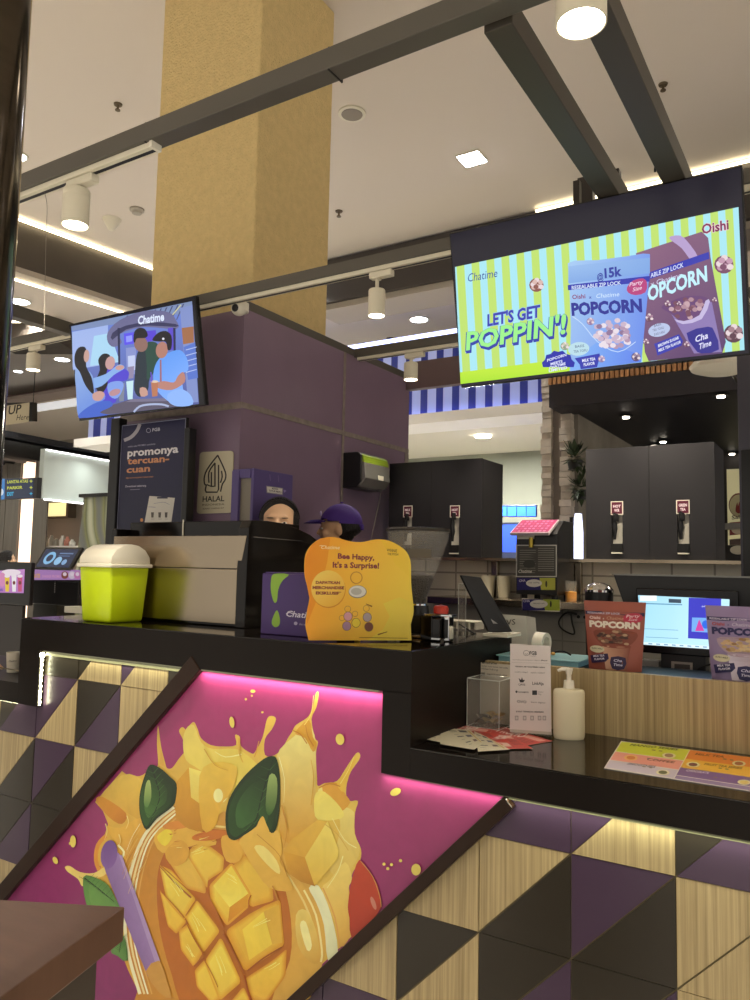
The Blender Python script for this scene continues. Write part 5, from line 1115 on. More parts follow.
mb = MB(); c = (Cc+Dd)/2; mb.box(c.x-.05, c.x+.05, yt-.04, yt+.10, ZU0, ZU0+.012, .003); mb.tube([c+Vector((0, .05, -.0)), (c.x, yt+.08, ZU0+.01)], .01, 8); mb.build('stand', M_white, t)
# white box with letters on the staff worktop
p = at(506, 640, 'y', 2.92); q2 = at(528, 640, 'y', 2.92)
t = thing('receipt_roll_box', 'crumpled white carton with black letters behind the tablet', 'box', (p.x, 2.94, ZS))
zt_ = at(515, 615, 'y', 2.94).z
mb = MB(); mb.hexa([(p.x-.03, 2.94, ZS), (q2.x, 2.94, ZS), (q2.x+.02, 3.02, ZS), (p.x-.03, 3.02, ZS), (p.x-.03, 2.945, zt_), (q2.x-.015, 2.945, zt_-.002), (q2.x+.0, 3.0, zt_-.01), (p.x-.03, 3.0, zt_-.004)]); mb.build('carton', mat('white_card', '#cfcabf', .6), t)
g = Art((0, 2.9395, 0), X, Z).z(490, 500, 6.25); g.text('OVS', (60, 785), (158, 778), 34, '#2b2a28', .0); g.build('lettering', M_art, t)

# ================================================================== THINGS ON THE LOWER COUNTER
ZL0 = ZL+.0004
# clear tip box
y0 = 2.45
xa = XB+.005; xb = at(499, 728, 'y', y0).x; zt_ = at(470, 679, 'y', y0).z
t = thing('acrylic_tip_box', 'clear acrylic box holding folded banknotes, left of the payment sign', 'box', (xa, y0, ZL0))
mb = MB(); h = zt_-ZL0
for bx in ((xa, xb, y0, y0+.003, ZL0, zt_), (xa, xa+.003, y0+.003, y0+.11, ZL0, zt_), (xb-.003, xb, y0+.003, y0+.11, ZL0, zt_), (xa+.003, xb-.003, y0+.107, y0+.11, ZL0, zt_), (xa+.003, xb-.003, y0+.003, y0+.107, ZL0, ZL0+.003), (xa, xb, y0, y0+.04, zt_, zt_+.003), (xa, xb, y0+.06, y0+.11, zt_, zt_+.003)): mb.box(*bx)
mb.build('clear_walls', M_glass, t)
mb = MB()
E8 = [(xa, y0), (xb, y0), (xb, y0+.11), (xa, y0+.11)]
for i in range(4):
    a_, b_ = E8[i], E8[(i+1) % 4]
    mb.tube([(a_[0], a_[1], zt_+.002), (b_[0], b_[1], zt_+.002)], .0014, 5); mb.tube([(a_[0], a_[1], ZL0+.002), (b_[0], b_[1], ZL0+.002)], .0012, 5); mb.tube([(a_[0], a_[1], ZL0+.001), (a_[0], a_[1], zt_)], .0012, 5)
mb.build('polished_edge', mat('acrylic_edge', '#cfd2cc'), t)
rn = random.Random(5)
for i, (c, lab) in enumerate((('#8e8a6a', 'grey green folded banknote lying lowest in the clear box'), ('#c8b683', 'cream folded banknote on top in the clear box'), ('#6f6a5c', 'dark grey folded banknote at the left in the clear box'), ('#b59c5e', 'yellowish folded banknote at the right in the clear box'))):
    cx = (xa+xb)/2+(-.008, .010, -.014, .014)[i]; cy = y0+.045+.006*i; z_ = ZL0+.005+i*.009; a = (.2, -.35, .6, -.1)[i]
    pts = []
    mb = MB(); tt = bmesh.new(); rows = []
    for k in range(7):
        u = k/6-.5; zz = z_+.010*math.sin(k*1.1+i)**2+abs(u)*.012
        rows.append([tt.verts.new((cx+u*.07*math.cos(a)-w_*math.sin(a), cy+u*.07*math.sin(a)+w_*math.cos(a), zz+.004*(w_ > 0))) for w_ in (-.02, .02)])
    for r1, r2 in zip(rows, rows[1:]): tt.faces.new((r1[0], r1[1], r2[1], r2[0]))
    bmesh.ops.solidify(tt, geom=tt.faces[:], thickness=.0012); mb.add(tt); o = mb.build('banknote', mat('note_'+c[1:], c, .7, noise=.35, nscale=90)); origin_to(o, (cx, cy, z_)); tag(o, lab, 'banknote', 'banknotes in the clear box')
# note card behind the tip box
p = at(479, 662, 'y', y0+.125); q2 = at(512, 668, 'y', y0+.125); zlo = at(490, 677, 'y', y0+.125).z
mb = MB(); mb.box(p.x, q2.x, y0+.122, y0+.1235, ZL0, p.z, .0005); o = mb.build('note_card', mat('paper', '#d6cfbf', .6)); origin_to(o, (p.x, y0+.12, ZL0)); tag(o, 'white printed note card standing behind the clear acrylic box', 'card')
g = Art((0, y0+.1218, 0), X, Z).z(410, 620, 5); g.text('METODE BAYAR', (360, 218), (435, 222), 9, '#2b2a28', .03); g.text('tunai non tunai tersedia', (358, 232), (490, 244), 8, '#3b3a38'); g.text('silakan hubungi', (358, 246), (440, 254), 8, '#3b3a38'); g.rect(355, 262, 374, 278, '#8a877e'); g.text('aplikasi ini', (385, 272), (485, 280), 7, '#3b3a38'); g.build('lettering', M_art, o)
# payment sign
P1 = at(510, 733, 'z', ZL0+.001); P2 = at(551.5, 737, 'z', ZL0+.001); uu = (P2-P1).normalized(); uu.z = 0; uu.normalize(); nn = Z.cross(uu); nn = -nn if nn.dot(EYE-P1) < 0 else nn
t = thing('payment_sign', 'tall white payment sign in a clear stand left of the soap bottle', 'sign', (P1+P2)/2)
g = Art(P1+nn*.002, uu, Z).z(500, 640, 7.5)
c4 = [(74, 690), (385, 712), (378, 45), (76, 28)]
mb = MB(); mb.prism([g.p(q)-nn*.001 for q in c4], -nn*.003); mb.build('clear_stand', mat('white_board', '#d9d2cd', .3), t)
mb = MB(); mb.prism([P1-nn*.003, P2-nn*.003, P2-nn*.05, P1-nn*.05], Z*.002); mb.build('stand_foot', M_glass, t)
g.poly(c4, '#d8cfcc'); g.poly([(74, 668), (384, 690), (385, 712), (74, 690)], '#b9b2a6')
g.stroke([(198+22*math.cos(a*PI/8), 98+20*math.sin(a*PI/8)) for a in range(17)], 3, '#4a4746', 0); g.stroke([(186, 100), (198, 108), (210, 100)], 3, '#4a4746')
g.text('FGB', (222, 110), (276, 112), 26, '#3a3838', .03); g.text('member', (222, 122), (268, 124), 7, '#5a5858')
g.text('tersedia pembayaran digital', (95, 150), (300, 156), 7, '#6a6666'); g.text('#bayar', (306, 156), (358, 158), 9, '#3a3838', .02); g.stroke([(86, 168), (366, 176)], 1.2, '#8a8684', 0)
g.text('TERSEDIA METODE PEMBAYARAN', (112, 203), (336, 210), 9, '#3a3838', .03); g.text('KARTU DEBIT', (112, 244), (210, 248), 9, '#5a5656'); g.text('KARTU KREDIT', (232, 250), (338, 252), 9, '#5a5656')
g.poly([(140, 285), (158, 300), (165, 278), (172, 300), (188, 298), (175, 318), (150, 318)], '#3d3a3c'); g.text('QRIS', (138, 340), (190, 342), 14, '#3d3a3c', .01)
g.text('LinkAja', (242, 335), (328, 338), 22, '#4a4648', .02); g.ell(124, 388, 8, 9, '#4a4648'); g.text('DANAMON', (138, 396), (214, 398), 12, '#4a4648', .01)
g.poly([(242, 378), (278, 378), (278, 412), (242, 412)], '#3a383c'); g.text('Shopee', (286, 393), (326, 394), 9, '#5a5656'); g.text('Pay', (286, 410), (312, 411), 9, '#5a5656')
g.text('OVO', (128, 470), (198, 474), 19, '#4a4648', .01); g.text('bank digital', (234, 470), (338, 476), 11, '#5a5656'); g.text('JUGA TERSEDIA MEMBER', (120, 540), (330, 546), 10, '#3a3838', .02)
for x in (112, 172, 228, 284, 320): g.rect(x, 568, x+26, 602, '#9a9594'); g.rect(x+5, 574, x+21, 596, '#c9c3c0')
g.build('print', M_art, t)
# soap bottle
p = at(567, 739.5, 'z', ZL0); sx, sy = p.x, p.y+.02
rr = 15.7*depth(p)/F; zt_ = at(567, 689, 'y', sy).z; zp = at(567, 668, 'y', sy).z; H = zt_-ZL0
Mr = Matrix.Rotation(math.radians(28), 4, 'Z')
t = thing('soap_bottle', 'cream oval pump bottle of hand sanitiser before the wood grain panel', 'bottle', (sx, sy, ZL0))
mb = MB(); mb.lathe([(0, 0), (.93, .0), (.98, .006), (1, .015), (1, H-.012), (.97, H-.004), (.9, H), (.38, H+.003), (.36, H+.004), (0, H+.004)], (sx, sy, ZL0), 48)
o_ = [((v.co.x-sx), (v.co.y-sy)) for v in mb.b.verts]
for v in mb.b.verts:
    d = Mr @ Vector(((v.co.x-sx)*rr, (v.co.y-sy)*rr*.62, 0)); v.co.x = sx+d.x; v.co.y = sy+d.y
mb.build('bottle_body', mat('cream_plastic', '#ddd3b4', .35), t, True)
hp = zp-zt_
mb = MB(); mb.cyl((sx, sy, zt_+.003), (sx, sy, zt_+hp*.42), .0175, .016); mb.build('collar', M_white, t, True)
mb = MB(); mb.cyl((sx, sy, zt_+hp*.42), (sx, sy, zt_+hp*.72), .0075); ax = RT*-1; ax.z = 0; ax.normalize()
mb.cyl((sx, sy, zt_+hp*.7), (sx, sy, zp), .009, .013); mb.tube([Vector((sx, sy, zp-.004)), Vector((sx, sy, zp-.003))+ax*.022, Vector((sx, sy, zp-.009))+ax*.036], [.007, .006, .0045], 10); mb.build('pump_head', M_white, t, True)
# leaflets fanned out
def leaflet(name, label, px4, z, edge, arts, group=None):
    pts = [at(*q, 'z', z) for q in px4]; mb = MB(); mb.prism(pts, (0, 0, -.0007)); o = mb.build(name, mat('paper_edge', '#c9c0aa', .6)); origin_to(o, pts[0]); tag(o, label, 'leaflet', group)
    g = Art(pts[0]+Z*.0002, X, Y, .00003); arts(g, px4); g.build('print', M_art, o); return o
def LF(base, kind, seed):
    def f(g, q4):
        r = random.Random(seed); g.z(); g.poly(q4, base)
        q = lambda u, v: tuple((1-v)*((1-u)*q4[0][i]+u*q4[1][i])+v*((1-u)*q4[3][i]+u*q4[2][i]) for i in (0, 1))
        def B(u0, v0, u1, v1, c): g.poly([q(u0, v0), q(u1, v0), q(u1, v1), q(u0, v1)], c)
        if kind == 'cream':
            for i in range(3): B(.12, .12+i*.28, .42, .16+i*.28, '#4a4238'); B(.5+.05*i, .08+i*.28, .8, .2+i*.28, ('#2a2a30', '#2f3350', '#5a3a34')[i])
            for i in range(6): B(.1, .2+i*.12, .3, .215+i*.12, '#8a8272')
            B(.86, .1, .92, .9, '#c8a84a')
        else:
            B(.55, .1, .92, .3, '#e9a99a'); B(.1, .62, .5, .86, '#e6c3b4'); B(.12, .68, .3, .8, '#d8503f'); g.text('PROMO', q(.12, .45), q(.6, .38), 5, '#f2dcd4', .03)
            for i in range(4): B(.62, .42+i*.1, .9, .45+i*.1, '#7d2822')
            B(.05, .08, .3, .3, '#a12a20')
    return f
Lz = ZL0+.0012
leaflet('leaflet', 'red promotional leaflet under the others in front of the payment sign, pointing right', [(505, 727), (553, 741), (520, 746.5), (472, 733)], Lz, 0, LF('#c23b30', 'red', 1), 'promotional leaflets on the lower counter')
leaflet('leaflet', 'red leaflet lying against the clear acrylic box with its top edge', [(452, 724), (494, 729), (478, 741), (434, 735)], Lz+.001, 0, LF('#b8342b', 'red', 2), 'promotional leaflets on the lower counter')
leaflet('leaflet', 'red leaflet in the middle of the fan, ending nearest the counter edge on the right', [(478, 731), (510, 735), (533, 748.5), (497, 749)], Lz+.002, 0, LF('#c83e33', 'red', 3), 'promotional leaflets on the lower counter')
leaflet('leaflet', 'cream printed leaflet leftmost in the fan of leaflets', [(432, 730.5), (468, 734), (450, 744), (417, 737.5)], Lz+.003, 0, LF('#d3c9ac', 'cream', 4), 'promotional leaflets on the lower counter')
leaflet('leaflet', 'cream printed leaflet nearest the counter edge in the middle of the fan', [(474, 731), (487, 737), (510, 749.5), (478, 751.5)], Lz+.004, 0, LF('#d6cdb2', 'cream', 5), 'promotional leaflets on the lower counter')
leaflet('leaflet', 'cream leaflet with dark drink pictures, topmost of the fan', [(441, 727.5), (470, 730), (484, 743), (474, 749.5), (440, 744)], Lz+.005, 0, LF('#d9d0b4', 'cream', 6), 'promotional leaflets on the lower counter')
# menu sheet
q4 = [(621, 741), (790, 762), (775, 795), (604, 768)]
pts = [at(*q, 'z', ZL0+.0015) for q in q4]; mb = MB(); mb.prism(pts, (0, 0, -.0015)); o = mb.build('menu_sheet', mat('white_board', '#d9d2cd')); origin_to(o, pts[0]); tag(o, 'laminated colour block menu sheet on the lower counter at right', 'menu')
g = Art(pts[0]+Z*.0002, X, Y, .00004).z(600, 720, 5)
def mq(u, v):   # u along, v front
    return tuple((1-v)*((1-u)*a+u*b)+v*((1-u)*d+u*c) for a, b, c, d in (((105, 950, 875, 20)), ((108, 210, 375, 240))))
def MBk(u0, v0, u1, v1, c): g.poly([mq(u0, v0), mq(u1, v0), mq(u1, v1), mq(u0, v1)], c)
MBk(0, 0, 1, 1, '#e4dccf'); MBk(0.005, 0.0, .405, .36, '#d6dc3e'); MBk(0.005, .38, .405, .68, '#f0a08f'); MBk(0.005, .70, .405, .97, '#cfc3d0')
MBk(.41, 0, 1, .30, '#ee8a34'); MBk(.41, .30, 1, .60, '#f2bc3e'); MBk(.41, .60, 1, .86, '#7c5a92'); MBk(.41, .88, 1, .98, '#8f7aa4')
for s, A, B, c in (('MANGO SERIES', (.06, .10), (.34, .07), '#5a6420'), ('COFFEE', (.2, .52), (.36, .50), '#8a4438'), ('SMOOTHIES', (.11, .76), (.27, .74), '#6a5a78'), ('MILK TEA', (.45, .14), (.62, .12), '#8f4a1a'), ('FRUIT TEA SERIES', (.53, .42), (.75, .40), '#94661c'), ('CHOCOLATE', (.45, .70), (.58, .68), '#e3d8ea')): g.text(s, mq(*A), mq(*B), 10, c, .03)
for (u, v, c) in ((.31, .27, '#b08a6a'), (.11, .52, '#d87a2e'), (.33, .85, '#6a6a3a'), (.47, .46, '#7a4038'), (.72, .24, '#b5642a'), (.80, .78, '#e8d070')):
    cx, cy = mq(u, v); g.ell(cx, cy, 34, 13, '#e9dfb0' if u != .11 else '#f2bd6a', 3); g.ell(cx, cy, 22, 9, c, 3)
for i in range(3):
    for u in (.2, .24, .62, .66): MBk(u, .1+.3*i+.05, u+.02, .13+.3*i+.05, '#8a7a5a')
g.build('print', M_art, o)

# ================================================================== STAFF WORKTOP: tray, tape, pouches, register
yt = 2.70
p = at(484, 655, 'y', yt); q2 = at(589, 662, 'y', yt)
t = thing('blue_tray', 'light blue translucent tray on the staff worktop behind the payment sign', 'tray', (p.x, yt, ZP))
xa, xb = XB+.014, at(578, 660, 'y', yt).x; zt_ = at(530, 658.5, 'y', yt).z
yb_ = yt+.20
M_tray = mat('blue_tray_plastic', '#98cfdc', .3, alpha=.92)
mb = MB(); bw = .004
mb.box(xa, xb, yt, yt+bw, ZP+.001, zt_); mb.box(xa, xb, yb_-bw, yb_, ZP+.001, zt_); mb.box(xa, xa+bw, yt+bw, yb_-bw, ZP+.001, zt_); mb.box(xb-bw, xb, yt+bw, yb_-bw, ZP+.001, zt_); mb.box(xa+bw, xb-bw, yt+bw, yb_-bw, ZP+.001, ZP+.005); mb.build('tray_wall', M_tray, t)
mb = MB(); mb.box(xa-.008, xb+.008, yt-.008, yb_+.008, zt_, zt_+.006, .002); mb.build('tray_lid', mat('blue_lid', '#aee0ea', .3), t)
ztr = zt_+.0065
# tape roll standing
p = at(541.5, 659, 'y', yt+.10); rr = 11*depth(p)/F; c = Vector((p.x, yt+.10, ztr+rr*1.55))
ax = (RT*.9+FW*.45); ax.z = 0; ax.normalize()
mb = MB(); mb.lathe([(rr*.66, -.02), (rr, -.02), (rr, .02), (rr*.66, .02), (rr*.66, -.02)], (0, 0, 0), 40, M=Matrix.Translation(c-Z*rr*.55) @ (RT*.75-FW*.62).to_track_quat('Z', 'Y').to_matrix().to_4x4())
o = mb.build('tape_roll', M_white, None, True); origin_to(o, (c.x, c.y, ztr)); tag(o, 'white roll of tape standing on the light blue tray lid', 'tape')
p = at(553, 656.5, 'y', yt+.07)
mb = MB(); mb.sph((p.x, yt+.07, ztr+.010), .006, (1.5, 1, 1)); o = mb.build('orange_scrap', mat('orange_plastic', '#d9a354', .4), None, True); origin_to(o, (p.x, yt+.07, ztr)); tag(o, 'small orange scrap on the tray lid right of the tape roll', 'scrap')
for i, (pp, lab) in enumerate((([(459, 625), (470, 632), (484, 640), (496, 649), (502, 654)], 'black cable trailing from the tablet over the light blue tray, left one'), ([(552, 653), (562, 651), (571, 655)], 'short black cable on the light blue tray right of the payment sign'))):
    P_ = [at(a, b, 'y', yt+.09) for a, b in pp]
    P_ = [Vector((v.x, v.y, max(v.z, ztr+.004))) for v in P_] if i else [Vector((v.x-.0, v.y, v.z+.004)) for v in P_]
    mb = MB(); mb.tube(smoothpts([tuple(v) for v in P_], 4, False), .0032, 6); o = mb.build('black_cable', M_blk); origin_to(o, P_[0]); tag(o, lab, 'cable')
# popcorn pouches
def pouch(label, pxc, y, W, H, lean, base, band, arts, yaw=0, M3=None):
    p = at(pxc, 672, 'y', y); t = thing('popcorn_pouch', label, 'pouch', (p.x, y, ZP+.0005), 'popcorn pouches on the shelf')
    tt = bmesh.new(); nx, nz = 14, 16; F_ = []; K_ = []
    def th(u, v):
        b = max(0, 1-abs(2*u-1)**2.2)
        return .030*b*(1-v)**.6*(1 if v < .9 else .3)+.001
    for j in range(nz+1):
        v = j/nz; w = W*(.84+.16*v)
        F_.append([tt.verts.new((p.x+(i/nx-.5)*w, y-th(i/nx, v)+.02+lean*v*H, ZP+.001+v*H)) for i in range(nx+1)])
        K_.append([tt.verts.new((p.x+(i/nx-.5)*w, y+th(i/nx, v)*.8+.022+lean*v*H, ZP+.001+v*H)) for i in range(nx+1)])
    uvq = {}
    for G, rev in ((F_, 0), (K_, 1)):
        for j in range(nz):
            for i in range(nx):
                q = [G[j][i], G[j][i+1], G[j+1][i+1], G[j+1][i]]; tt.faces.new(q[::-1] if rev else q)
    for j in range(nz):
        for i in (0, nx): tt.faces.new([F_[j][i], F_[j+1][i], K_[j+1][i], K_[j][i]])
    for i in range(nx): tt.faces.new([F_[0][i], K_[0][i], K_[0][i+1], F_[0][i+1]]); tt.faces.new([F_[nz][i], F_[nz][i+1], K_[nz][i+1], K_[nz][i]])
    bmesh.ops.recalc_face_normals(tt, faces=tt.faces)
    if yaw: bmesh.ops.rotate(tt, verts=tt.verts, cent=(p.x, y, 0), matrix=Matrix.Rotation(yaw, 3, 'Z'))
    mb = MB(); mb.add(tt); mb.build('pouch_bag', mat('pouch_'+base[1:], base, .32, .1), t, True)
    # print wraps on the bulged face
    g = Art((0, 0, 0), X, Z, .00012); g.metric(); g.n = Vector((0, -1, 0)); arts(g)
    bmesh.ops.triangulate(g.b, faces=g.b.faces[:]); es = [e for e in g.b.edges if e.calc_length() > .02]; bmesh.ops.subdivide_edges(g.b, edges=es, cuts=3)
    Ry = Matrix.Rotation(yaw, 3, 'Z')
    for v in g.b.verts:
        u, vv = v.co.x, v.co.z; k = -v.co.y; w = W*(.84+.16*vv); uc = min(1, max(0, u))
        q = Vector(((u-.5)*w, -th(uc, min(1, max(0, vv)))+.02+lean*vv*H-k*1.0-.0011, ZP+.001+vv*H)); d = Ry @ Vector((q.x, q.y, 0)); v.co = Vector((p.x+d.x, y+d.y, q.z))
    g.build('print', M_art, t); return t
def mk(dark, mid, lt, txt, badge):
    def f(g):
        R2 = lambda a, b, c, d, col, g2=None: g.poly([(a, b), (c, b), (c, d), (a, d)], col, g2)
        R2(.01, .80, .99, .85, dark); g.text('RESEALABLE ZIP LOCK', (.05, .812), (.60, .812), .026, '#d9cfe4', .02)
        g.poly([(.64, .76), (.72, .83), (.90, .84), (.97, .78), (.92, .72), (.78, .69), (.68, .71)], '#c43a52', sm=2); g.text('Party', (.70, .775), (.92, .785), .04, '#f4d4da', .01, .2); g.text('Size', (.74, .73), (.88, .735), .035, '#f4d4da', 0, .2)
        g.text('Oishi', (.08, .735), (.27, .735), .04, '#f3d2c8' if txt != '#2f2a5a' else '#b5443c', .03); g.text('x', (.31, .735), (.34, .735), .03, txt); g.text('Chatime', (.38, .735), (.66, .735), .045, lt, .0, .2)
        g.text('POPCORN', (.07, .62), (.93, .62), .085, txt, .06)
        g.poly([(.2, .58), (.8, .58), (.9, .5), (.75, .36), (.5, .32), (.28, .38), (.16, .48)], mid, sm=3)
        r = random.Random(11)
        for i in range(46):
            a = r.random()*2*PI; d = r.random()**.5; g.ell(.53+.30*d*math.cos(a), .475+.105*d*math.sin(a), .045, .02, r.choice(badge), n=7)
        g.poly([(.30, .36), (.80, .36), (.74, .02), (.36, .02)], lt, ((.3, .2), (.8, .2), mid)); g.ell(.55, .36, .26, .03, mid)
        g.poly([(.46, .20), (.72, .20), (.70, .04), (.48, .04)], dark, sm=2); g.text('Cha', (.51, .14), (.66, .14), .035, '#e9e4ff', .01, .2); g.text('Time', (.51, .08), (.67, .08), .035, '#e9e4ff', .01, .2)
        g.ell(.20, .30, .14, .052, '#d9cfae'); g.text('SUSU ASLI', (.10, .30), (.30, .30), .02, '#4a4238', .02)
        g.poly([(.06, .20), (.40, .25), (.42, .18), (.36, .13), (.08, .09)], dark); g.text('MILK TEA', (.12, .18), (.34, .205), .026, '#e4def0', .03); g.text('FLAVOR', (.14, .135), (.34, .16), .026, '#e4def0', .03)
    return f
# distances: the pouches stand just behind the wood panel
d1 = depth(at(615, 640, 'y', 2.70)); Wp = 55*d1/F/math.cos(math.radians(25)); Hp = at(615, 602, 'y', 2.70).z-ZP
pouch('red brown popcorn pouch standing on the black shelf above the soap bottle', 614, 2.70, Wp, Hp, .0, '#a35a4a', 0, mk('#33224a', '#8a4634', '#d9a98a', '#f0e4d4', ['#8f6a50', '#6a4030', '#c09a78', '#4d3026']), math.radians(6))
pouch('lilac popcorn pouch standing at the right edge before the register screen', 741, 2.70, Wp, at(737, 607, 'y', 2.70).z-ZP, .0, '#9a86ae', 0, mk('#2f2a5a', '#b8a0b0', '#d9cfe0', '#2f2a5a', ['#c8a878', '#e0c89a', '#a9835c', '#d9b88c']), math.radians(2))
# register: hood, screen, base
ym = 3.02
t = thing('register_monitor', 'wide black register monitor with lit screen behind the popcorn pouches', 'monitor', (at(690, 660, 'y', ym).x, ym, ZS))
A, B = at(613, 574, 'y', ym), at(775, 581, 'y', ym); Bz = max(ZS+.012, at(690, 655, 'y', ym).z)
zt_ = (A.z+B.z)/2
mb = MB(); mb.prism([(A.x, ym, A.z), (B.x, ym, A.z), (B.x, ym, Bz-.0), (at(640, 650, 'y', ym).x-.0, ym, Bz-.0)], (0, .05, 0), .004); mb.build('rear_hood', M_plas, t)
mb = MB(); mb.box(A.x-.004, B.x, ym-.006, ym+.05, A.z-.004, A.z+.002); mb.build('top_edge', mat('grey_edge', '#8b8b88', .4), t)
xs0, xs1 = at(636, 600, 'y', ym-.03).x, at(738, 600, 'y', ym-.03).x; zs1 = at(640, 588, 'y', ym-.03).z; zs0 = max(ZS+.05, at(690, 656, 'y', ym-.03).z)
mb = MB(); mb.box(xs0, xs1, ym-.03, ym, zs0, zs1, .004); mb.build('screen_bezel', mat('tv_bezel', '#121116'), t)
g = Art((0, ym-.0305, 0), X, Z).z(560, 540, 3.846)
g.poly([(300, 212), (652, 228), (648, 425), (320, 402)], '#9ed3ea', ((320, 220), (620, 420), '#bfe6f2')); g.poly([(495, 222), (620, 226), (618, 385), (492, 378)], '#3a3ab8'); g.poly([(508, 298), (640, 302), (640, 360), (506, 352)], '#6fa4e4'); g.poly([(520, 350), (535, 305), (555, 350)], '#c6409a'); g.ell(560, 325, 14, 16, '#2b66d8'); g.rect(308, 214, 372, 234, '#e9f0f4'); g.poly([(418, 226), (466, 228), (466, 243), (418, 241)], '#3a4a58')
g.poly([(320, 242), (470, 247), (470, 251), (320, 246)], '#5b8fb0'); g.poly([(325, 340), (455, 346), (455, 348), (325, 342)], '#6a9ab8'); g.poly([(330, 372), (455, 378), (455, 380), (330, 374)], '#6a9ab8'); g.text('shift', (545, 258), (562, 258), 6, '#e0e6ff')
g.poly([(320, 392), (650, 412), (648, 425), (320, 402)], '#d4ecf6')
for i in range(9): g.poly([(340+i*30, 396+i*1.8), (355+i*30, 397+i*1.8), (355+i*30, 402+i*1.8), (340+i*30, 401+i*1.8)], '#7da4c0')
g.build('screen', mat_scr := artmat('register_screen', .15, 1.05), t)
xb0, xb1 = at(661, 680, 'y', ym-.02).x, at(706, 680, 'y', ym-.02).x
mb = MB(); mb.box(xb0, xb1, ym-.02, ym+.06, ZS, zs0+.004, .004); mb.build('stand', mat('dark_grey_plastic', '#2b2b2e', .4), t)
g = Art((0, ym-.0205, 0), X, Z).z(560, 540, 3.846); g.poly([(428, 466), (510, 472), (510, 508), (428, 502)], '#a59d96'); g.poly([(440, 476), (500, 480), (500, 498), (440, 494)], '#4a4442'); g.poly([(425, 515), (500, 522), (500, 545), (425, 540)], '#a59d96'); g.build('sticker', M_art, t)
p = at(646, 668, 'y', ym+.02); q2 = at(657, 690, 'y', ym+.02)
mb = MB(); mb.box(p.x-.02, q2.x+.01, ym+.01, ym+.07, ZS, p.z+.03, .004); o = mb.build('card_reader', mat('grey_white_plastic', '#a9a7a3', .4)); origin_to(o, (p.x, ym, ZS)); tag(o, 'pale grey device between the red brown pouch and the register stand', 'device')
P_ = [at(x, y, 'y', ym+.0) for x, y in ((655, 672), (665, 668), (662, 680), (668, 688))]; mb = MB(); mb.tube(smoothpts([tuple(v-Vector((0, .03, 0))) for v in P_], 4, False), .003, 6); o = mb.build('black_cable', M_blk); origin_to(o, P_[0]); tag(o, 'black cable curling beside the register stand', 'cable')
P_ = [at(x, y, 'y', ym-.03) for x, y in ((712, 664), (700, 668), (694, 676), (706, 682))]; mb = MB(); mb.tube(smoothpts([tuple(v) for v in P_], 4, False), .003, 6); o = mb.build('black_cable', M_blk); origin_to(o, P_[0]); tag(o, 'black cable between the register stand and the lilac pouch', 'cable')
# dark canister with domed lid behind the red pouch
p = at(599, 590, 'y', 3.05); r = 15*depth(p)/F
t = thing('dark_canister', 'dark canister with shiny domed lid behind the red brown pouch', 'canister', (p.x, 3.05, ZS))
mb = MB(); mb.lathe([(0, 0), (r*.8, 0), (r*.92, at(599, 592, 'y', 3.05).z-ZS), (0, at(599, 592, 'y', 3.05).z-ZS)], (p.x, 3.05, ZS), 32); mb.build('canister_body', M_blk, t, True)
zz = at(599, 592, 'y', 3.05).z; mb = MB(); mb.lathe([(r*.95, zz), (r*.96, zz+.008), (r*.7, zz+.026), (r*.3, zz+.036), (0, zz+.038)], (p.x, 3.05, 0), 32); mb.build('domed_lid', M_chrome, t, True)
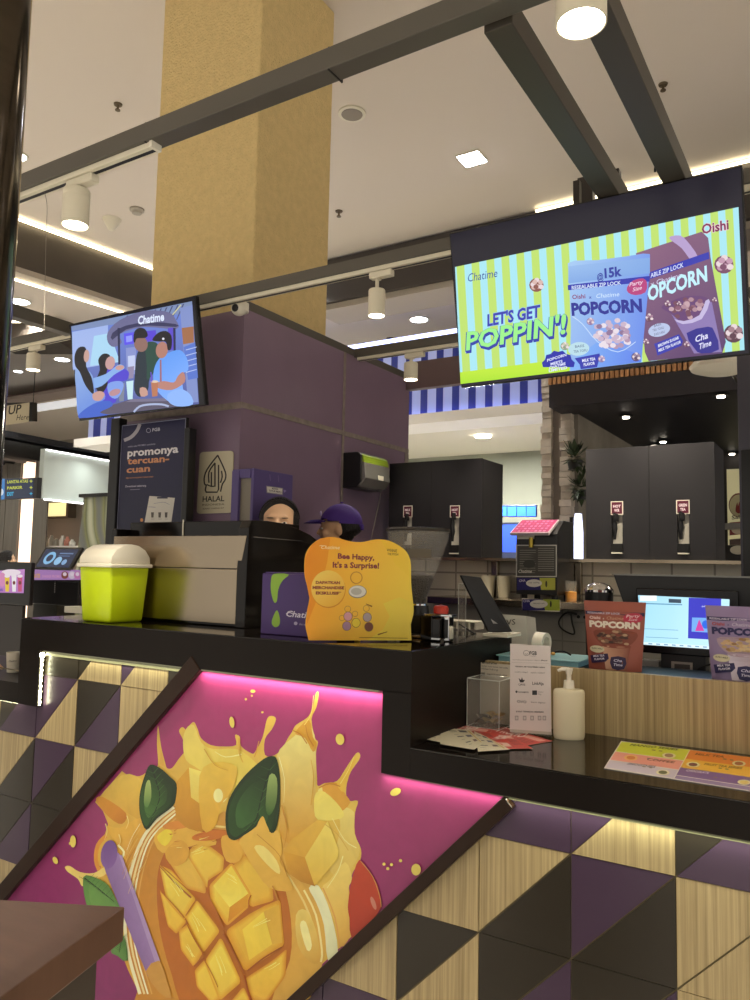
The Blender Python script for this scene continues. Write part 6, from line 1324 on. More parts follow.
# ================================================================== BACK OF THE KIOSK
YC = 4.4
ztw = at(481, 557.5, 'y', YC).z
ysh = 4.12
zsh = at(540, 601, 'y', ysh).z
def dispenser(label, pxL, pxR, pyT, slots, bot, tags):
    x0 = at(pxL, 500, 'y', YC).x; x1 = at(pxR, 500, 'y', YC).x; z1 = at(pxR, pyT, 'y', YC).z; z0 = ztw
    t = thing('drink_dispenser', label, 'drink dispenser', ((x0+x1)/2, YC, z0), 'drink dispenser cabinets')
    mb = MB(); mb.box(x0, x1, YC+.02, YC+.34, z0, z1, .004); mb.build('cabinet_body', mat('charcoal_panel', '#232124', .45), t)
    xs = sorted([at(a, 510, 'y', YC).x for a, b in slots])
    # front skin with slot openings
    mb = MB(); sw = .0; zt_ = at(slots[0][0], 513, 'y', YC).z; zb_ = at(slots[0][0], 553, 'y', YC).z; hw = .030
    edges = [x0]
    for x in xs: edges += [x-hw, x+hw]
    edges.append(x1)
    for i in range(0, len(edges), 2): mb.box(edges[i], edges[i+1], YC, YC+.02, z0, z1, .0)
    for x in xs: mb.box(x-hw, x+hw, YC, YC+.02, zt_, z1); mb.box(x-hw, x+hw, YC, YC+.02, z0, zb_)
    mb.build('front_panel', mat('charcoal_panel', '#2d2a2c'), t)
    if len(xs) > 1:
        xm = (xs[0]+xs[1])/2; mb = MB(); mb.box(xm-.0015, xm+.0015, YC-.001, YC+.001, z0, z1); mb.build('door_joint', M_blk, t)
    for i, x in enumerate(xs):
        s = MB(); s.box(x-hw+.002, x+hw-.002, YC+.012, YC+.0195, zb_+.002, zt_-.002); sl_ = s.build('slot_back', mat('slot_steel', '#d8d2c4', .35), t)
        s = MB(); s.lathe([(0, 0), (.008, 0), (.010, .03), (.016, .06), (.012, .10), (.009, .15), (0, .15)], (x-.012, YC-.006, zb_+.075), 16); s.box(x-.014, x+.008, YC-.02, YC+.01, zt_-.05, zt_-.006, .003); s.build('tap', M_plas, t, True)
        s = MB(); s.box(x-hw, x+hw, YC-.012, YC+.012, zb_+.004, zb_+.052, .002); s.build('drip_tray', M_blk, t)
        s = MB(); s.box(x-hw+.004, x+hw, YC-.024, YC+.0, zb_-.004, zb_+.003); s.build('drip_lip', M_white, t)
        zc_ = at(xs and slots[i][0], slots[i][1], 'y', YC).z
        s = MB(); s.box(x-.034, x+.034, YC-.003, YC-.0002, zc_-.038, zc_+.038); s.build('label_frame', M_white, t)
        g = Art((0, YC-.0034, 0), X, Z); g.metric(); g.rect(x-.029, zc_-.033, x+.029, zc_+.033, '#5a1830'); a_, b_ = tags[i]
        g.text(a_, (x-.021, zc_+.003), (x+.021, zc_+.003), .014, '#f0dfe4', .04); g.text(b_, (x-.014, zc_-.020), (x+.014, zc_-.020), .014, '#f0dfe4', .04); g.build('label_print', M_art, t)
    return x0, x1, z0, z1
c1 = dispenser('dark drink dispenser cabinet on the left, beside the purple wall', 389, 481.5, 458, [(408, 511.5), (455, 511.5)], 558, [('MILK', 'TEA'), ('HOT', 'TEA')])
c2 = dispenser('dark drink dispenser cabinet on the right, above the register monitor', 586, 715, 441.5, [(617, 508), (683, 507)], 560, [('HOT', 'WATER'), ('GREEN', 'TEA')])
# half wall with pale tiles, steel capping and shelf
ztw = at(481, 557.5, 'y', YC).z
mb = MB(); mb.box(-2.70, XC_+.4, 4.52, 4.62, PLAT, ztw-.02); struct('wall_tiled_back', mb, tilemat('pale_wall_tiles', '#cfc9ba', '#8d877c', .22, .11, 0, .3, .2, 'xz', .006))
xm0, xm1 = at(516, 594, 'y', ysh+.04).x-.004, at(557, 594, 'y', ysh+.04).x+.004
mb = MB(); mb.box(-2.70, xm0, YC-.04, 4.87, ztw-.02, ztw-.002); mb.box(xm1, XC_+.4, YC-.04, 4.87, ztw-.02, ztw-.002); mb.box(xm0, xm1, 4.47, 4.87, ztw-.02, ztw-.002); o = mb.build('steel_ledge', M_steel); origin_to(o, (-1, 4.6, ztw)); tag(o, 'thin stainless ledge along the tiled back wall carrying both dispenser cabinets', 'ledge')
for px, lab in ((496, 'grey steel upright under the back ledge, between the left dispenser and the sealing machine'), (579, 'grey steel upright under the back ledge, right of the sealing machine')):
    p = at(px, 580, 'y', 4.5); mb = MB(); mb.box(p.x-.02, p.x+.02, 4.47, 4.51, zsh+.001, ztw-.021, .003); o = mb.build('steel_upright', M_steel); origin_to(o, (p.x, 4.5, 1.3)); tag(o, lab, 'upright')
ysh = 4.12
zsh = at(540, 601, 'y', ysh).z
xs_, xe_ = at(427, 598, 'y', ysh).x, at(592, 598, 'y', ysh).x
mb = MB(); mb.box(xs_, xe_, ysh, 4.515, zsh-.04, zsh, .003); o = mb.build('steel_shelf', M_steel); origin_to(o, ((xs_+xe_)/2, 4.4, zsh)); tag(o, 'stainless work shelf under the cup sealing machine', 'shelf')
mb = MB(); mb.box(-2.6, XC_+.4, ysh+.1, ysh+.14, PLAT, zsh-.041); o = mb.build('grey_tiled_front', tilemat('grey_front_tiles', '#8f8c84', '#77746c', .2, .2, 0, .35, .2, 'xz', .004)); origin_to(o, (-1, ysh, PLAT)); tag(o, 'grey tiled counter front below the stainless work shelf', 'counter front')
# cup sealing machine
ysm = 4.16
p0 = at(516, 594, 'y', ysm); x1_ = at(557, 594, 'y', ysm).x; zt_ = at(530, 534, 'y', ysm).z
t = thing('sealing_machine', 'black cup sealing machine with a bright pink topped tray and price board', 'machine', ((p0.x+x1_)/2, ysm, zsh))
zt2 = at(557, 520, 'y', ysm+.05).z
mb = MB(); mb.prism([(p0.x, ysm, p0.z), (p0.x, ysm, zt_), (p0.x, ysm+.12, zt2), (p0.x, ysm+.30, zt2), (p0.x, ysm+.30, p0.z)], (x1_-p0.x, 0, 0), .004); mb.build('machine_body', M_plas, t)
for x in (p0.x+.03, x1_-.03):
    mb = MB(); mb.cyl((x, ysm+.05, zsh), (x, ysm+.05, p0.z+.002), .018); mb.cyl((x, ysm+.26, zsh), (x, ysm+.26, p0.z+.002), .018); mb.build('foot', M_blk, t)
A = at(509.5, 532.5, 'y', ysm-.06); B = at(548.5, 533, 'y', ysm-.06); Cc = at(555, 519.5, 'y', ysm+.12); Dd = at(518, 520, 'y', ysm+.12)
A.z = B.z = (A.z+B.z)/2; Cc.z = Dd.z = (Cc.z+Dd.z)/2+.0
Cc.x = B.x+.0; Dd.x = A.x+.0
n_ = (B-A).cross(Dd-A).normalized(); n_ = n_ if n_.z > 0 else -n_
mb = MB(); mb.prism([A, B, Cc, Dd], -n_*.018, .003); mb.build('top_tray', mat('pink_tray_rim', '#b8aab0', .4), t)
g = Art(A+n_*.001, B-A, Dd-A); g.metric(); W_ = (B-A).length; H_ = (Dd-A).length; g.rect(.008, .008, W_-.008, H_-.006, '#8e1c52')
for i in range(8):
    for j in range(5): g.rect(.016+i*(W_-.03)/8, .014+j*(H_-.02)/5, .016+(i+.62)*(W_-.03)/8, .014+(j+.55)*(H_-.02)/5, '#b8789a' if (i*3+j) % 4 else '#a83a6a')
g.build('button_print', M_art, t)
z_ = at(530, 537, 'y', ysm).z; mb = MB(); mb.box(p0.x+.01, x1_-.13, ysm-.012, ysm, z_-.012, z_+.01, .002); mb.build('light_strip_label', M_white, t)
mb = MB(); z_ = at(532, 543, 'y', ysm).z; xx = at(532, 543, 'y', ysm).x; mb.cyl((xx, ysm-.015, z_-.025), (xx, ysm-.015, z_+.03), .012); mb.build('brass_nozzle', mat('brass', '#b8a043', .3, .8), t, True)
g = Art((0, ysm-.002, 0), X, Z).z(490, 500, 6.25)
g.rect(162, 280, 418, 482, '#c9c6be'); g.rect(169, 287, 411, 475, '#4a4740')
r = random.Random(2)
for i in range(11): g.poly([(185, 312+i*14), (185+r.randint(50, 105), 312+i*14), (285, 316+i*14), (185, 316+i*14)], '#8a877c'); g.poly([(300, 300+i*14), (400, 300+i*14), (400, 304+i*14), (300, 304+i*14)], '#8f8c82')
g.ell(245, 400, 38, 26, '#3a3833'); g.text('Chatime', (178, 455), (262, 455), 20, '#e6e2d6', .01, .2)
g.rect(170, 487, 408, 562, '#2a2468'); g.poly([(310, 487), (408, 487), (408, 562), (320, 562)], '#b8b84a'); g.ell(275, 520, 50, 24, '#e2ded6'); g.text('cup sealing', (240, 520), (310, 520), 9, '#4a4754'); g.text('CHA', (182, 512), (222, 510), 14, '#d6d0ea', .02); g.ell(352, 525, 6, 20, '#3a3a2a')
g.build('price_board', M_art, t)
# hanging shelf card
g = Art((0, ysh-.004, 0), X, Z).z(490, 500, 6.25)
p0 = at(522, 608, 'y', ysh-.002); p1 = at(560, 608, 'y', ysh-.002); za = at(540, 599, 'y', ysh-.002).z; zb_ = at(540, 611, 'y', ysh-.002).z
mb = MB(); mb.box(p0.x, p1.x, ysh-.003, ysh-.0005, zb_, za); o = mb.build('shelf_card', M_white); origin_to(o, (p0.x, ysh, zb_)); tag(o, 'purple and lime shelf card hanging below the sealing machine', 'card')
g.rect(202, 620, 436, 690, '#2a2468'); g.poly([(330, 620), (436, 622), (436, 692), (345, 690)], '#a8b83e'); g.ell(305, 650, 56, 26, '#dfdbd4'); g.text('nikmati teh', (270, 650), (340, 650), 9, '#4a4754'); g.text('CHA', (208, 638), (250, 638), 14, '#d6d0ea', .02); g.ell(380, 650, 6, 20, '#3a3a2a'); g.build('print', M_art, o)
# bright window strip behind, beside the sealing machine
p0 = at(573.5, 560, 'y', 6.3); p1 = at(581, 517, 'y', 6.3)
t = thing('light_column', 'tall glowing white light column with pointed top between sealing machine and right dispenser', 'lamp', (p0.x, 6.3, FL))
mb = MB(); xm = (p0.x+p1.x)/2; mb.prism([(p0.x, 6.3, .4), (p1.x, 6.3, .4), (p1.x, 6.3, p1.z-.12), (xm+.02, 6.3, p1.z+.03), (xm-.02, 6.3, p1.z+.03), (p0.x, 6.3, p1.z-.1)], (0, .06, 0)); mb.build('glowing_panel', mat('cool_panel', '#ffffff', emit=1.7, ecol='#d5dcff'), t)
mb = MB(); mb.box(p0.x-.03, p0.x-.0, 6.29, 6.37, FL, p1.z); mb.box(p0.x, p1.x+.03, 6.29, 6.37, FL, .4); mb.build('frame', M_beamd, t)
# small plants in the dark shop
for (px, py, lab) in ((575, 470, 'small green trailing plant by the concrete side wall, above the light column'), (581, 500, 'dark trailing plant behind the light column')):
    p = at(px, py, 'y', 6.5); t = thing('trailing_plant', lab, 'plant', (p.x, 6.5, p.z), 'trailing plants by the side wall')
    mb = MB(); mb.lathe([(0, 0), (.05, 0), (.07, .08), (0, .08)], (p.x, 6.5, p.z), 16); mb.build('pot', M_blk, t, True)
    mb = MB(); r = random.Random(px)
    for i in range(60):
        a = r.random()*2*PI; e = r.uniform(-.9, 1.2); L_ = r.uniform(.1, .24); d = Vector((math.cos(a)*math.cos(e)*.6, math.sin(a)*math.cos(e)*.6, math.sin(e)))
        b0 = Vector((p.x, 6.5, p.z+.1)); tip = b0+d*L_; s_ = d.cross(Z).normalized()*.022
        mb.prism([b0+d*L_*.3, b0+d*L_*.65+s_, tip, b0+d*L_*.65-s_], (0, .003, .002))
    mb.build('leaves', mat('leaf_green', '#2e3d22', .5), t)
# little jar with orange content and a socket with cable
p = at(571, 597, 'y', 4.3)
t = thing('juice_jar', 'small clear jar with orange content at the end of the stainless shelf', 'jar', (p.x, 4.3, zsh))
mb = MB(); mb.lathe([(0, 0), (.03, 0), (.032, .05), (0, .055)], (p.x, 4.3, zsh+.001), 20); mb.build('orange_content', mat('orange_juice', '#e59a22', .4), t, True)
mb = MB(); mb.lathe([(.033, 0), (.034, .11), (.031, .11), (.0305, .0)], (p.x, 4.3, zsh+.001), 20); mb.build('glass', M_glass, t, True)
p = at(584, 617, 'y', ysh+.098)
t = thing('wall_socket', 'grey wall socket on the tiled front beside the looping black cable', 'socket', (p.x, ysh+.098, p.z))
mb = MB(); mb.box(p.x-.05, p.x+.03, ysh+.09, ysh+.0985, p.z-.03, p.z+.03, .003); mb.build('plate', mat('socket_grey', '#8d8a82', .5), t)
mb = MB(); [mb.cyl((p.x+a, ysh+.088, p.z), (p.x+a, ysh+.091, p.z), .009) for a in (-.028, .008)]; mb.build('sockets', M_blk, t)
P_ = [at(x, y, 'y', ysh+.06) for x, y in ((577, 614), (566, 613), (559, 621), (562, 629), (574, 634), (572, 622), (571, 614))]
mb = MB(); mb.tube(smoothpts([tuple(v) for v in P_], 5, False), .005, 7); o = mb.build('black_cable', M_blk); origin_to(o, P_[0]); tag(o, 'black cable looping from the wall socket on the grey tiles', 'cable')
# cups / jars on back ledge between
for px, py, lab, c in ((455, 566, 0, 0),): pass
for i, (px, lab) in enumerate(((488, 'small pale cup below the steel ledge, left of the steel upright'), (504, 'small pale cup below the steel ledge, right of the steel upright'))):
    p = at(px, 600, 'y', 4.42); mb = MB(); mb.lathe([(0, 0), (.035, 0), (.045, .13), (.042, .13), (.033, .006), (0, .006)], (p.x, 4.42, zsh+.0005), 20); o = mb.build('plastic_cup', mat('frosted_cup', '#c9c4b0', .3), None, True); origin_to(o, (p.x, 4.42, zsh)); tag(o, lab, 'cup', 'cups on the back shelf')
# purple wall fittings
z1 = at(254, 468, 'x', XW+.14).z; ya = at(254, 468, 'x', XW+.14).y; yb_ = at(293, 476, 'x', XW+.14).y
t = thing('wall_locker', 'purple wall cabinet with white label behind the staff, on the purple wall', 'cabinet', (XW+.01, (ya+yb_)/2, z1-.4))
mb = MB(); mb.box(XW+.002, XW+.12, ya+.008, yb_, z1-.40, z1-.004, .003); mb.build('cabinet_body', mat('locker_grey', '#8b8478', .5), t)
mb = MB(); mb.box(XW+.122, XW+.14, ya, yb_, z1-.40, z1, .003); mb.box(XW+.002, XW+.14, ya-.004, ya+.006, z1-.4, z1-.008) if 0 else None; mb.build('door', M_purp2, t)
mb = MB(); mb.box(XW+.002, XW+.05, ya-.012, ya+.006, z1-.4, z1-.01, .002); mb.box(XW+.002, XW+.122, ya-.006, ya+.01, z1-.05, z1-.002, .001); mb.build('side_frame', M_purp2, t)
g = Art((XW+.1405, 0, 0), Y, Z).z(240, 460, 6.25); g.poly([(163, 160), (270, 175), (268, 220), (166, 206)], '#8f8a94'); g.poly([(168, 165), (264, 179), (262, 214), (171, 201)], '#dcd8d0'); g.text('MOHON', (200, 183), (238, 188), 11, '#3d3846', .03); g.text('TUTUP PINTU', (180, 196), (258, 208), 11, '#3d3846', .03)
g.stroke([(186, 90), (190, 130)], 3, '#8678a8', 0); g.stroke([(238, 96), (242, 136)], 3, '#8678a8', 0); g.poly([(272, 185), (290, 192), (276, 205)], '#9a8cc0'); g.build('label', M_art, t)
# towel dispenser
xf = XW+.16; ya = at(364, 455, 'x', xf).y; yb_ = at(390, 462, 'x', xf).y; z1 = at(364, 451, 'x', xf).z; z0 = at(390, 492, 'x', xf).z
t = thing('paper_dispenser', 'black and silver paper dispenser with a lime stripe on the purple wall', 'dispenser', (XW, (ya+yb_)/2, z0))
ycn = (ya+yb_)/2
mb = MB(); mb.prism([(XW+.002, ya, z1), (xf-.05, ya, z1), (xf-.02, ya, z1-.02), (xf-.02, ya, z0+.04), (xf-.06, ya, z0), (XW+.002, ya, z0)], (0, yb_-ya, 0), .006); mb.build('rear_shell', M_plas, t)
mb = MB(); mb.prism([(xf-.022, ya+.01, z1-.055), (xf, ya+.01, z1-.07), (xf+.01, ya+.01, z0+.06), (xf-.03, ya+.01, z0+.01), (xf-.05, ya+.01, z0+.01)], (0, yb_-ya-.02, 0), .004); mb.build('silver_cover', mat('silver_plastic', '#a5a49e', .25, .6), t)
mb = MB(); mb.prism([(xf-.03, ya+.01, z1-.012), (xf-.012, ya+.01, z1-.025), (xf-.002, ya+.01, z1-.068), (xf-.03, ya+.01, z1-.06)], (0, yb_-ya-.02, 0), .002); mb.build('lime_stripe', mat('lime_dark', '#8aa32a', .4), t)
mb = MB(); mb.box(xf+.004, xf+.014, ycn-.0, ycn+.06, z0+.06, z0+.09, .002); mb.build('badge', M_white, t)
a = at(381, 493, 'x', XW+.1); b = at(371, 540, 'x', XW+.1); mb = MB(); mb.tube([a, b], .0025, 5); o = mb.build('hanging_string', mat('wire_grey', '#6f685e')); origin_to(o, a); tag(o, 'thin pale cord hanging below the paper dispenser', 'cord')
# halal sign
p0 = at(198, 513, 'y', YW); p1 = at(233, 452, 'y', YW)
t = thing('halal_sign', 'white rounded halal certificate sign on the purple wall', 'sign', ((p0.x+p1.x)/2, YW, p0.z))
g = Art((0, YW-.0085, 0), X, Z).z(65, 400, 4.167)
def rr4(pts, r):
    out = []
    n = len(pts)
    for i in range(n):
        a, b, c = Vector(pts[i-1]), Vector(pts[i]), Vector(pts[(i+1) % n]); u1 = (a-b).normalized()*r; u2 = (c-b).normalized()*r
        for k in range(6): s_ = k/5; out.append(tuple((b+u1)*(1-s_)**2+b*2*s_*(1-s_)+(b+u2)*s_*s_))
    return out
R4 = rr4([(562, 217), (701, 211), (694, 470), (548, 474)], 16)
mb = MB(); mb.prism([g.p(q) for q in R4], (0, .007, 0)); mb.build('sign_plate', mat('ivory_plate', '#c9c0a6', .4), t)
K_ = '#2a2427'
g.stroke([(590, 386), (585, 375), (588, 356), (582, 350), (580, 325), (592, 290), (632, 236), (640, 238), (668, 300), (668, 330), (656, 350), (650, 374), (648, 382)], 6, K_)
g.stroke([(588, 384), (634, 384), (640, 372), (640, 270)], 6, K_, 0); g.stroke([(600, 345), (600, 300), (625, 262)], 6, K_); g.stroke([(610, 358), (610, 300)], 6, K_, 0); g.stroke([(625, 358), (625, 262)], 6, K_, 0); g.stroke([(648, 345), (655, 320), (652, 295)], 6, K_); g.stroke([(590, 352), (610, 360), (628, 358)], 5, K_)
g.text('HALAL', (573, 424), (664, 421), 22, K_, .02); g.text('INDONESIA', (572, 441), (664, 438), 8, K_, .0); g.text('ID00110000157', (574, 456), (662, 453), 6, K_, .0)
g.build('print', M_art, t)
# dark promo poster in a black stand
yp = 2.92
t = thing('promo_poster', 'dark navy promotional poster in a black frame below the left television', 'poster', (at(152, 520, 'y', yp).x, yp, PLAT))
g = Art((0, yp-.001, 0), X, Z).z(65, 400, 4.167)
c4 = [(240, 102), (507, 76), (498, 560), (218, 582)]
xL, xR = g.p((236, 102)).x, g.p((506, 76)).x; zT = g.p((370, 88)).z; zB = 1.5
mb = MB(); mb.box(xL, xR, yp, yp+.02, zB, zT, .001); mb.build('poster_board', M_blk, t)
mb = MB(); mb.box(xL-.075, xL-.002, yp-.015, yp+.04, PLAT, zT+.04, .004); mb.box(xR+.003, xR+.04, yp-.015, yp+.04, PLAT, zT-.06, .004); mb.build('frame_posts', M_plas, t)
g.metric(); g.rect(xL+.004, zB, xR-.004, zT-.003, '#8e8fa6'); g.rect(xL+.008, zB+.002, xR-.008, zT-.008, '#201f45', ((0, zT), (0, zT-.6), '#191a38'))
g.z(65, 400, 4.167)
g.stroke([(246, 168), (275, 155), (300, 128), (312, 100)], 14, '#a9a4ad'); g.stroke([(348+9*math.cos(a*PI/6), 127+9*math.sin(a*PI/6)) for a in range(13)], 2, '#a8a6ba', 0); g.text('FGB', (364, 131), (396, 128), 13, '#c4c2d0', .02)
g.text('selalu ada PROMO untukmu', (262, 198), (376, 186), 7, '#9a98b0', .01); g.text('promonya', (260, 236), (472, 218), 30, '#d9d6da', .03); g.text('tercuan-', (260, 268), (434, 256), 26, '#c98a62', .03); g.text('cuan', (256, 304), (354, 297), 26, '#c98a62', .03)
g.text('#promonyatercuancuan', (254, 328), (368, 322), 7, '#a9714e', .02); g.text('Download sekarang', (252, 364), (338, 360), 8, '#b9b7c6', .01); g.stroke([(272, 374), (312, 372)], 2, '#8a88a0', 0)
g.poly([(352, 400), (458, 408), (440, 530), (330, 520)], '#c6c2ba', sm=0); g.rect(384, 404, 428, 411, '#2a2a44')
for x in (365, 395, 422): g.poly([(x-6, 468), (x+6, 468), (x+4, 490), (x-5, 490)], '#4a4440'); g.stroke([(x-6, 496), (x+8, 496)], 2, '#8a8680', 0)
g.stroke([(370, 432), (410, 426), (436, 436)], 2, '#8c8ca0'); g.stroke([(348, 445), (378, 447)], 2, '#77749a', 0); g.ell(320, 500, 6, 7, '#c98a4a')
g.build('print', M_art, t)
# wavy silver partition far left
yw_ = 4.6
x0 = at(78, 560, 'y', yw_).x; x1 = at(116, 560, 'y', yw_).x; z1 = at(95, 497, 'y', yw_).z
M_wavy = mat('wavy_print', '#9a9a8c', .25, .3); _nt = M_wavy.node_tree
_w = _nt.nodes.new('ShaderNodeTexWave'); _w.inputs['Scale'].default_value = 1.1; _w.inputs['Distortion'].default_value = 9; _w.inputs['Detail'].default_value = 1.5; _w.inputs['Detail Scale'].default_value = .8
_c = _nt.nodes.new('ShaderNodeTexCoord'); _nt.links.new(_c.outputs['Object'], _w.inputs['Vector']); _rp = _nt.nodes.new('ShaderNodeValToRGB'); _e = _rp.color_ramp.elements
_e[0].color = C('#8d8f8c'); _e[1].color = C('#c9c9b4'); _k = _e.new(.45); _k.color = C('#a3a37a'); _k = _e.new(.6); _k.color = C('#8a8f72')
_nt.links.new(_w.outputs['Fac'], _rp.inputs['Fac']); _nt.links.new(_rp.outputs[0], _nt.nodes['Principled BSDF'].inputs['Base Color'])
t = thing('wavy_partition', 'silver and olive wavy patterned partition behind the lime bin', 'partition', ((x0+x1)/2, yw_, FL))
mb = MB(); tt = bmesh.new(); nx, nz = 24, 40; G = []
for j in range(nz+1):
    z_ = FL+j/nz*(z1-FL); G.append([tt.verts.new((x0+(x1+.5-x0)*i/nx+.02*math.sin(z_*4.2), yw_+.012*math.sin(i*.55+2.2*math.sin(z_*3.4)), z_)) for i in range(nx+1)])
for j in range(nz):
    for i in range(nx): tt.faces.new((G[j][i], G[j][i+1], G[j+1][i+1], G[j+1][i]))
bmesh.ops.solidify(tt, geom=tt.faces[:], thickness=.02); mb.add(tt); mb.build('wavy_sheet', M_wavy, t, True)
mb = MB(); mb.box(x0, x1+.5, yw_-.03, yw_+.03, z1, z1+.03); mb.build('top_rail', M_blk, t)

# ================================================================== ORDER KIOSKS AT THE LEFT
yk = 3.6
zf0, zf1 = at(40, 604, 'y', yk).z, at(40, 581, 'y', yk).z
x0, x1 = at(28, 600, 'y', yk).x, at(78, 600, 'y', yk).x
t = thing('order_terminal', 'order terminal with tilted tablet on a black box, nearer the lime bin', 'terminal', ((x0+x1)/2, yk, FL))
mb = MB(); mb.box(x0, x1, yk, yk+.3, zf0, zf1, .005); mb.build('black_box', M_plas, t)
za = at(50, 570, 'y', yk-.01).z
mb = MB(); mb.box(x0, x1+.02, yk-.012, yk+.2, zf1+.0005, za, .003); mb.build('ad_strip', M_blk, t)
g = Art((0, yk-.0125, 0), X, Z).z(0, 530, 6.25); g.poly([(186, 245), (503, 250), (505, 312), (190, 312)], '#b98ac8'); g.text('GRATIS', (198, 298), (250, 298), 24, '#e8b04a', .03); g.text('ONGKIR PROMO', (262, 298), (380, 298), 16, '#e0a0c8', .02)
for x, c in ((405, '#8a4a3a'), (450, '#d9c9d8'), (484, '#c77ab0')): g.ell(x, 282, 22, 24, c); g.ell(x, 276, 12, 12, '#ead8e4')
g.build('ad_print', artmat('lit_ad', .3, .55), t)
A = at(32, 569, 'y', yk-.02); B = at(70, 570, 'y', yk-.02); Cc = at(62, 548, 'y', yk+.08); Dd = at(26, 546, 'y', yk+.08); A.z = B.z = (A.z+B.z)/2; Cc.z = Dd.z = (Cc.z+Dd.z)/2
Dd.x = A.x-.0; Cc.x = B.x
n_ = (B-A).cross(Dd-A).normalized(); n_ = -n_ if n_.dot(EYE-A) < 0 else n_
mb = MB(); mb.prism([A, B, Cc, Dd], -n_*.02, .005); mb.build('tablet', M_plas, t)
g = Art(A+n_*.0006, B-A, Dd-A); g.metric(); W_ = (B-A).length; H_ = (Dd-A).length; g.rect(.03, .02, W_-.03, H_-.02, '#2b3550'); g.ell(W_*.3, H_*.5, W_*.14, H_*.28, '#8ac4f0', n=24); g.ell(W_*.3, H_*.5, W_*.08, H_*.16, '#2b3550'); g.ell(W_*.56, H_*.38, W_*.09, H_*.18, '#9accf2'); g.ell(W_*.74, H_*.33, W_*.06, H_*.12, '#8ab4e0'); g.rect(W_*.5, H_*.68, W_*.85, H_*.74, '#6a86b0'); g.rect(W_*.5, H_*.58, W_*.8, H_*.62, '#5a76a0'); g.build('tablet_screen', M_scr_low, t)
g = Art((0, yk-.0008, 0), X, Z).z(0, 530, 6.25)
for k in range(6): g.ell(344-k*.5, 322+k*13, 4, 4.5, '#d6d6d2', n=8)
g.build('vent_dots', M_art, t)
mb = MB(); mb.box(at(28, 610, 'y', yk).x, at(52, 610, 'y', yk).x, yk+.04, yk+.2, FL, zf0-.0005, .004); mb.build('pedestal', mat('olive_pedestal', '#3c3a2a', .4), t)
yk2 = 3.35
x0, x1 = at(-30, 600, 'y', yk2).x, at(29.5, 600, 'y', yk2).x; z0, z1 = at(15, 605, 'y', yk2).z, at(15, 562, 'y', yk2).z
t = thing('order_kiosk', 'tall black order kiosk with a bright pink drink advertisement at the left edge', 'kiosk', ((x0+x1)/2, yk2, FL))
mb = MB(); mb.box(x0, x1, yk2, yk2+.03, z0, z1, .006); mb.build('head_unit', M_plas, t)
mb = MB(); mb.box(x0+.02, at(22, 640, 'y', yk2+.01).x, yk2+.002, yk2+.028, FL, z0-.0005, .006); mb.build('pedestal', mat('dark_brown_panel', '#2c2522', .4), t)
g = Art((0, yk2-.001, 0), X, Z).z(0, 530, 6.25); g.poly([(-150, 262), (155, 245), (148, 395), (-150, 388)], '#c98ad0', ((0, 250), (0, 390), '#b87ac0')); g.ell(70, 265, 60, 20, '#f0e0ea'); g.ell(15, 310, 22, 45, '#d88ab8')
for x, c in ((45, '#e8c43a'), (88, '#f2ecee'), (125, '#c9507a')): g.poly([(x-15, 290), (x+15, 290), (x+11, 385), (x-11, 385)], c); g.ell(x, 288, 17, 10, '#efe3ea'); g.ell(x, 330, 9, 12, '#7a3a3a')
g.text('BARU', (-10, 382), (18, 382), 16, '#3a3a9a', .03); g.build('ad_screen', M_scr_low, t)
mb = MB(); p = at(86, 583, 'y', 3.9); q2 = at(95, 583, 'y', 3.9); mb.box(at(79, 583, 'y', 3.9).x, q2.x+.15, 3.9, 3.96, p.z-.045, p.z+.045, .004); mb.box(q2.x+.02, q2.x+.08, 3.92, 3.96, FL, p.z-.046); o = mb.build('barrier_arm', M_plas); origin_to(o, (p.x, 3.9, 0)); tag(o, 'short black horizontal arm between the order terminal and the lime bin', 'barrier')

# ================================================================== FOREGROUND TABLE
zt_ = .93
A = at(-60, 896, 'z', zt_); B = at(125, 906.5, 'z', zt_); Cc = at(-60, 1042, 'z', zt_)
u1 = (A-B); u2 = (Cc-B)
t = thing('dark_table', 'dark brown laminate topped table cut by the lower left corner', 'table', (B.x-.1, B.y-.1, FL))
th_ = .050
TB = [B, B+u1*2.0, B+u1*2.0+u2*1.2, B+u2*1.2]
mb = MB(); mb.prism(TB, (0, 0, -th_), .002); mb.build('tabletop', woodmat('brown_laminate', '#5a4030', '#624636', '#694c3b', .35, (3, 14, 3)), t)
ins = [B+u1.normalized()*.022+u2.normalized()*.03, B+u1*1.9+u2.normalized()*.03, B+u1*1.9+u2*1.1, B+u1.normalized()*.022+u2*1.1]
mb = MB(); mb.prism([Vector((p.x, p.y, FL)) for p in ins], (0, 0, zt_-th_-.0005-FL)); mb.build('cabinet_base', mat('grey_brown_base', '#4a4138', .5), t)

# ================================================================== PAPER CUP ON THE LEFT LEDGE
p = at(13, 672, 'z', .9265); r = 7.2*depth(p)/F
t = thing('paper_cup', 'small white paper cup with printed band on the left lower ledge', 'cup', p)
hz = at(13, 652, 'y', p.y).z-p.z
mb = MB(); mb.lathe([(0, 0), (r*.8, 0), (r, hz), (r*.96, hz), (r*.76, .004), (0, .004)], p, 32); mb.build('cup_body', M_white, t, True)
g = Art((0, p.y-r*.93, 0), X, Z).z(0, 530, 6.25); g.text('Chatime', (54, 826), (104, 822), 11, '#5a5248', .02); g.build('print', M_art, t)
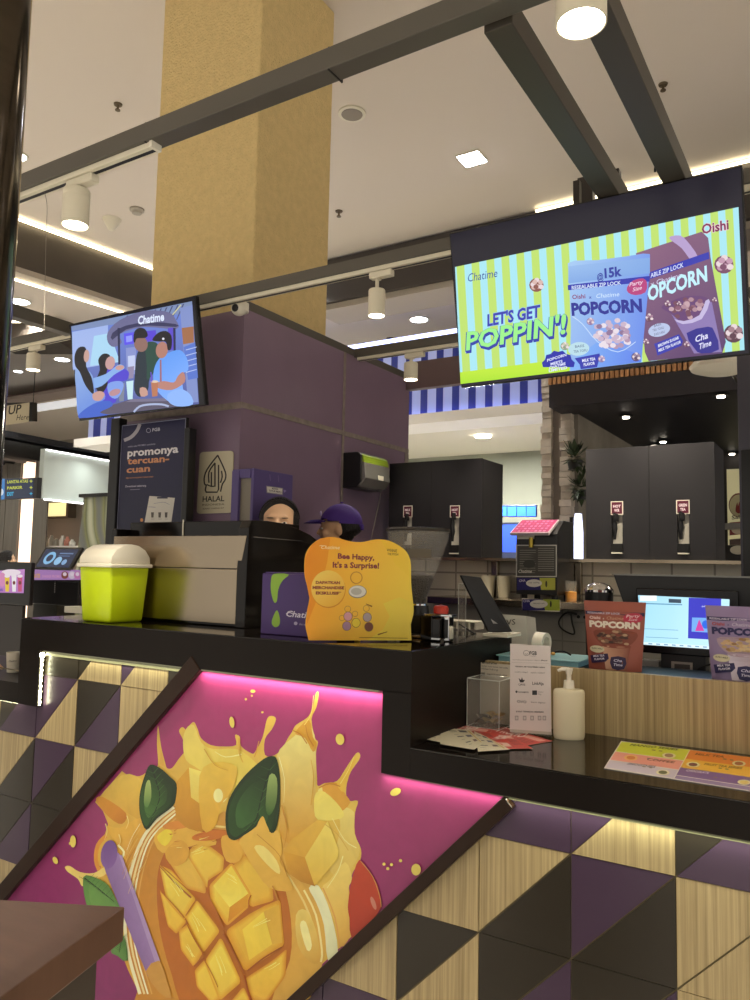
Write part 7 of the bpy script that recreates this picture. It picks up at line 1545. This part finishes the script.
# ================================================================== PEOPLE
def capsule(mb, a, b, ra, rb, n=14):
    a = Vector(a); b = Vector(b); mb.cyl(a, b, ra, rb, n); mb.sph(a, ra, n=n); mb.sph(b, rb, n=n)
def person(label, x, y, yaw, h, z0, skin, hairm, shirt, pants, cap=None, female=False, arms=None, headpitch=0, mask=None):
    """built facing -Y in local space, then turned by yaw; one continuous remeshed body"""
    s = h/1.72; t = thing('person', label, 'person', (x, y, z0))
    Mw = Matrix.Translation((x, y, z0)) @ Matrix.Rotation(yaw, 4, 'Z') @ Matrix.Scale(s, 4)
    mb = MB()
    for q in (-1, 1):
        capsule(mb, (.09*q, 0, .88), (.10*q, -.01, .48), .085, .058); capsule(mb, (.10*q, -.01, .48), (.10*q, .02, .09), .055, .036)
        mb.sph((.10*q, -.05, .035), .05, (.85, 2.1, .68))
    mb.sph((0, 0, .93), .15, (1.05, .75, .8)); mb.sph((0, -.005, 1.10), .135, (1.0, .74, 1.3)); mb.sph((0, 0, 1.29), .155, (1.05 if not female else .95, .7, 1.1))
    capsule(mb, (-.15, .005, 1.39), (.15, .005, 1.39), .055, .055)
    capsule(mb, (0, .01, 1.38), (0, -.008, 1.52), .056, .052)
    arms = arms or {}
    for q in (-1, 1):
        el, wr = arms.get(q, ((.23*q, -.05, 1.12), (.17*q, -.27, 1.05)))
        capsule(mb, (.185*q, .0, 1.385), el, .046, .038); capsule(mb, el, wr, .037, .026)
        el = Vector(el); wr = Vector(wr); d = (wr-el).normalized(); sd = d.cross(Z).normalized(); dn = sd.cross(d)
        palm = wr+d*.045; capsule(mb, wr, palm, .024, .030)
        for k, (o_, L_) in enumerate(((-.027, .062), (-.009, .074), (.009, .070), (.026, .054))):
            b0 = palm+sd*o_+d*.015; m_ = b0+d*L_*.55+dn*(-.006); e_ = m_+d*L_*.32-Z*.018
            capsule(mb, b0, m_, .0092, .0085, 10); capsule(mb, m_, e_, .0085, .0072, 10)
        b0 = wr+d*.02-sd*q*.0+sd*(.024 if q < 0 else -.024); capsule(mb, b0, b0+d*.03+sd*(.022 if q < 0 else -.022), .011, .010, 10); capsule(mb, b0+d*.03+sd*(.022 if q < 0 else -.022), b0+d*.058+sd*(.026 if q < 0 else -.026), .010, .008, 10)
    # head, local centre
    hc = Vector((0, -.02, 1.615)); Hh = []
    mb.sph(hc+Vector((0, .012, .022)), .092, (.84, 1.03, .98), 26); mb.sph(hc+Vector((0, -.018, -.03)), .074, (.84, .98, 1.12), 22); mb.sph(hc+Vector((0, -.052, -.078)), .031, (1.1, .9, .8))
    mb.sph(hc+Vector((0, -.098, -.018)), .014, (.9, 1.1, .9)); capsule(mb, hc+Vector((0, -.084, .014)), hc+Vector((0, -.098, -.014)), .009, .012)
    mb.sph(hc+Vector((0, -.078, .030)), .03, (1.7, .35, .35)); mb.sph(hc+Vector((0, -.088, -.052)), .015, (1.5, .6, .38)); mb.sph(hc+Vector((0, -.086, -.060)), .014, (1.3, .6, .45))
    for q in (-1, 1):
        mb.sph(hc+Vector((.076*q, .012, -.004)), .03, (.35, .62, 1.0)); mb.sph(hc+Vector((.045*q, -.062, -.022)), .026, (.9, .7, .8))
    bd = mb.build('body', skin, t, True, M=Mw)
    rm = bd.modifiers.new('r', 'REMESH'); rm.mode = 'VOXEL'; rm.voxel_size = .0062; rm.use_smooth_shade = True
    sm = bd.modifiers.new('s', 'SMOOTH'); sm.iterations = 5; sm.factor = .5
    for q in (-1, 1):
        mb = MB(); mb.sph(hc+Vector((.031*q, -.0815, .004)), .0100, (1.25, .7, .55)); mb.build('eye', mat('eye_white', '#e9e4dc', .3), t, True, M=Mw)
        mb = MB(); mb.sph(hc+Vector((.031*q, -.0885, .004)), .0055, (1, .5, .8)); mb.sph(hc+Vector((.032*q, -.084, .026)), .014, (1.2, .3, .16)); mb.build('iris_and_brow', M_hair, t, True, M=Mw)
    # clothing: shirt shell and trousers
    mb = MB()
    mb.sph((0, 0, 1.0), .165, (1.05, .8, .9)); mb.sph((0, -.005, 1.12), .15, (1.02, .78, 1.2)); mb.sph((0, 0, 1.29), .168, (1.07, .74, 1.08)); capsule(mb, (-.16, .005, 1.385), (.16, .005, 1.385), .064, .064); mb.cyl((0, .005, 1.42), (0, .0, 1.475), .075, .064, 20)
    for q in (-1, 1):
        el, wr = arms.get(q, ((.23*q, -.05, 1.12), (.17*q, -.27, 1.05))); a = Vector((.185*q, 0, 1.385)); m_ = a.lerp(Vector(el), .75); capsule(mb, a, m_, .062, .056)
    c = mb.build('shirt', shirt, t, True, M=Mw); rm = c.modifiers.new('r', 'REMESH'); rm.mode = 'VOXEL'; rm.voxel_size = .009; rm.use_smooth_shade = True; sm = c.modifiers.new('s', 'SMOOTH'); sm.iterations = 4
    mb = MB(); mb.sph((0, 0, .92), .165, (1.05, .8, .75))
    for q in (-1, 1): capsule(mb, (.09*q, 0, .88), (.10*q, -.01, .48), .096, .072); capsule(mb, (.10*q, -.01, .48), (.10*q, .02, .10), .070, .056)
    c = mb.build('trousers', pants, t, True, M=Mw); rm = c.modifiers.new('r', 'REMESH'); rm.mode = 'VOXEL'; rm.voxel_size = .01; rm.use_smooth_shade = True
    for q in (-1, 1):
        mb = MB(); mb.sph((.10*q, -.05, .045), .058, (.9, 2.1, .8)); mb.build('shoe', M_blk, t, True, M=Mw)
    # hair
    mb = MB(); tt = bmesh.new(); bmesh.ops.create_uvsphere(tt, u_segments=72, v_segments=48, radius=.1)
    for v in tt.verts:
        v.co = Vector((v.co.x*(.885 if not female else .91), v.co.y*1.07+.016, v.co.z*1.04+.024)); 
    hl = -.03 if not female else -.07
    def ss(a, b, x): x = min(1, max(0, (x-a)/(b-a))); return x*x*(3-2*x)
    for v in tt.verts:
        x_, y_, z_ = v.co; line = (.106-6.0*(x_-.012)**2-.04*abs(x_-.012)) if female else .06
        front = (ss(.090, .070, abs(x_)) if female else 1)*ss(.012, -.022, y_-(.0 if female else .03))*ss(line+.006, line-.008, z_); low = ss(hl+.02, hl-.02, z_-.1*max(0, y_))
        k_ = 1-.20*max(front, low); v.co = Vector((x_*k_, y_*k_, z_*k_ if z_ > 0 else z_))
    mb.add(tt, Matrix.Translation(hc))
    if female:
        for k in range(64):
            f_ = math.radians(-86+k*172/63); u0 = Vector((math.sin(f_), -.42*math.cos(f_)-.05, .82*math.cos(f_)+.02)).normalized(); u1 = Vector((.12*math.sin(f_), .97, .05)).normalized(); P_ = []
            for j in range(9):
                u = (u0*(1-j/8)+u1*(j/8)+Vector((0, 0, .0))).normalized(); rr_ = 1.012+.012*math.sin(k*2.3+j*.6)
                P_.append(hc+Vector((u.x*.091*rr_, u.y*.107*rr_+.016, u.z*.104*rr_+.024)))
            mb.tube(P_, .0026, 5)
    if female: mb.sph(hc+Vector((0, .095, -.0)), .045, (1, 1, 1)); mb.sph(hc+Vector((0, .06, -.06)), .06, (.9, .6, .8))
    mb.build('hair', hairm, t, True, M=Mw)
    if cap:
        mb = MB(); tt = bmesh.new(); bmesh.ops.create_uvsphere(tt, u_segments=40, v_segments=28, radius=.103)
        for v in tt.verts: v.co = Vector((v.co.x*.9, v.co.y*1.06+.014, v.co.z*1.02+.028))
        bmesh.ops.delete(tt, geom=[v for v in tt.verts if v.co.z < .036-.12*(v.co.y)*.6-(.012 if v.co.y > 0 else 0)], context='VERTS'); bmesh.ops.solidify(tt, geom=tt.faces[:], thickness=.004); mb.add(tt, Matrix.Translation(hc)); mb.sph(hc+Vector((0, .014, .139)), .009, (1, 1, .5))
        mb.build('cap_crown', cap, t, True, M=Mw)
        mb = MB(); tt = bmesh.new(); R1 = []; R2 = []; R3 = []
        for k in range(17):
            a = math.radians(-152+k*(124/16)); cx = math.cos(a); sy = math.sin(a)
            R1.append(tt.verts.new((.093*cx, .108*sy+.014, .040+.012*(1-abs(cx))))); e = max(0, 1-abs(cx)**2.2)
            R2.append(tt.verts.new((.096*cx, .113*sy+.012-.040*e, .040+.008*(1-abs(cx))))); R3.append(tt.verts.new((.092*cx, .115*sy+.010-.074*e, .034-.004*(1-abs(cx)))))
        for A_, B_ in ((R1, R2), (R2, R3)):
            for k in range(16): tt.faces.new((A_[k], A_[k+1], B_[k+1], B_[k]))
        bmesh.ops.solidify(tt, geom=tt.faces[:], thickness=.004); mb.add(tt, Matrix.Translation(hc)); mb.build('cap_brim', cap, t, True, M=Mw)
        mb = MB(); mb.sph(hc+Vector((0, -.092, .082)), .014, (1.1, .35, 1)); mb.build('cap_emblem', mat('pale_lilac', '#b9aed8', .5), t, True, M=Mw)
        mb = MB(); mb.box(-.03, .03, .092, .108, 1.615+.0, 1.615+.03, .004); mb.build('cap_strap', cap, t, False, M=Mw)
    return t
TIGHT = {-1: ((-.22, .04, 1.13), (-.16, -.07, .96)), 1: ((.22, .04, 1.13), (.16, -.07, .96))}
M_cap = mat('purple_cap_cloth', '#43257f', .7, bump=.3, bscale=200); M_shirt = mat('purple_shirt', '#3b2d6e', .8); M_pants = mat('black_trousers', '#1c1a1d', .8)
person('person with dark tied back hair working behind the espresso machine, eyes just visible', -2.47, 3.05, math.radians(34), 1.90, PLAT, M_skin2, M_hair, mat('dark_work_shirt', '#2c2634', .8), M_pants, female=True, arms=TIGHT)
person('person in a purple cap and shirt facing left behind the orange standee', -2.462, 3.60, math.radians(-62), 1.905, PLAT, M_skin, M_hair, M_shirt, M_pants, cap=M_cap, arms=TIGHT)
p = at(7, 552, 'y', 7.0)
person('person with black hair standing far back, behind the order kiosk at the left edge', p.x, 7.0, math.radians(160), p.z-FL, FL, M_skin2, M_hair, mat('grey_shirt', '#5a5a60', .8), M_pants, female=True)
# customer just outside the left edge, hand by the paper cup
cx_, cy_ = -3.52, 1.56
hand = at(3, 664, 'y', 2.22)
Li = (Matrix.Translation((cx_, cy_, FL)) @ Matrix.Rotation(math.radians(180), 4, 'Z') @ Matrix.Scale(1.95/1.72, 4)).inverted()
wr = Li @ Vector((hand.x-.01, 2.06, .985)); el = Li @ Vector((hand.x-.14, 1.78, 1.0))
person('person reaching a hand towards the paper cup at the left edge', cx_, cy_, math.radians(180), 1.95, FL, M_skin2, M_hair, mat('grey_shirt', '#5a5a60'), M_pants, arms={-1: (tuple(el), tuple(wr)), 1: ((.24, -.02, 1.12), (.24, -.1, .86))})

# ================================================================== LIGHT
w = bpy.data.worlds.new('world'); S.world = w; w.use_nodes = True
w.node_tree.nodes['Background'].inputs[0].default_value = (1.0, .93, .82, 1); w.node_tree.nodes['Background'].inputs[1].default_value = .6
k = 0
for (x, y) in ((-5.5, -2.2), (-3, -2.6), (-.5, -3), (2.5, -2.5), (5, 0), (5, 3), (5, 6), (-8, -1), (-9, 3), (-10.5, 7), (-13, 4), (1, 7.0), (-5.8, 7.0), (-1.5, 11), (-7, 12.5), (-12, 12), (3, 11), (-14, 9), (-15, 12.5), (-18, 8)):  # unseen downlights added for bounce light on the ceiling and far hall
    labs = ['added downlight in the mall ceiling outside the photograph']
    t = downlight('added round downlight in the mall ceiling outside the view', None, Vector((x, y, ZC)), .1, 930, False, None, 'added downlights outside the view'); k += 1
S.view_settings.exposure = 0.27
# bring the whole place to real metres with the floor at zero
K = .83
for o in list(COL.objects):
    if o.parent is None:
        o.location = Vector((o.location.x*K, o.location.y*K, (o.location.z-FL)*K))
        if o.type != 'CAMERA': o.scale = (K, K, K)
for l in bpy.data.lights: l.energy *= K*K; l.shadow_soft_size *= K if l.type == 'SPOT' else 1
